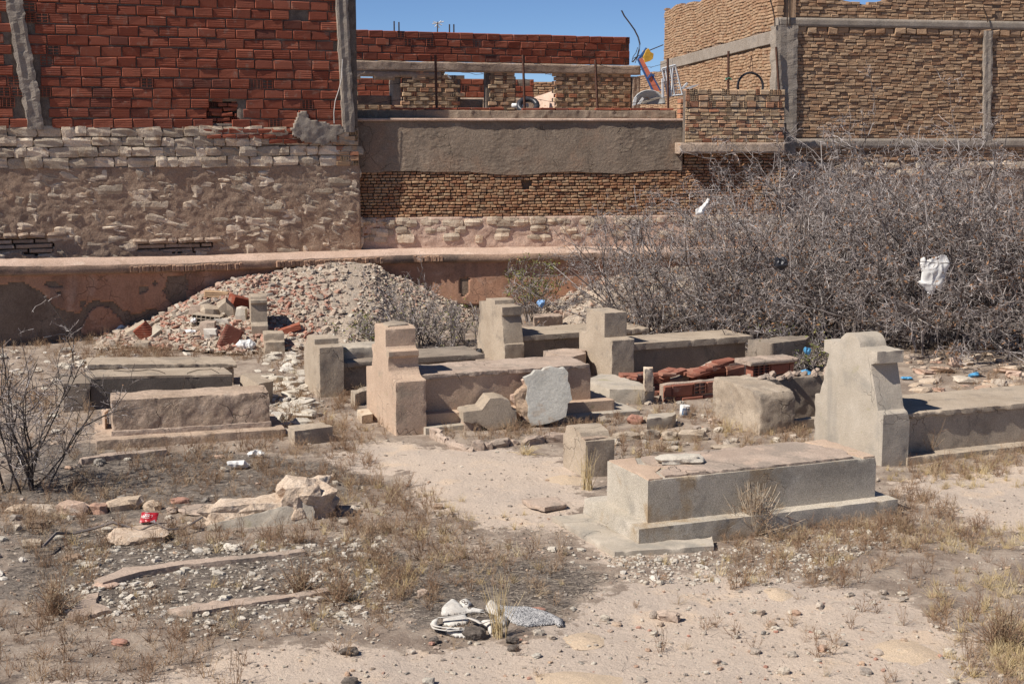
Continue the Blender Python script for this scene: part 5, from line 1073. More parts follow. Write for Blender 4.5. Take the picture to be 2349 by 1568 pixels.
on_heap(S4, 1600, 460, (.36, .2, .2), 'concrete', 'masonry_chunk', None, (.3, .9, .3)); on_heap(S4, 1420, 480, (.3, .25, .2), 'concrete', 'masonry_chunk', None, (.2, .1, .5))
on_heap(S4, 1480, 275, (.36, .15, .1), 'tan_hollow', 'masonry_chunk', None, (0, .1, .1), VB[2]); on_heap(S4, 1620, 770, (.34, .12, .26), 'red_hollow', 'hollow_brick', 'upright ribbed red brick', (0, -1.1, .3), VB[3])
on_heap(S4, 1720, 385, (.3, .2, .2), 'red_hollow', 'hollow_brick', None, (.1, .3, .6), VB[4]); on_heap(S4, 740, 715, (.3, .15, .22), 'red_hollow', 'hollow_brick', None, (.4, .9, .2), VB[1])
on_heap(S4, 800, 700, (.34, .2, .1), 'concrete_pale', 'masonry_chunk', None, (.5, -.7, .3)); on_heap(S4, 1530, 560, (.24, .15, .1), 'white_rock', 'masonry_chunk'); on_heap(S4, 1390, 640, (.24, .2, .2), 'screed', 'masonry_chunk')
on_heap(S4, 1420, 700, (.2, .15, .16), 'white_rock', 'masonry_chunk'); on_heap(S4, 1290, 440, (.26, .2, .14), 'screed', 'masonry_chunk'); on_heap(S4, 1740, 510, (.16, .14, .22), 'white_rock', 'masonry_chunk')
on_heap(S4, 640, 655, (.34, .22, .14), 'concrete', 'masonry_chunk', None, (.2, -.4, .3)); on_heap(S4, 710, 820, (.24, .2, .14), 'concrete', 'masonry_chunk'); on_heap(S4, 2240, 640, (.34, .14, .1), 'red_hollow', 'hollow_brick', None, (0, -.3, .2), VB[1])
T = thing('rubble_heap', 'smaller pale rubble heap half hidden under the big thorn bush', 'rubble heap', (2.2, 22.5, 0)); mound(T, heap2, -.2, 6.0, 20.0, 25.0, MAT['rubble_earth'])
rubW(T, heap2, [(-.2, 20), (6, 20), (6, 25), (-.2, 25)], 1500, (.03, .14), 'rubble_mix', 'rubble_piece', 150, power=2.8)
# ---------------------------------------------------------------- dry vegetation
def nrm(a): return a / (np.linalg.norm(a, axis=-1, keepdims=True) + 1e-9)
def grow(b, d, L, ns, wander, up, r):
    n = len(b); P = np.zeros((n, ns + 1, 3)); P[:, 0] = b; d = nrm(d)
    for i in range(ns):
        d = nrm(d + r.normal(0, wander, (n, 3)) + np.array([0, 0, up])); P[:, i + 1] = P[:, i] + d * (L / ns)[:, None]
    return P
def spawn(P, per, t0, t1, spread, r):
    n, m, _ = P.shape; k = n * per; i = np.repeat(np.arange(n), per); t = r.uniform(t0, t1, k) * (m - 1); s = np.clip(t.astype(int), 0, m - 2); f = (t - s)[:, None]
    b = P[i, s] * (1 - f) + P[i, s + 1] * f; d = nrm(P[i, s + 1] - P[i, s]); q = nrm(np.cross(d, r.normal(0, 1, (k, 3)))); a = r.uniform(*spread, k)[:, None]
    return b, d * np.cos(a) + q * np.sin(a)
def segs(P, r0, r1):
    n, m, _ = P.shape; t = np.linspace(0, 1, m); R_ = r0 + (r1 - r0) * t
    return P[:, :-1].reshape(-1, 3), P[:, 1:].reshape(-1, 3), np.tile(R_[:-1], n), np.tile(R_[1:], n)
def seg_mesh(name, lst, mat, k=3, rv=None):
    A = [np.concatenate(x) for x in zip(*lst)]; V, F_ = prisms(*A, k=k); rn = np.repeat(RN.random(len(A[0])) if rv is None else rv, 2 * k); return mesh_np(name, V, [F_], mat, False, rn)
def leaf_mesh(name, pts, size, mat, r):
    n = len(pts); a = nrm(r.normal(0, 1, (n, 3))); b = nrm(np.cross(a, r.normal(0, 1, (n, 3)))); s = r.uniform(*size, n)[:, None]
    V = np.stack([pts - a * s, pts + b * s * .45, pts + a * s, pts - b * s * .45], 1).reshape(-1, 3); return mesh_np(name, V, [np.arange(4 * n).reshape(n, 4)], mat, False, np.repeat(r.random(n), 4))
def vegmat(name, pal, rough=.9):
    s = NT(name); c = s.cramp(s.attr('rnd'), pal); s.b.inputs['Specular IOR Level'].default_value = .15; return s.fin(c, rough)
MAT['twig'] = vegmat('twig', [(0,(.13,.108,.098)),(.5,(.255,.217,.20)),(.82,(.43,.38,.355)),(1,(.65,.60,.57))])
MAT['bark'] = vegmat('bark', [(0,(.09,.073,.066)),(.6,(.19,.16,.146)),(1,(.40,.36,.335))])
MAT['dark_bark'] = vegmat('dark_bark', [(0,(.045,.036,.032)),(.7,(.075,.06,.052)),(1,(.13,.11,.10))])
MAT['dead_leaf'] = vegmat('dead_leaf', [(0,(.14,.075,.045)),(.5,(.22,.125,.075)),(1,(.32,.17,.085))])
MAT['weed'] = vegmat('weed', [(0,(.18,.11,.07)),(.4,(.27,.17,.105)),(.75,(.37,.26,.165)),(1,(.48,.39,.27))])
MAT['straw'] = vegmat('straw', [(0,(.42,.31,.15)),(.5,(.52,.40,.22)),(1,(.60,.50,.32))])
MAT['pale_straw'] = vegmat('pale_straw', [(0,(.40,.30,.20)),(.5,(.55,.45,.33)),(1,(.68,.60,.48))])
MAT['green_leaf'] = vegmat('green_leaf', [(0,(.10,.12,.035)),(.5,(.17,.18,.05)),(1,(.26,.23,.08))])
MAT['litter_twig'] = vegmat('litter_twig', [(0,(.10,.085,.075)),(.4,(.19,.155,.13)),(.75,(.30,.25,.20)),(1,(.42,.36,.29))])
def bush_meshes(seed, ns=34, h=2.9, spread=.75, per=(9, 6, 6), leaves=2200):
    r = np.random.default_rng(seed); b = np.concatenate([r.normal(0, .22, (ns, 2)), np.full((ns, 1), -.05)], 1); a = r.uniform(0, 6.28, ns); tilt = np.abs(r.normal(0, spread, ns)).clip(0, 1.25)
    d = np.stack([np.cos(a) * np.sin(tilt), np.sin(a) * np.sin(tilt), np.cos(tilt)], 1); L_ = h * r.uniform(.62, 1.05, ns)
    S0 = grow(b, d, L_, 9, .11, .015, r); b1, d1 = spawn(S0, per[0], .12, 1.0, (.5, 1.2), r); S1_ = grow(b1, d1, h * r.uniform(.12, .42, len(b1)), 6, .22, .02, r)
    b2, d2 = spawn(S1_, per[1], .1, 1.0, (.6, 1.4), r); S2_ = grow(b2, d2, r.uniform(.08, .30, len(b2)), 3, .34, .0, r); b3, d3 = spawn(S2_, per[2], .05, 1.0, (.8, 1.5), r); S3_ = grow(b3, d3, r.uniform(.03, .12, len(b3)), 1, .2, 0, r)
    ok = lambda S: S[S[:, :, 2].min(1) > -.06]
    S1_, S2_, S3_ = ok(S1_), ok(S2_), ok(S3_)
    br = seg_mesh('branches', [segs(S0, .017, .006), segs(S1_, .0065, .003)], MAT['bark'], 4); tw = seg_mesh('twigs', [segs(S2_, .0036, .0022), segs(S3_, .0022, .0012)], MAT['twig'])
    lp_ = S2_[r.integers(0, len(S2_), leaves), r.integers(1, 4, leaves)] + r.normal(0, .015, (leaves, 3)); lf = leaf_mesh('dead_leaves', lp_, (.014, .034), MAT['dead_leaf'], r); return br, tw, lf
BM = [bush_meshes(301), bush_meshes(302, 30, 2.7, .85), bush_meshes(303, 38, 2.9, .65)]
def place_bush(label, x, y, s, rz, k, sz=1.0, group='big grey thorn bushes on the right', name='thorn_bush', meshes=None):
    g = G(x, y); T = thing(name, label, 'bush', (g[0], g[1], float(hgt(g[0], g[1]))), rz, group); T.scale = (s, s, s * sz)
    for nm, me in zip(('branches', 'twigs', 'dead_leaves'), meshes or BM[k]):
        o = link(nm, me, T)
        if nm != 'branches': o['kind'] = 'stuff'
    return T
BU = [('leftmost of the big bare thorn bushes, arching over the rubble', 1490, 775, .82, .3, 0), ('bare thorn bush between the stepped headstone grave and the boundary wall', 1640, 785, .88, 1.9, 1), ('bare thorn bush behind the ruined brick grave', 1790, 770, 1.0, 3.3, 2), ('tall bare thorn bush left of the one with the white bag', 1930, 790, 1.05, 5.0, 0),
      ('bare thorn bush holding the large white plastic bag', 2090, 800, 1.08, 4.1, 1), ('bare thorn bush right of the white plastic bag', 2230, 800, 1.05, 2.6, 2), ('rightmost bare thorn bush, cut by the picture edge', 2390, 810, 1.08, .9, 0),
      ('second row bare thorn bush under the tall corner pillar', 1890, 715, 1.05, 2.0, 2), ('highest second row thorn bush against the stone footing', 2070, 712, 1.12, 3.7, 0), ]
for b in BU: place_bush(*b)
# dark thorny shrub at the left edge, near
r = np.random.default_rng(77); ns = 15; b = np.concatenate([r.normal(0, .10, (ns, 2)), np.full((ns, 1), -.05)], 1); a = r.uniform(0, 6.28, ns); tl = np.abs(r.normal(0, .42, ns)).clip(0, .9)
d = np.stack([np.cos(a) * np.sin(tl), np.sin(a) * np.sin(tl), np.cos(tl)], 1); S0 = grow(b, d, r.uniform(.9, 2.0, ns), 12, .12, .03, r); b1, d1 = spawn(S0, 8, .2, 1, (.5, 1.2), r); Sa = grow(b1, d1, r.uniform(.2, .75, len(b1)), 8, .2, .02, r)
b2, d2 = spawn(Sa, 6, .1, 1, (.7, 1.5), r); Sb = grow(b2, d2, r.uniform(.06, .3, len(b2)), 3, .25, 0, r); b3, d3 = spawn(Sb, 4, .1, 1, (1.0, 1.6), r); Sc = grow(b3, d3, r.uniform(.02, .05, len(b3)), 1, .1, 0, r)
shr = (seg_mesh('branches', [segs(S0, .0125, .005), segs(Sa, .0055, .0028)], MAT['dark_bark'], 5), seg_mesh('twigs', [segs(Sb, .0035, .002), segs(Sc, .0022, .0008)], MAT['twig']), leaf_mesh('dead_leaves', Sb[r.integers(0, len(Sb), 260), 3], (.008, .016), MAT['dead_leaf'], r))
place_bush('dark spiny shrub with curved stems at the left edge of the picture', 62, 1112, .76, 0.0, 0, 1.0, None, 'spiny_shrub', shr)
# dry bush with green undergrowth before the rubble heap
def scrub(label, x, y, seed, ns, h, green, gsize, spread=.45, name='dry_scrub', cat='bush', sparse=1.0, gmin=.0):
    r = np.random.default_rng(seed); b = np.concatenate([r.normal(0, .3 * spread, (ns, 2)), np.full((ns, 1), -.03)], 1); a = r.uniform(0, 6.28, ns); tl = np.abs(r.normal(0, spread, ns)).clip(0, 1.3); d = np.stack([np.cos(a) * np.sin(tl), np.sin(a) * np.sin(tl), np.cos(tl)], 1)
    S0 = grow(b, d, h * r.uniform(.4, 1.0, ns), 8, .1, .03, r); b1, d1 = spawn(S0, int(7 * sparse), .2, 1, (.4, 1.0), r); Sa = grow(b1, d1, h * r.uniform(.06, .25, len(b1)), 4, .2, .03, r); b2, d2 = spawn(Sa, int(6 * sparse), .1, 1, (.5, 1.3), r); Sb = grow(b2, d2, r.uniform(.04, .13, len(b2)), 2, .3, 0, r)
    g = G(x, y); T = thing(name, label, cat, (g[0], g[1], float(hgt(g[0], g[1])))); link('branches', seg_mesh('branches', [segs(S0, .009, .004), segs(Sa, .0045, .0025)], MAT['bark']), T); o = link('twigs', seg_mesh('twigs', [segs(Sb, .003, .0016)], MAT['twig']), T); o['kind'] = 'stuff'
    if green:
        src_ = np.concatenate([Sb[:, -1], Sa[:, -1]]); src_ = src_[src_[:, 2] > gmin]; lp_ = src_[r.integers(0, len(src_), green)] + r.normal(0, .03, (green, 3)); o = link('leaves', leaf_mesh('leaves', lp_, gsize, MAT['green_leaf'], r), T); o['kind'] = 'stuff'
    return T
scrub('dry leggy scrub with olive leaves at the right foot of the rubble heap', 950, 795, 401, 26, 1.25, 300, (.01, .022), .55)
scrub('low tangled scrub between the rubble heap and the tapered headstone', 1050, 790, 402, 28, .75, 400, (.012, .024), .8)
scrub('low olive green scrub behind the broken-topped headstone', 820, 785, 403, 36, .45, 900, (.012, .026), .9)
scrub('wispy green shrub against the shaded boundary wall', 1215, 735, 404, 22, 1.3, 1100, (.012, .03), .45, gmin=.35)
scrub('low leafy scrub beside the round topped headstone', 1850, 850, 405, 30, .6, 700, (.012, .026), .7)
scrub('leggy dry scrub on the crest of the rubble heap', 900, 740, 406, 14, .7, 0, (.01, .02), .6)
# small dry weeds
def weed_var(seed, n=7, h=.22, spread=.6, leaf=14):
    r = np.random.default_rng(seed); b = np.concatenate([r.normal(0, .018, (n, 2)), np.full((n, 1), -.01)], 1); a = r.uniform(0, 6.28, n); tl = np.abs(r.normal(.25, spread, n)).clip(0, 1.3); d = np.stack([np.cos(a) * np.sin(tl), np.sin(a) * np.sin(tl), np.cos(tl)], 1)
    S0 = grow(b, d, h * r.uniform(.5, 1.0, n), 3, .2, .06, r); b1, d1 = spawn(S0, 4, .2, 1, (.4, 1.1), r); Sa = grow(b1, d1, h * r.uniform(.15, .4, len(b1)), 1, .2, .05, r); V1, F1 = prisms(*[np.concatenate(x) for x in zip(segs(S0, .0028, .0015), segs(Sa, .0017, .0009))], k=3)
    e = np.concatenate([Sa[:, -1], S0[:, -1]]); q = e[r.integers(0, len(e), leaf * 2)] + r.normal(0, .01, (leaf * 2, 3)); a_ = nrm(r.normal(0, 1, q.shape)); b_ = nrm(r.normal(0, 1, q.shape)); s = r.uniform(.004, .010, (len(q), 1)); V2 = np.stack([q - a_ * s, q + b_ * s, q + a_ * s], 1).reshape(-1, 3)
    return np.concatenate([V1, V2]), [F1, np.arange(len(q) * 3).reshape(-1, 3) + len(V1)]
WV = [weed_var(500 + i, 6 + i % 4, .22 + .03 * (i % 3), .35 + .1 * (i % 3)) for i in range(8)]; WM = [weed_var(540 + i, 9, .2, 1.1, 20) for i in range(5)]
def tuft_var(seed, n=26, h=.16, spread=.7):
    r = np.random.default_rng(seed); b = np.concatenate([r.normal(0, .015, (n, 2)), np.full((n, 1), -.01)], 1); a = r.uniform(0, 6.28, n); tl = np.abs(r.normal(.1, spread, n)).clip(0, 1.4); d = np.stack([np.cos(a) * np.sin(tl), np.sin(a) * np.sin(tl), np.cos(tl)], 1)
    S0 = grow(b, d, h * r.uniform(.4, 1.0, n), 2, .15, -.08, r); V, F_ = prisms(*segs(S0, .0022, .0006), k=3); return V, [F_]
TV = [tuft_var(600 + i, 24, .13 + .03 * (i % 3), .6 + .1 * (i % 3)) for i in range(5)]
CLEAR = [o for o in bpy.data.objects if o.parent is None and o.get('category') in ('grave', 'headstone', 'block', 'slab')]
boxes = []
for o in CLEAR:     # keep plants out of the stone
    M_ = Matrix.Translation(o.location) @ o.rotation_euler.to_matrix().to_4x4()
    for c in ([o] if o.type == 'MESH' else [c for c in o.children if c.type == 'MESH']):
        if len(c.data.vertices) < 60: continue
        bb = np.array([v[:] for v in c.bound_box]); boxes.append((np.array(M_.inverted()), bb.min(0) - .005, bb.max(0) + .005))
def free(x, y):
    for Mi, lo, hi in boxes:
        p = Mi @ np.array([x, y, 0, 1.0])
        if lo[0] < p[0] < hi[0] and lo[1] < p[1] < hi[1]: return False
    return True
def weeds(name, label, regions, variants, mat, smin, smax, near_single=0, slabel=None, sgroup=None, cat='weed', zf=None, dens=.85):
    items = []
    for poly, n in regions:
        n = int(n * dens); W_ = [tuple(G(*p)[:2]) for p in poly]; Wn = np.array(W_); lo, hi = Wn.min(0), Wn.max(0); X = RN.uniform(lo[0], hi[0], n * 10); Y = RN.uniform(lo[1], hi[1], n * 10); k = inpoly(X, Y, W_) & (fb2(X, Y, .9, 3, 8.8) + RN.normal(0, .25, len(X)) > -.12); X, Y = X[k], Y[k]; ZH = hgt(X, Y); c = 0
        for x, y, z in zip(X, Y, ZH):
            if c >= n: break
            if not free(x, y): continue
            c += 1; s = RN.uniform(smin, smax)
            M = Matrix.Translation((x, y, z)) @ Matrix.Rotation(RN.uniform(0, 6.28), 4, 'Z') @ Matrix.Diagonal((s, s, s * RN.uniform(.75, 1.2), 1)); items.append((random.choice(variants), np.array(M)))
    mb = MB(); by = {}
    for v, m in items: by.setdefault(id(v[0]), [v, []])[1].append(m)
    for v, ms_ in by.values():
        rn = RN.random((len(ms_), 1)) * .75 + RN.random((len(ms_), len(v[0]))) * .25
        st = mb.n; mb.many(v[0], v[1], ms_, RN.random(len(ms_))); mb.R[-1] = rn.ravel()
    o = mb.obj(name, MAT[mat]); o['kind'] = 'stuff'; o['label'] = label; return o
RG = lambda x0, y0, x1, y1: [(x0, y0), (x1, y0), (x1, y1), (x0, y1)]
weeds('dry_weeds', 'brown dry weeds covering the yard between the graves', [
    (RG(-20,775,400,850),420), (RG(230,770,720,835),330), ([(-20,850),(210,850),(210,1180),(-20,1240)],280), ([(200,985),(780,975),(900,1100),(720,1180),(150,1160)],420), ([(620,830),(700,830),(850,960),(780,1010),(640,1010)],170),
    ([(60,1180),(480,1210),(950,1200),(950,1420),(600,1470),(60,1460)],330), ([(720,1080),(950,1110),(1100,1200),(1300,1230),(1280,1390),(920,1400),(740,1220)],330), (RG(1000,930,1350,1010),110), ([(1310,890),(1640,920),(1860,1000),(1850,1050),(1420,1050),(1310,1000)],190), ([(780,900),(850,900),(900,990),(880,1020),(760,1010)],60),
    ([(1380,1280),(1480,1255),(2050,1180),(2120,1210),(2000,1340),(1500,1340)],240), ([(2030,1040),(2349,1010),(2380,1080),(2090,1110)],110), ([(2060,1110),(2349,1220),(2349,1600),(2260,1600),(2050,1330),(1950,1260)],230), (RG(2090,800,2380,900),90), ([(1250,780),(1345,780),(1345,860),(1240,860)],40), (RG(-20,1400,560,1568),110), (RG(560,1300,2100,1568),70), (RG(1640,990,1860,1050),50)],
    WV + WM + WM, 'weed', .3, .75)
weeds('dry_grass', 'short straw coloured grass tufts in the yard', [(RG(1310,900,1860,1060),90), ([(780,1100),(1330,1190),(1280,1390),(820,1390)],90), (RG(2030,1030,2380,1120),70), ([(2060,1200),(2380,1200),(2380,1600),(2200,1600)],110), ([(1400,1260),(2050,1180),(1900,1330),(1500,1330)],60), (RG(100,1180,900,1440),60), (RG(640,830,860,1010),40), ([(2230,1330),(2380,1290),(2380,1560),(2290,1540)],120)], TV, 'straw', .4, .9)
def sticks(n, polys, lo_, hi_, rad, name, label):
    P0 = []; P1 = []
    for poly in polys:
        W_ = [tuple(G(*p)[:2]) for p in poly]; Wn = np.array(W_); a, b = Wn.min(0), Wn.max(0); X = RN.uniform(a[0], b[0], n * 3); Y = RN.uniform(a[1], b[1], n * 3); k = inpoly(X, Y, W_); X, Y = X[k][:n], Y[k][:n]; m = len(X)
        z = hgt(X, Y) + .008; an = RN.uniform(0, 6.28, m); L_ = RN.uniform(lo_, hi_, m); s = np.stack([X, Y, z], 1); e = s + np.stack([np.cos(an) * L_, np.sin(an) * L_, RN.normal(0, .12, m) * L_ + .004], 1); P0.append(s); P1.append(e)
    P0 = np.concatenate(P0); P1 = np.concatenate(P1); V, F_ = prisms(P0, P1, rad, rad * .6, 3); o = link(name, mesh_np(name, V, [F_], MAT['litter_twig'], False, np.repeat(RN.random(len(P0)), 6))); o['kind'] = 'stuff'; o['label'] = label
sticks(1500, DARK, .02, .085, .0018, 'dead_twigs', 'broken dead twigs littering the dark ground'); sticks(900, [RG(-20,1000,2360,1568)], .02, .08, .0018, 'dead_twigs', 'dead twigs scattered thinly over the yard')
sticks(900, [RG(60,1180,950,1450), RG(800,1200,1300,1400)], .02, .09, .0018, 'dead_twigs', 'dead twigs in the foreground scrub')
# single plants one can point at
def tuft(name, label, x, y, seed, n, h, spread, mat, rad=.0035, droop=-.04, cat='grass tuft', seg=4, twig=0):
    r = np.random.default_rng(seed); b = np.concatenate([r.normal(0, .025, (n, 2)), np.full((n, 1), -.02)], 1); a = r.uniform(0, 6.28, n); tl = np.abs(r.normal(.05, spread, n)).clip(0, 1.3); d = np.stack([np.cos(a) * np.sin(tl), np.sin(a) * np.sin(tl), np.cos(tl)], 1); S0 = grow(b, d, h * r.uniform(.5, 1.0, n), seg, .06, droop, r)
    g = G(x, y); T = thing(name, label, cat, (g[0], g[1], float(hgt(g[0], g[1])))); link('blades', seg_mesh('blades', [segs(S0, rad, rad * .35)], MAT[mat]), T)
    if twig: b1, d1 = spawn(S0, twig, .1, .9, (.5, 1.2), r); _o = link('side_twigs', seg_mesh('side_twigs', [segs(grow(b1, d1, r.uniform(.03, .1, len(b1)), 2, .2, .02, r), .0018, .0009)], MAT['weed']), T); _o['kind'] = 'stuff'
    return T
tuft('straw_plant', 'spiky pale straw plant leaning on the plinth of the front grave', *Z8(1105, 365), 701, 230, .47, .62, 'pale_straw', .0032, .02, 'plant', 4, 3)
tuft('grass_tuft', 'tall yellow grass tuft at the foot of the short broken headstone', *Z5(1735, 1495), 702, 42, .42, .16, 'straw', .0028, -.03)
tuft('grass_tuft', 'yellow grass tuft growing through the discarded cloth', *S5(1190, 560), 703, 46, .40, .2, 'straw', .0024, -.05)
tuft('grass_tuft', 'dry grass tuft in front of the fallen headstone by the brick ruin', *S7(640, 545), 704, 40, .26, .3, 'straw', .0024, -.03)
tuft('grass_tuft', 'curled yellow dead grass before the open grave', *S7(1480, 800), 705, 70, .22, 1.1, 'straw', .003, -.2)
tuft('grass_tuft', 'curled yellow dead grass in front of the low stone kerb', *Z5(1360, 1275), 706, 80, .2, 1.2, 'straw', .003, -.2)
tuft('stalk_plant', 'tall thin bare stalks standing before the foremost left grave', *Z4(1260, 1120), 707, 12, .42, .35, 'weed', .003, .02, 'plant', 4, 2)
tuft('stalk_plant', 'curved bare stalks in front of the right box grave', *Z6(1680, 1300), 708, 14, .5, .4, 'weed', .003, -.02, 'plant', 5, 2)
tuft('stalk_plant', 'dark dry stalks beside the open grave block', *S7(1420, 690), 709, 26, .3, .35, 'weed', .0028, .02, 'plant', 4, 3)
tuft('dry_weed', 'bushy orange brown weed at the right edge of the foreground', *Z8(2250, 880), 710, 120, .34, .8, 'weed', .0026, .02, 'weed', 4, 3)
tuft('dry_weed', 'bushy brown weed in the sunken grave', *Z7(1380, 640), 711, 80, .3, .7, 'weed', .0026, .03, 'weed', 4, 4)
tuft('dry_weed', 'bushy brown weed left of the sunken grave', *Z7(250, 740), 712, 80, .32, .6, 'weed', .0026, .03, 'weed', 4, 4)
tuft('dry_weed', 'brown weed right of the sunken grave', *Z7(1560, 680), 713, 70, .28, .7, 'weed', .0026, .03, 'weed', 4, 4)
mb = MB(); Pq = [np.append(G(*Z7(*p))[:2], .05 + .03 * math.sin(i * 2)) for i, p in enumerate([(200,470),(260,425),(330,398),(430,382),(520,375),(600,375),(640,388),(720,378),(770,385),(840,375),(930,350)])]; tube(mb, Pq, [.012] * 6 + [.008] * 5, 5); o = mb.obj('fallen_branch', MAT['bark']); tag(o, 'long thin dark branch lying over the stones in the left foreground', 'branch')
# ---------------------------------------------------------------- rubbish lying about
MAT['white_plastic'] = plain('white_plastic', (.74,.72,.68), .45, .05); MAT['blue_plastic'] = plain('blue_plastic', (.10,.33,.55), .4, .12); MAT['lightblue_plastic'] = plain('lightblue_plastic', (.25,.42,.68), .4, .1); MAT['black_plastic'] = plain('black_plastic', (.03,.03,.035), .4, .1)
MAT['canvas'] = wmat('canvas', (.58,.55,.50), (.50,.46,.41), 9, 90, .12, [((.40,.34,.28), 12, .58, .68, .6)], .003, 120); MAT['dung'] = wmat('dung', (.10,.082,.068), (.15,.125,.105), 14, 60, .3, [], .01, 60)
def crumple(name, label, fr, poly, depth, mat, seed, cat='bag', res=.012, base=(0, 0, 0), fold=5.0):
    """crumpled plastic: outline in a standing plane, puffed out front and back and pulled into sharp folds"""
    P_ = np.array(poly); lo, hi = P_.min(0) - res, P_.max(0) + res; U, Z_ = np.meshgrid(np.arange(lo[0], hi[0], res), np.arange(lo[1], hi[1], res)); jit = .02 * fb2(U, Z_, 12, 2, seed); ins = inpoly(U + jit, Z_ + jit, [tuple(p) for p in P_]); D = np.full(U.shape, 9.)
    for i in range(len(P_)):
        a, b = P_[i], P_[(i + 1) % len(P_)]; ab = b - a; t = np.clip(((U - a[0]) * ab[0] + (Z_ - a[1]) * ab[1]) / (ab @ ab + 1e-9), 0, 1); D = np.minimum(D, np.hypot(U - a[0] - t * ab[0], Z_ - a[1] - t * ab[1]))
    m = max(float((D * ins).max()), 1e-3); e = np.clip(D / m, 0, 1) ** .6; q1 = np.abs(fb2(U, Z_ * .6, fold, 3, seed)); q2 = np.abs(fb2(U, Z_, fold * 2.2, 2, seed + 4)); ff = depth * e * (.9 - 1.5 * q1 - .7 * q2); fbk = -depth * e * (.9 - 1.2 * q1)
    I = np.arange(U.size).reshape(U.shape); C = ins[:-1, :-1] & ins[1:, 1:] & ins[:-1, 1:] & ins[1:, :-1]; q = np.stack([I[:-1, :-1], I[:-1, 1:], I[1:, 1:], I[1:, :-1]], -1)[C]; n = U.size
    V = np.concatenate([fr.P(U, Z_, ff + .004).reshape(-1, 3), fr.P(U, Z_, fbk - .004).reshape(-1, 3)]) - np.array(base); Fs = [q, q[:, ::-1] + n]; Cp = np.pad(C, 1)
    for (dz, du, a, b) in ((-1, 0, (0, 0), (0, 1)), (1, 0, (1, 1), (1, 0)), (0, -1, (1, 0), (0, 0)), (0, 1, (0, 1), (1, 1))):
        ed = C & ~Cp[1 + dz:Cp.shape[0] - 1 + dz, 1 + du:Cp.shape[1] - 1 + du]; jz, ju = np.nonzero(ed); A = I[jz + a[0], ju + a[1]]; B = I[jz + b[0], ju + b[1]]; Fs.append(np.stack([B, A, A + n, B + n], -1))
    Fa = np.concatenate(Fs); us, inv = np.unique(Fa, return_inverse=True); o = link(name, mesh_np(name, V[us], [inv.reshape(Fa.shape)], MAT[mat], False)); o.location = base; tag(o, label, cat); return o
def bag(name, label, f, x0, y0, x1, y1, mat, seed, Y=None, dep=.5, rot=None, cat='bag', poly=None):
    a, b = f(x0, y0), f(x1, y1); cx = (a[0] + b[0]) / 2; Yd = G(cx, b[1])[1] + .05 if Y is None else Y; c = atY(cx, b[1], Yd); fr = Fr.__new__(Fr).set(c[:2], c[:2] + np.array([1.0, .25])); rr = np.random.default_rng(seed)
    if poly is None: poly = [((x0 + x1) / 2 + (x1 - x0) / 2 * math.cos(t) * rr.uniform(.7, 1.08), (y0 + y1) / 2 - (y1 - y0) / 2 * math.copysign(abs(math.sin(t)) ** .7, math.sin(t)) * rr.uniform(.7, 1.08)) for t in np.linspace(0, 6.28, 13)[:-1]]
    P_ = [fr.uz(*f(*p)) for p in poly]; 
    if Y is None: z0 = float(hgt(c[0], c[1])); P_ = [(u, max(z, z0 - .02)) for u, z in P_]
    w = max(p[0] for p in P_) - min(p[0] for p in P_); return crumple(name, label, fr, P_, w * dep * .5, mat, seed, cat, max(.006, w / 40), tuple(c[:2]) + (0,), 1.6 / w)
bag('plastic_bag', 'large white plastic bag caught in the thorn bush', Z6, 1615, 90, 1808, 325, 'white_plastic', 11, 18.4, .45, poly=[(1632,110),(1655,100),(1670,118),(1720,100),(1780,85),(1795,90),(1812,150),(1790,190),(1775,255),(1755,300),(1720,295),(1705,335),(1680,320),(1640,285),(1612,250),(1635,240),(1640,190),(1632,150)])
bag('plastic_bag', 'torn scrap of white plastic high in the left thorn bush', Z3, 215, 1195, 300, 1300, 'white_plastic', 12, 19.2, .4, poly=[(290,1190),(305,1200),(285,1240),(270,1265),(262,1300),(215,1295),(212,1262),(250,1240),(275,1215)]); bag('plastic_bag', 'black plastic bag snagged in the middle of the thorn bush', Z6, 735, 100, 835, 180, 'black_plastic', 13, 18.6, .6)
bag('plastic_bag', 'light blue plastic bag on the small rubble heap', Z5, 1425, 355, 1478, 405, 'lightblue_plastic', 14, 21.0, .8); bag('plastic_bag', 'blue plastic scrap hanging in twigs left of the round topped headstone', Z6, 925, 640, 972, 695, 'blue_plastic', 15, 17.0, .5)
bag('plastic_bag', 'blue plastic bag on the ground left of the round topped headstone', Z6, 885, 780, 985, 838, 'blue_plastic', 16); bag('plastic_bag', 'flattened blue plastic bag near the right picture edge', Z6, 1915, 797, 2000, 828, 'blue_plastic', 17); bag('plastic_bag', 'blue plastic scrap right behind the round topped headstone', Z6, 1510, 820, 1592, 842, 'blue_plastic', 18)
bag('plastic_bag', 'black plastic bag lying behind the pink headstone grave', Z5, 1052, 650, 1106, 698, 'black_plastic', 19); bag('plastic_sheet', 'big crumpled white sheet at the left foot of the rubble heap', S4, 345, 565, 620, 700, 'white_plastic', 20, None, .7, cat='sheet'); bag('plastic_bag', 'white plastic bag lying by the headstone stub', S4, 1670, 710, 1890, 860, 'white_plastic', 21, None, .6); bag('plastic_bag', 'white crumpled plastic on the rubble slope', S4, 1195, 495, 1280, 560, 'white_plastic', 22, 20.6, .7); bag('paper_scrap', 'white paper scrap in the litter left of the sandy path', Z4, 1340, 1322, 1520, 1372, 'white_plastic', 23, cat='scrap'); bag('paper_scrap', 'torn white paper behind the scrap in the litter', Z4, 1490, 1265, 1615, 1312, 'white_plastic', 24, cat='scrap')
bag('plastic_bag', 'white rag on the rubble below the hollow block', S4, 1120, 610, 1290, 665, 'white_plastic', 25, 20.2, .6)
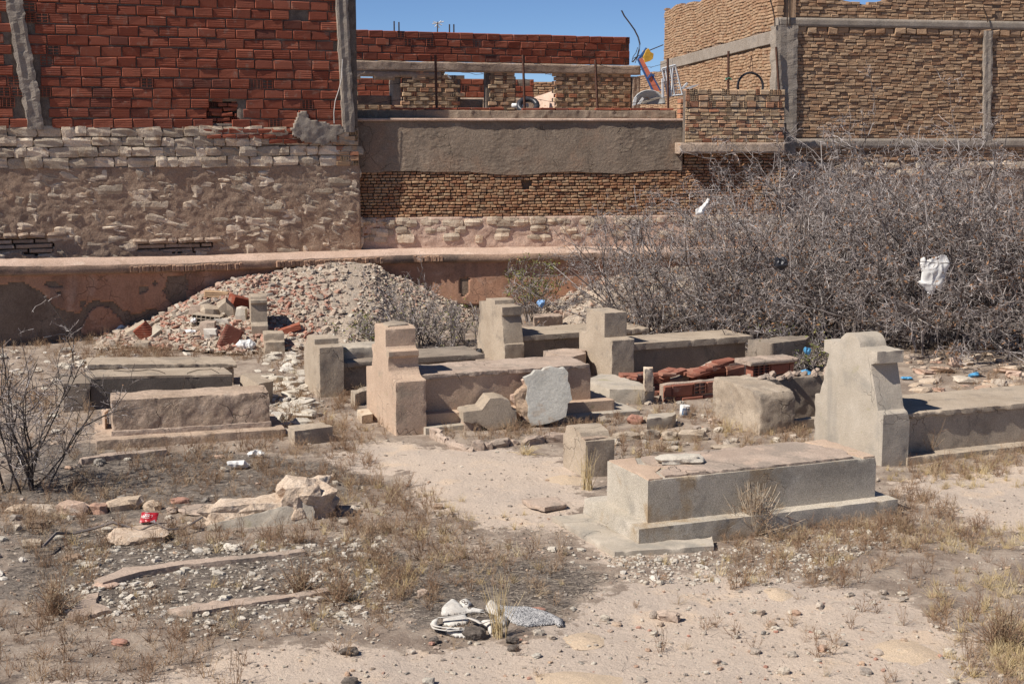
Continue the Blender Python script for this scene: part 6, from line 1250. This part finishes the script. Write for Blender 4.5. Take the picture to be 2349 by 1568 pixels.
# paint tin
g = G(*S7(1077, 668)); T = thing('paint_tin', 'white paint tin with a blue printed label lying among the broken graves', 'tin', (g[0], g[1] + .05, float(hgt(g[0], g[1] + .05))), .3); T.rotation_euler = (.05, .06, .3)
def cyl(mb, r, z0, z1, n=20, r1=None): tube(mb, [(0, 0, z0), (0, 0, z1)], [r, r if r1 is None else r1], n)
mb = MB(); cyl(mb, .054, -.01, .112); mb.obj('body', MAT['white_plastic'], T, True); mb = MB(); cyl(mb, .0565, .106, .118); mb.obj('lid_rim', MAT['white_plastic'], T)
MAT['tin_blue'] = plain('tin_blue', (.10,.17,.28), .4, .35); mb = MB(); V = []; Fq = []
for i in range(13):
    a = -2.5 + i * .17; V += [(.0548 * math.cos(a), .0548 * math.sin(a), .02), (.0548 * math.cos(a), .0548 * math.sin(a), .098)]
mb.add(V, [[(2 * i, 2 * i + 2, 2 * i + 3, 2 * i + 1) for i in range(12)]]); _lab = mb.obj('label', MAT['tin_blue'], T)
for k in range(5):
    a = -2.2 + k * .33; mb = MB(); h0 = .035 + .01 * (k % 3); mb.add([(.0556 * math.cos(a), .0556 * math.sin(a), h0), (.0556 * math.cos(a + .12), .0556 * math.sin(a + .12), h0 + .005), (.0556 * math.cos(a + .2), .0556 * math.sin(a + .2), h0 + .045), (.0556 * math.cos(a + .12), .0556 * math.sin(a + .12), h0 + .04)], [[(0, 1, 2, 3)]]); mb.obj('print_mark', MAT['white_plastic'], _lab)
# red packet with lettering
g = G(*Z7(676, 336)); T = thing('red_packet', 'crushed red packet with white lettering in the left foreground', 'packet', (g[0], g[1], float(hgt(g[0], g[1])) + .03), .08); T.rotation_euler = (math.radians(-32), .05, .08); pw_, ph = .128, .085
MAT['packet_red'] = plain('packet_red', (.42,.02,.03), .35, .12); MAT['packet_silver'] = plain('packet_silver', (.55,.5,.5), .25, .1)
U, Vv_ = np.meshgrid(np.linspace(0, 1, 25), np.linspace(0, 1, 15)); px = (U - .5) * pw_ * (1 + .05 * Vv_) + .012 * Vv_; pz = Vv_ * ph * (1 - .06 * np.sin(U * 3)); py = .004 * np.sin(U * 9 + Vv_ * 3) + .006 * fb2(U, Vv_, 4, 3, 2.) + .02 * (U - .5) ** 2 * 4
I = np.arange(U.size).reshape(U.shape); q = np.stack([I[:-1, :-1], I[:-1, 1:], I[1:, 1:], I[1:, :-1]], -1).reshape(-1, 4); Pt = np.stack([px, py, pz], -1).reshape(-1, 3); nb_ = len(Pt)
_fr = link('front', mesh_np('front', Pt, [q], MAT['packet_red'], True), T); link('back', mesh_np('back', Pt + [0, .012, 0], [q[:, ::-1]], MAT['packet_red'], True), T)
cu = bpy.data.curves.new('word', 'FONT'); cu.body = 'Vanoise'; cu.size = .031; cu.align_x = 'CENTER'; cu.shear = .25; cu.offset = .0006; cu.space_character = .92; co = bpy.data.objects.new('tmp', cu); COL.objects.link(co); dg = bpy.context.evaluated_depsgraph_get(); tm = bpy.data.meshes.new_from_object(co.evaluated_get(dg)); bpy.data.objects.remove(co)
def wrap(xs, zs, off=.0022): u = xs / pw_ + .5; v = zs / ph; return np.stack([xs, .004 * np.sin(u * 9 + v * 3) + .006 * fb2(u, v, 4, 3, 2.) + .02 * (u - .5) ** 2 * 4 - off, zs], -1)
co_ = np.array([v.co[:] for v in tm.vertices]); tz = co_[:, 1] + .040; nv = wrap(co_[:, 0] - .012, tz + .12 * co_[:, 0]); tm.vertices.foreach_set('co', nv.astype(np.float32).ravel()); tm.materials.append(MAT['white_plastic']); tm.update(); link('lettering', tm, _fr)
def swoosh(cx, cz, rx, rz_, a0, a1, w0, name):
    a = np.linspace(a0, a1, 20); w_ = w0 * np.sin(np.linspace(.1, math.pi - .1, 20)); xo = cx + rx * np.cos(a); zo = cz + rz_ * np.sin(a); xi = cx + (rx - w_) * np.cos(a); zi = cz + (rz_ - w_) * np.sin(a); P_ = np.concatenate([wrap(xo, zo), wrap(xi, zi)]); link(name, mesh_np(name, P_, [[(i, i + 1, 21 + i, 20 + i) for i in range(19)]], MAT['white_plastic']), _fr)
swoosh(-.010, .048, .042, .020, -2.9, .5, .003, 'swoosh'); swoosh(-.006, .078, .026, .016, -2.8, -.2, .0035, 'swoosh'); swoosh(-.012, .082, .012, .006, -3.1, 0, .004, 'swoosh')
mb = MB(); mb.add(wrap(np.array([.02, .06, .062, .03]), np.array([.002, .001, .03, .01]), .0015), [[(0, 1, 2, 3)]]); mb.obj('silver_fold', MAT['packet_silver'], _fr)
# discarded canvas bag and printed cloth
def sheet(name, f, pts, h, mat, parent, base, seed, res=.008, fold=9.0, lift=.012, edge=.03, aniso=(1, 1)):
    W_ = np.array([G(*f(*p))[:2] for p in pts]); lo, hi = W_.min(0) - res, W_.max(0) + res; X, Y = np.meshgrid(np.arange(lo[0], hi[0], res), np.arange(lo[1], hi[1], res)); ins = inpoly(X, Y, [tuple(p) for p in W_])
    D = np.full(X.shape, 9.)
    for i in range(len(W_)):
        a, b = W_[i], W_[(i + 1) % len(W_)]; ab = b - a; t = np.clip(((X - a[0]) * ab[0] + (Y - a[1]) * ab[1]) / (ab @ ab), 0, 1); D = np.minimum(D, np.hypot(X - a[0] - t * ab[0], Y - a[1] - t * ab[1]))
    rd = 1 - np.abs(fb2(X * aniso[0], Y * aniso[1], fold, 3, seed)) * 2; n2 = fb2(X, Y, fold * .5, 3, seed + 3)
    Zs = hgt(X, Y) + lift + h * np.clip(D / edge, 0, 1) ** .6 * (.45 + .4 * np.clip(rd, -.3, 1) + .5 * n2); I = np.arange(X.size).reshape(X.shape); C = ins[:-1, :-1] & ins[1:, 1:] & ins[:-1, 1:] & ins[1:, :-1]; q = np.stack([I[:-1, :-1], I[:-1, 1:], I[1:, 1:], I[1:, :-1]], -1)[C]; n = X.size
    P_ = np.stack([X, Y, Zs], -1).reshape(-1, 3) - base; P2 = P_.copy(); P2[:, 2] -= .02; Fs = [q, q[:, ::-1] + n]; Cp = np.pad(C, 1)
    for (dz, du, a, b) in ((-1, 0, (0, 0), (0, 1)), (1, 0, (1, 1), (1, 0)), (0, -1, (1, 0), (0, 0)), (0, 1, (0, 1), (1, 1))):
        e = C & ~Cp[1 + dz:Cp.shape[0] - 1 + dz, 1 + du:Cp.shape[1] - 1 + du]; jz, ju = np.nonzero(e); A = I[jz + a[0], ju + a[1]]; B = I[jz + b[0], ju + b[1]]; Fs.append(np.stack([B, A, A + n, B + n], -1))
    Fa = np.concatenate(Fs); us, inv = np.unique(Fa, return_inverse=True); return link(name, mesh_np(name, np.concatenate([P_, P2])[us], [inv.reshape(Fa.shape)], mat, True), parent)
def strap(f, pts, zs, w, parent, base, mat, name='strap'):
    P_ = np.array([np.append(G(*f(*p), z + .0)[:2], z + float(hgt(*G(*f(*p), z)[:2]))) for p, z in zip(pts, zs)]); t = np.linspace(0, len(P_) - 1, 40); Q = np.stack([np.interp(t, np.arange(len(P_)), P_[:, i]) for i in range(3)], 1); k = np.ones(5) / 5
    for i in range(3): Q[2:-2, i] = np.convolve(Q[:, i], k, 'valid')
    d = nrm(np.gradient(Q, axis=0)); sd = nrm(np.cross(d, [0, 0.35, 1.0])); V = np.concatenate([Q - sd * w / 2, Q + sd * w / 2, Q - sd * w / 2 - [0, 0, .006], Q + sd * w / 2 - [0, 0, .006]]) - base; n = 40; F_ = []
    for i in range(n - 1): F_ += [(i, i + 1, n + i + 1, n + i), (2 * n + i, 3 * n + i, 3 * n + i + 1, 2 * n + i + 1), (i, 2 * n + i, 2 * n + i + 1, i + 1), (n + i, n + i + 1, 3 * n + i + 1, 3 * n + i)]
    return link(name, mesh_np(name, V, [F_], mat, True), parent)
g = G(*S5(700, 580)); base = np.array([g[0], g[1], 0.0]); T = thing('canvas_bag', 'torn off-white canvas bag with straps lying in the foreground', 'bag', tuple(base))
_uf = sheet('upper_flap', S5, [(400,290),(430,200),(540,115),(620,120),(700,170),(720,215),(860,215),(1020,240),(960,260),(760,270),(600,300),(440,310)], .03, MAT['canvas'], T, base, 3., fold=9.)
sheet('lower_panel', S5, [(430,350),(600,310),(740,260),(800,390),(760,420),(540,440),(450,420)], .025, MAT['canvas'], T, base, 7., fold=6.)
sheet('front_panel', S5, [(465,485),(600,480),(700,465),(760,470),(800,560),(760,598),(600,580),(490,540)], .03, MAT['canvas'], T, base, 9., fold=6.)
sheet('torn_piece', S5, [(900,420),(1100,400),(1250,330),(1330,380),(1300,450),(1130,470),(1110,570),(1060,560),(1030,480)], .04, MAT['canvas'], T, base, 12., fold=10.)
sheet('torn_piece', S5, [(1000,200),(1060,115),(1180,150),(1220,240),(1200,330),(1050,280)], .04, MAT['canvas'], T, base, 15., fold=12.); sheet('torn_piece', S5, [(650,135),(760,80),(840,160),(800,200),(700,200)], .03, MAT['canvas'], T, base, 16., fold=10.)
strap(S5, [(1000,240),(850,220),(650,270),(450,300),(370,300),(310,370),(340,420),(500,430),(680,445)], [.07,.08,.07,.06,.05,.03,.04,.05,.06], .035, T, base, MAT['canvas']); strap(S5, [(300,380),(330,450),(480,470),(640,470),(720,455)], [.02,.03,.04,.05,.05], .03, T, base, MAT['canvas']); strap(S5, [(790,310),(900,350),(960,390),(1060,350),(1140,340)], [.05,.06,.05,.07,.06], .04, T, base, MAT['canvas'])
for p in [(718, 135), (755, 155), (800, 216), (658, 440)]:
    q_ = G(*S5(*p), .1); mb = MB(); tube(mb, [(.011 * math.cos(a), .0, .007 * math.sin(a)) for a in np.linspace(0, 6.28, 9)], .0028, 5); o = mb.obj('eyelet', MAT['iron'], _uf); o.location = Vector(q_ - base) + Vector((0, -.02, .0)); o.rotation_euler = (-.4, 0, 0)
def mat_print():
    s = NT('spotted_cloth'); v = s.voro(130, 'DISTANCE_TO_EDGE'); n = s.noise(70, 3, .6); c = s.mix(s.ramp(s.math('ADD', v, s.math('MULTIPLY', n, .25)), .22, .30), (.07,.07,.075), (.60,.58,.56)); return s.fin(c, .9)
g = G(*S5(1600, 440)); base = np.array([g[0], g[1], 0.0]); T = thing('printed_cloth', 'grey and white spotted cloth lying beside the canvas bag', 'cloth', tuple(base)); MAT['spotted'] = mat_print()
sheet('cloth', S5, [(1180,170),(1360,180),(1560,200),(1830,255),(2060,340),(2070,420),(1960,400),(1800,430),(1600,455),(1440,440),(1330,390),(1260,330),(1220,250)], .03, MAT['spotted'], T, base, 5., fold=8., edge=.05)
sheet('hem', S5, [(1900,350),(2050,350),(2075,430),(1980,440)], .03, MAT['spotted'], T, base, 6.)
# lumps of dung
def lumps(label, f, x0, y0, x1, y1, seed):
    a, b = f(x0, y0), f(x1, y1); g = G((a[0] + b[0]) / 2, b[1]); w = (b[0] - a[0]) / FP * g[1]; h = (b[1] - a[1]) / FP * g[1]; mb = MB(); V, Fs = v_stone(seed, 2.4, .12, 4); mb.add(V * [w, w * .7, h * .8], Fs); o = solid('dung_clump', mb, MAT['dung'], None, .006, 2, .006, .2, seed, None, .014, 26.0); o.location = (g[0], g[1] + w * .3, float(hgt(g[0], g[1])) + h * .3); tag(o, label, 'dung')
lumps('dark grey dung clump lying on the canvas bag', S5, 690, 395, 1025, 615, 31); lumps('ribbed dark dung lump right of the yellow tuft', S5, 1280, 515, 1475, 660, 32); lumps('smaller dung lump nearest the camera by the cloth', S5, 1285, 640, 1480, 755, 33); lumps('dung clump left of the canvas bag', S5, 240, 550, 400, 650, 34); lumps('dark dung clump on the sand at lower middle', Z7, 1560, 875, 1640, 925, 35); lumps('dark clod at the bottom edge of the picture', Z7, 1565, 1020, 1640, 1062, 36)
# ant hills of orange sand
MAT['ant_sand'] = wmat('ant_sand', (.52,.40,.28), (.47,.365,.265), 20, 120, .25, [], .006, 80)
def anthill(label, x, y, rx, ry, h):
    g = G(x, y); R_, A_ = np.meshgrid(np.linspace(0, 1, 22), np.linspace(0, 2 * math.pi, 49)); X = g[0] + R_ * rx * np.cos(A_); Y = g[1] + R_ * ry * np.sin(A_); Zz_ = hgt(X, Y) + h * np.clip(1 - R_ ** 1.6, 0, 1) + .006 * (1 - R_) * fb2(X, Y, 30, 3, 2.) + .012 * (1 - R_) - .004 * R_
    I = np.arange(X.size).reshape(X.shape); q = np.stack([I[:-1, :-1], I[1:, :-1], I[1:, 1:], I[:-1, 1:]], -1).reshape(-1, 4); o = link('ant_hill', mesh_np('ant_hill', np.stack([X - g[0], Y - g[1], Zz_], -1).reshape(-1, 3), [q], MAT['ant_sand'], True)); o.location = (g[0], g[1], 0); tag(o, label, 'ant hill')
anthill('flat orange ant hill on the sand in the lower right', 2080, 1490, .20, .24, .012); anthill('small orange ant hill on the sand before the front grave gravel', *Z8(1220, 645), .10, .14, .008); anthill('orange sand mound at the foot of the short broken headstone', *Z5(1610, 1440), .2, .25, .012); anthill('orange ant hill cut by the bottom edge of the picture', *Z8(320, 1050), .3, .2, .01); anthill('pale ant hill right of the spotted cloth', *Z8(330, 850), .14, .18, .008)

# ---------------------------------------------------------------- things on the terraces
def on(fr, f, x, y, d=0.0): u, z = fr.uz(*f(x, y)); return fr.P(np.array(u), np.array(z), np.array(d))
# iron stakes with barbed wire along the parapet
fW = Fr(815, 25.2, 1565, 26.1); stakes = []
MAT['rust'] = wmat('rust', (.07,.035,.025), (.10,.05,.035), 20, 90, .3, [], .002, 80)
SK = [('first barbed wire stake on the parapet, nearest the red brick house', S2, (1197, 0), (1215, 650)), ('second barbed wire stake on the parapet, before the middle opening', S3, (288, 0), (312, 680)), ('third barbed wire stake on the parapet, before the right lattice panel', S3, (1195, 60), (1228, 680)), ('fourth barbed wire stake, beside the metal racks', S3, (2105, 40), (2112, 680))]
for i, (lb, f, a, b) in enumerate(SK):
    A, B = on(fW, f, *a), on(fW, f, *b); B = B.copy(); B[2] = zq - .14; T = thing('iron_stake', lb, 'stake', tuple(B), 0, 'iron stakes on the parapet'); mb = MB(); q = np.linspace(0, 1, 9)[:, None]; pts = (B + (A - B) * q) - B; tube(mb, pts, .022, 4); mb.obj('post', MAT['rust'], T); stakes.append((A, B))
fV = Fr(1572, 25.6, 1800, 26.1)
for lb, f, a, b in [('dark stake with a green tie behind the brick panel wall', S1, (1282, 500), (1280, 930)), ('leaning dark stake against the corner pillar', S1, (1797, 455), (1835, 915))]:
    A, B = on(fV, f, *a), on(fV, f, *b); B[2] -= .15; T = thing('iron_stake', lb, 'stake', tuple(B), 0, 'iron stakes on the parapet'); mb = MB(); tube(mb, [np.zeros(3), A - B], .022, 4); mb.obj('post', MAT['rust'], T)
    if 'green' in lb: mb = MB(); tube(mb, [(.05 * math.cos(t), .05 * math.sin(t), .02 * math.sin(3 * t)) for t in np.linspace(0, 12, 30)], .008, 4); o = mb.obj('tie', plain('green_cord', (.06,.22,.15)), T); o.location = Vector(on(fV, S1, 1282, 800) - B)
r = np.random.default_rng(5)
for k, hgt_ in enumerate((.35, .6, .8, .93)):
    P_ = []
    seq = [(np.array(on(fW, S2, 110, 400)), None)] + stakes
    seq = [(a if b is None else b + (a - b) * hgt_) for a, b in seq]; seq[0] = seq[1] + np.array([-3.0, -.25, .1 * (k - 1)])
    for a, b in zip(seq[:-1], seq[1:]):
        for t in np.linspace(0, 1, 14)[:-1]: P_.append(a + (b - a) * t - np.array([0, 0, .12 * math.sin(math.pi * t)]) + r.normal(0, .012, 3))
    P_.append(seq[-1]); T = thing('barbed_wire', ('lowest', 'second', 'third', 'topmost')[k] + ' strand of barbed wire strung along the parapet stakes', 'barbed wire', tuple(P_[0]), 0, 'barbed wire strands'); mb = MB(); tube(mb, np.array(P_) - P_[0], .0045, 3); mb.obj('strand', MAT['iron'], T)
    bb_ = np.array(P_)[r.integers(1, len(P_) - 1, 26)] - P_[0]; V, F_ = prisms(bb_ - r.normal(0, .018, bb_.shape), bb_ + r.normal(0, .018, bb_.shape), .004, .002, 3); o = link('barbs', mesh_np('barbs', V, [F_], MAT['iron'], False, np.zeros(len(V))), T); o['kind'] = 'stuff'
# rebar hanging over the red house end
fB2 = Fr(1400, 33.5, 1560, 33.5); g0 = on(fB2, S1, 300, 640); T = thing('bent_rebar', 'pair of long bent reinforcing bars against the sky', 'rebar', tuple(g0))
for o_ in (0, 9):
    mb = MB(); tube(mb, [on(fB2, S1, x + o_, y) - g0 for x, y in [(120,60),(150,120),(210,200),(260,270),(300,350),(318,420),(310,490),(290,560),(240,620)]], .009, 5); mb.obj('bar', MAT['iron'], T)
for pts in ([(300,460),(280,520),(250,560),(235,620)], [(320,480),(300,560),(270,630)], [(330,540),(290,560),(250,580)]):
    mb = MB(); tube(mb, [on(fB2, S1, *p) - g0 for p in pts], .008, 4); mb.obj('bar', MAT['iron'], T)
mb = MB(); fT = Fr(1400, 34, 1640, 37); tube(mb, [on(fT, S1, 420, 495), on(fT, S1, 575, 432)], .012, 4); tag(mb.obj('cable', MAT['iron']), 'short dark cable running to the tall tan house', 'cable')
# builder's hoist chute: orange trough with blue edges and a yellow hopper
fH = Fr(1400, 29.5, 1640, 30.0); g0 = on(fH, S1, 500, 930); T = thing('hoist_chute', 'slanting orange chute with blue edges and torn yellow hopper', 'chute', tuple(g0)); MAT['orange_paint'] = plain('orange_paint', (.72,.22,.13), .6, .1); MAT['blue_paint'] = plain('blue_paint', (.045,.13,.34), .5, .15); MAT['yellow_sheet'] = plain('yellow_sheet', (.62,.36,.05), .6, .15)
def slab(f, pts, d0, d1, mat, name, fr=None):
    fr = fr or fH; mb = MB(); U_ = [fr.uz(*f(*p)) for p in pts]; n = len(U_); V = [fr.P(np.array(u), np.array(z), np.array(d)) - g0 for d in (d0, d1) for u, z in U_]; mb.add(V, [[list(range(n))[::-1], [n + i for i in range(n)]], [(i, (i + 1) % n, n + (i + 1) % n, n + i) for i in range(n)]]); return mb.obj(name, MAT[mat], T)
slab(S1, [(300,590),(345,575),(540,930),(465,935)], .0, .03, 'orange_paint', 'trough'); slab(S1, [(292,590),(304,585),(470,930),(455,935)], -.01, .035, 'blue_paint', 'side_rail'); slab(S1, [(430,740),(445,735),(548,925),(535,932)], -.01, .035, 'blue_paint', 'side_rail'); slab(S1, [(398,790),(430,742),(478,755),(470,780),(440,765),(410,800)], .03, .05, 'blue_paint', 'bracket'); slab(S1, [(300,580),(385,462),(408,475),(325,590)], -.02, .02, 'blue_paint', 'hopper_frame'); slab(S1, [(345,570),(375,600),(370,650),(350,620)], -.01, .02, 'white_plastic', 'torn_lining')
pl = [(355,560),(385,490),(408,472),(430,510),(463,530),(455,585),(420,610),(370,625)]; slab(S1, pl, -.2, .06, 'yellow_sheet', 'hopper')
# satellite dish, boards, metal racks behind the parapet
fI = Fr(1400, 27.6, 1640, 28.0); g0 = on(fI, S1, 430, 1060); T = thing('satellite_dish', 'large pale rusty dish lying on the terrace under the chute', 'dish', tuple(g0)); A_ = np.linspace(0, math.pi, 25); Rr_ = np.linspace(0, 1, 6); V = []; uc, zc_ = fI.uz(*S1(425, 1075)); ru = abs(fI.uz(*S1(600, 1075))[0] - uc); rz_ = fI.uz(*S1(425, 922))[1] - zc_
for rr in Rr_:
    for a in A_: V.append(fI.P(np.array(uc + ru * rr * math.cos(a)), np.array(zc_ + rz_ * rr * math.sin(a)), np.array(-.12 * (1 - rr * rr))) - g0)
n = 25; F_ = [(k * n + i, (k + 1) * n + i, (k + 1) * n + i + 1, k * n + i + 1) for k in range(5) for i in range(n - 1)]; MAT['dish'] = wmat('dish', (.55,.54,.51), (.50,.49,.46), 3, 60, .1, [((.42,.24,.10), 5.0, .60, .68, .8)], .001, 40, rough=.5)
me = mesh_np('reflector', np.array(V), [F_], MAT['dish'], True); o = link('reflector', me, T); md_ = o.modifiers.new('t', 'SOLIDIFY'); md_.thickness = .015
slab(S1, [(245,1090),(262,1000),(292,995),(275,1085)], -.02, .0, 'white_plastic', 'board', fI); slab(S1, [(290,1075),(345,1000),(362,1015),(325,1070)], .02, .04, 'white_plastic', 'board', fI); slab(S1, [(330,1050),(500,1000),(640,985),(640,1005),(500,1020),(340,1070)], .05, .1, 'concrete_pale', 'board', fI)
fJ = Fr(1400, 27.2, 1700, 27.8); g0 = on(fJ, S1, 680, 990); T = thing('metal_rack', 'stack of white metal bed frames leaning behind the parapet', 'rack', tuple(g0)); MAT['galv'] = plain('galv', (.55,.56,.57), .4, .1)
def bar(a, b, rad=.018, d=0.0, name='rail'): mb = MB(); tube(mb, [on(fJ, S1, *a, d) - g0, on(fJ, S1, *b, d) - g0], rad, 5); return mb.obj(name, MAT['galv'], T)
for a, b in [((562,690),(625,985)), ((600,680),(640,985)), ((560,690),(705,650)), ((705,650),(785,975)), ((680,672),(665,985)), ((640,985),(785,970)), ((655,690),(700,980)), ((625,700),(650,990))]: bar(a, b)
for k in range(7): t = k / 7; bar((575 + 55 * t, 730 + 230 * t), (720 + 55 * t, 700 + 250 * t), .009, -.02, 'slat'); bar((590 + 18 * k, 690 - 5 * k), (640 + 18 * k, 980), .006, -.03, 'mesh_wire')
slab(S1, [(550,800),(565,795),(575,1005),(555,1010)], .02, .07, 'galv', 'post', fJ)
g0 = on(fJ, S1, 860, 890); T = thing('sheet_metal', 'bent grey metal sheets leaning against the flank wall', 'sheet', tuple(g0)); slab(S1, [(770,900),(830,840),(845,850),(800,900),(790,915)], -.02, .02, 'galv', 'panel', fJ); slab(S1, [(785,915),(890,870),(960,860),(880,900),(800,930)], .03, .05, 'galv', 'panel', fJ)
# hoop hanging on wires
fQ = Fr(1572, 25.7, 1800, 26.2); g0 = on(fQ, S1, 1520, 900); T = thing('hanging_hoop', 'black rubber hoop hung from wires behind the brick panel wall', 'hoop', tuple(g0)); mb = MB(); tube(mb, [on(fQ, S1, 1518 + 135 * math.cos(a), 880 - 145 * math.sin(a)) - g0 for a in np.linspace(-.5, math.pi + .5, 26)], .022, 7); mb.obj('ring', MAT['black_plastic'], T)
for dx in (-1, 1): mb = MB(); tube(mb, [on(fQ, S1, 1530 + 18 * dx, 735) - g0, on(fQ, S1, 1528 + 12 * dx, 640) - g0, on(fQ, S1, 1528, 545) - g0], .006, 4); mb.obj('wire', MAT['rust'], T)
# drum and tyre on the terrace, seen over the parapet
fN = Fr(1180, 27.0, 1300, 27.0); g0 = on(fN, S3, 260, 660); T = thing('white_drum', 'white drum lying on its side behind the parapet', 'drum', tuple(g0)); c = on(fN, S3, 262, 634) - g0; mb = MB(); rr = abs(on(fN, S3, 262, 606)[2] - on(fN, S3, 262, 660)[2]) / 2; tube(mb, [c + [-.16, 0, 0], c + [.12, .15, 0]], rr, 16); mb.obj('shell', MAT['white_plastic'], T, True); mb = MB(); tube(mb, [c + [.118, .149, 0], c + [.13, .155, 0]], rr * 1.04, 16); mb.obj('rim', MAT['galv'], T)
g0 = on(fN, S3, 350, 660); T = thing('old_tyre', 'black tyre beside the white drum behind the parapet', 'tyre', tuple(g0)); mb = MB(); c = on(fN, S3, 352, 636) - g0; tube(mb, [c + [.17 * math.cos(a), .1 * math.sin(a), .12 * math.sin(a)] for a in np.linspace(0, 6.28, 20)], .055, 8); mb.obj('tread', MAT['black_plastic'], T, True)
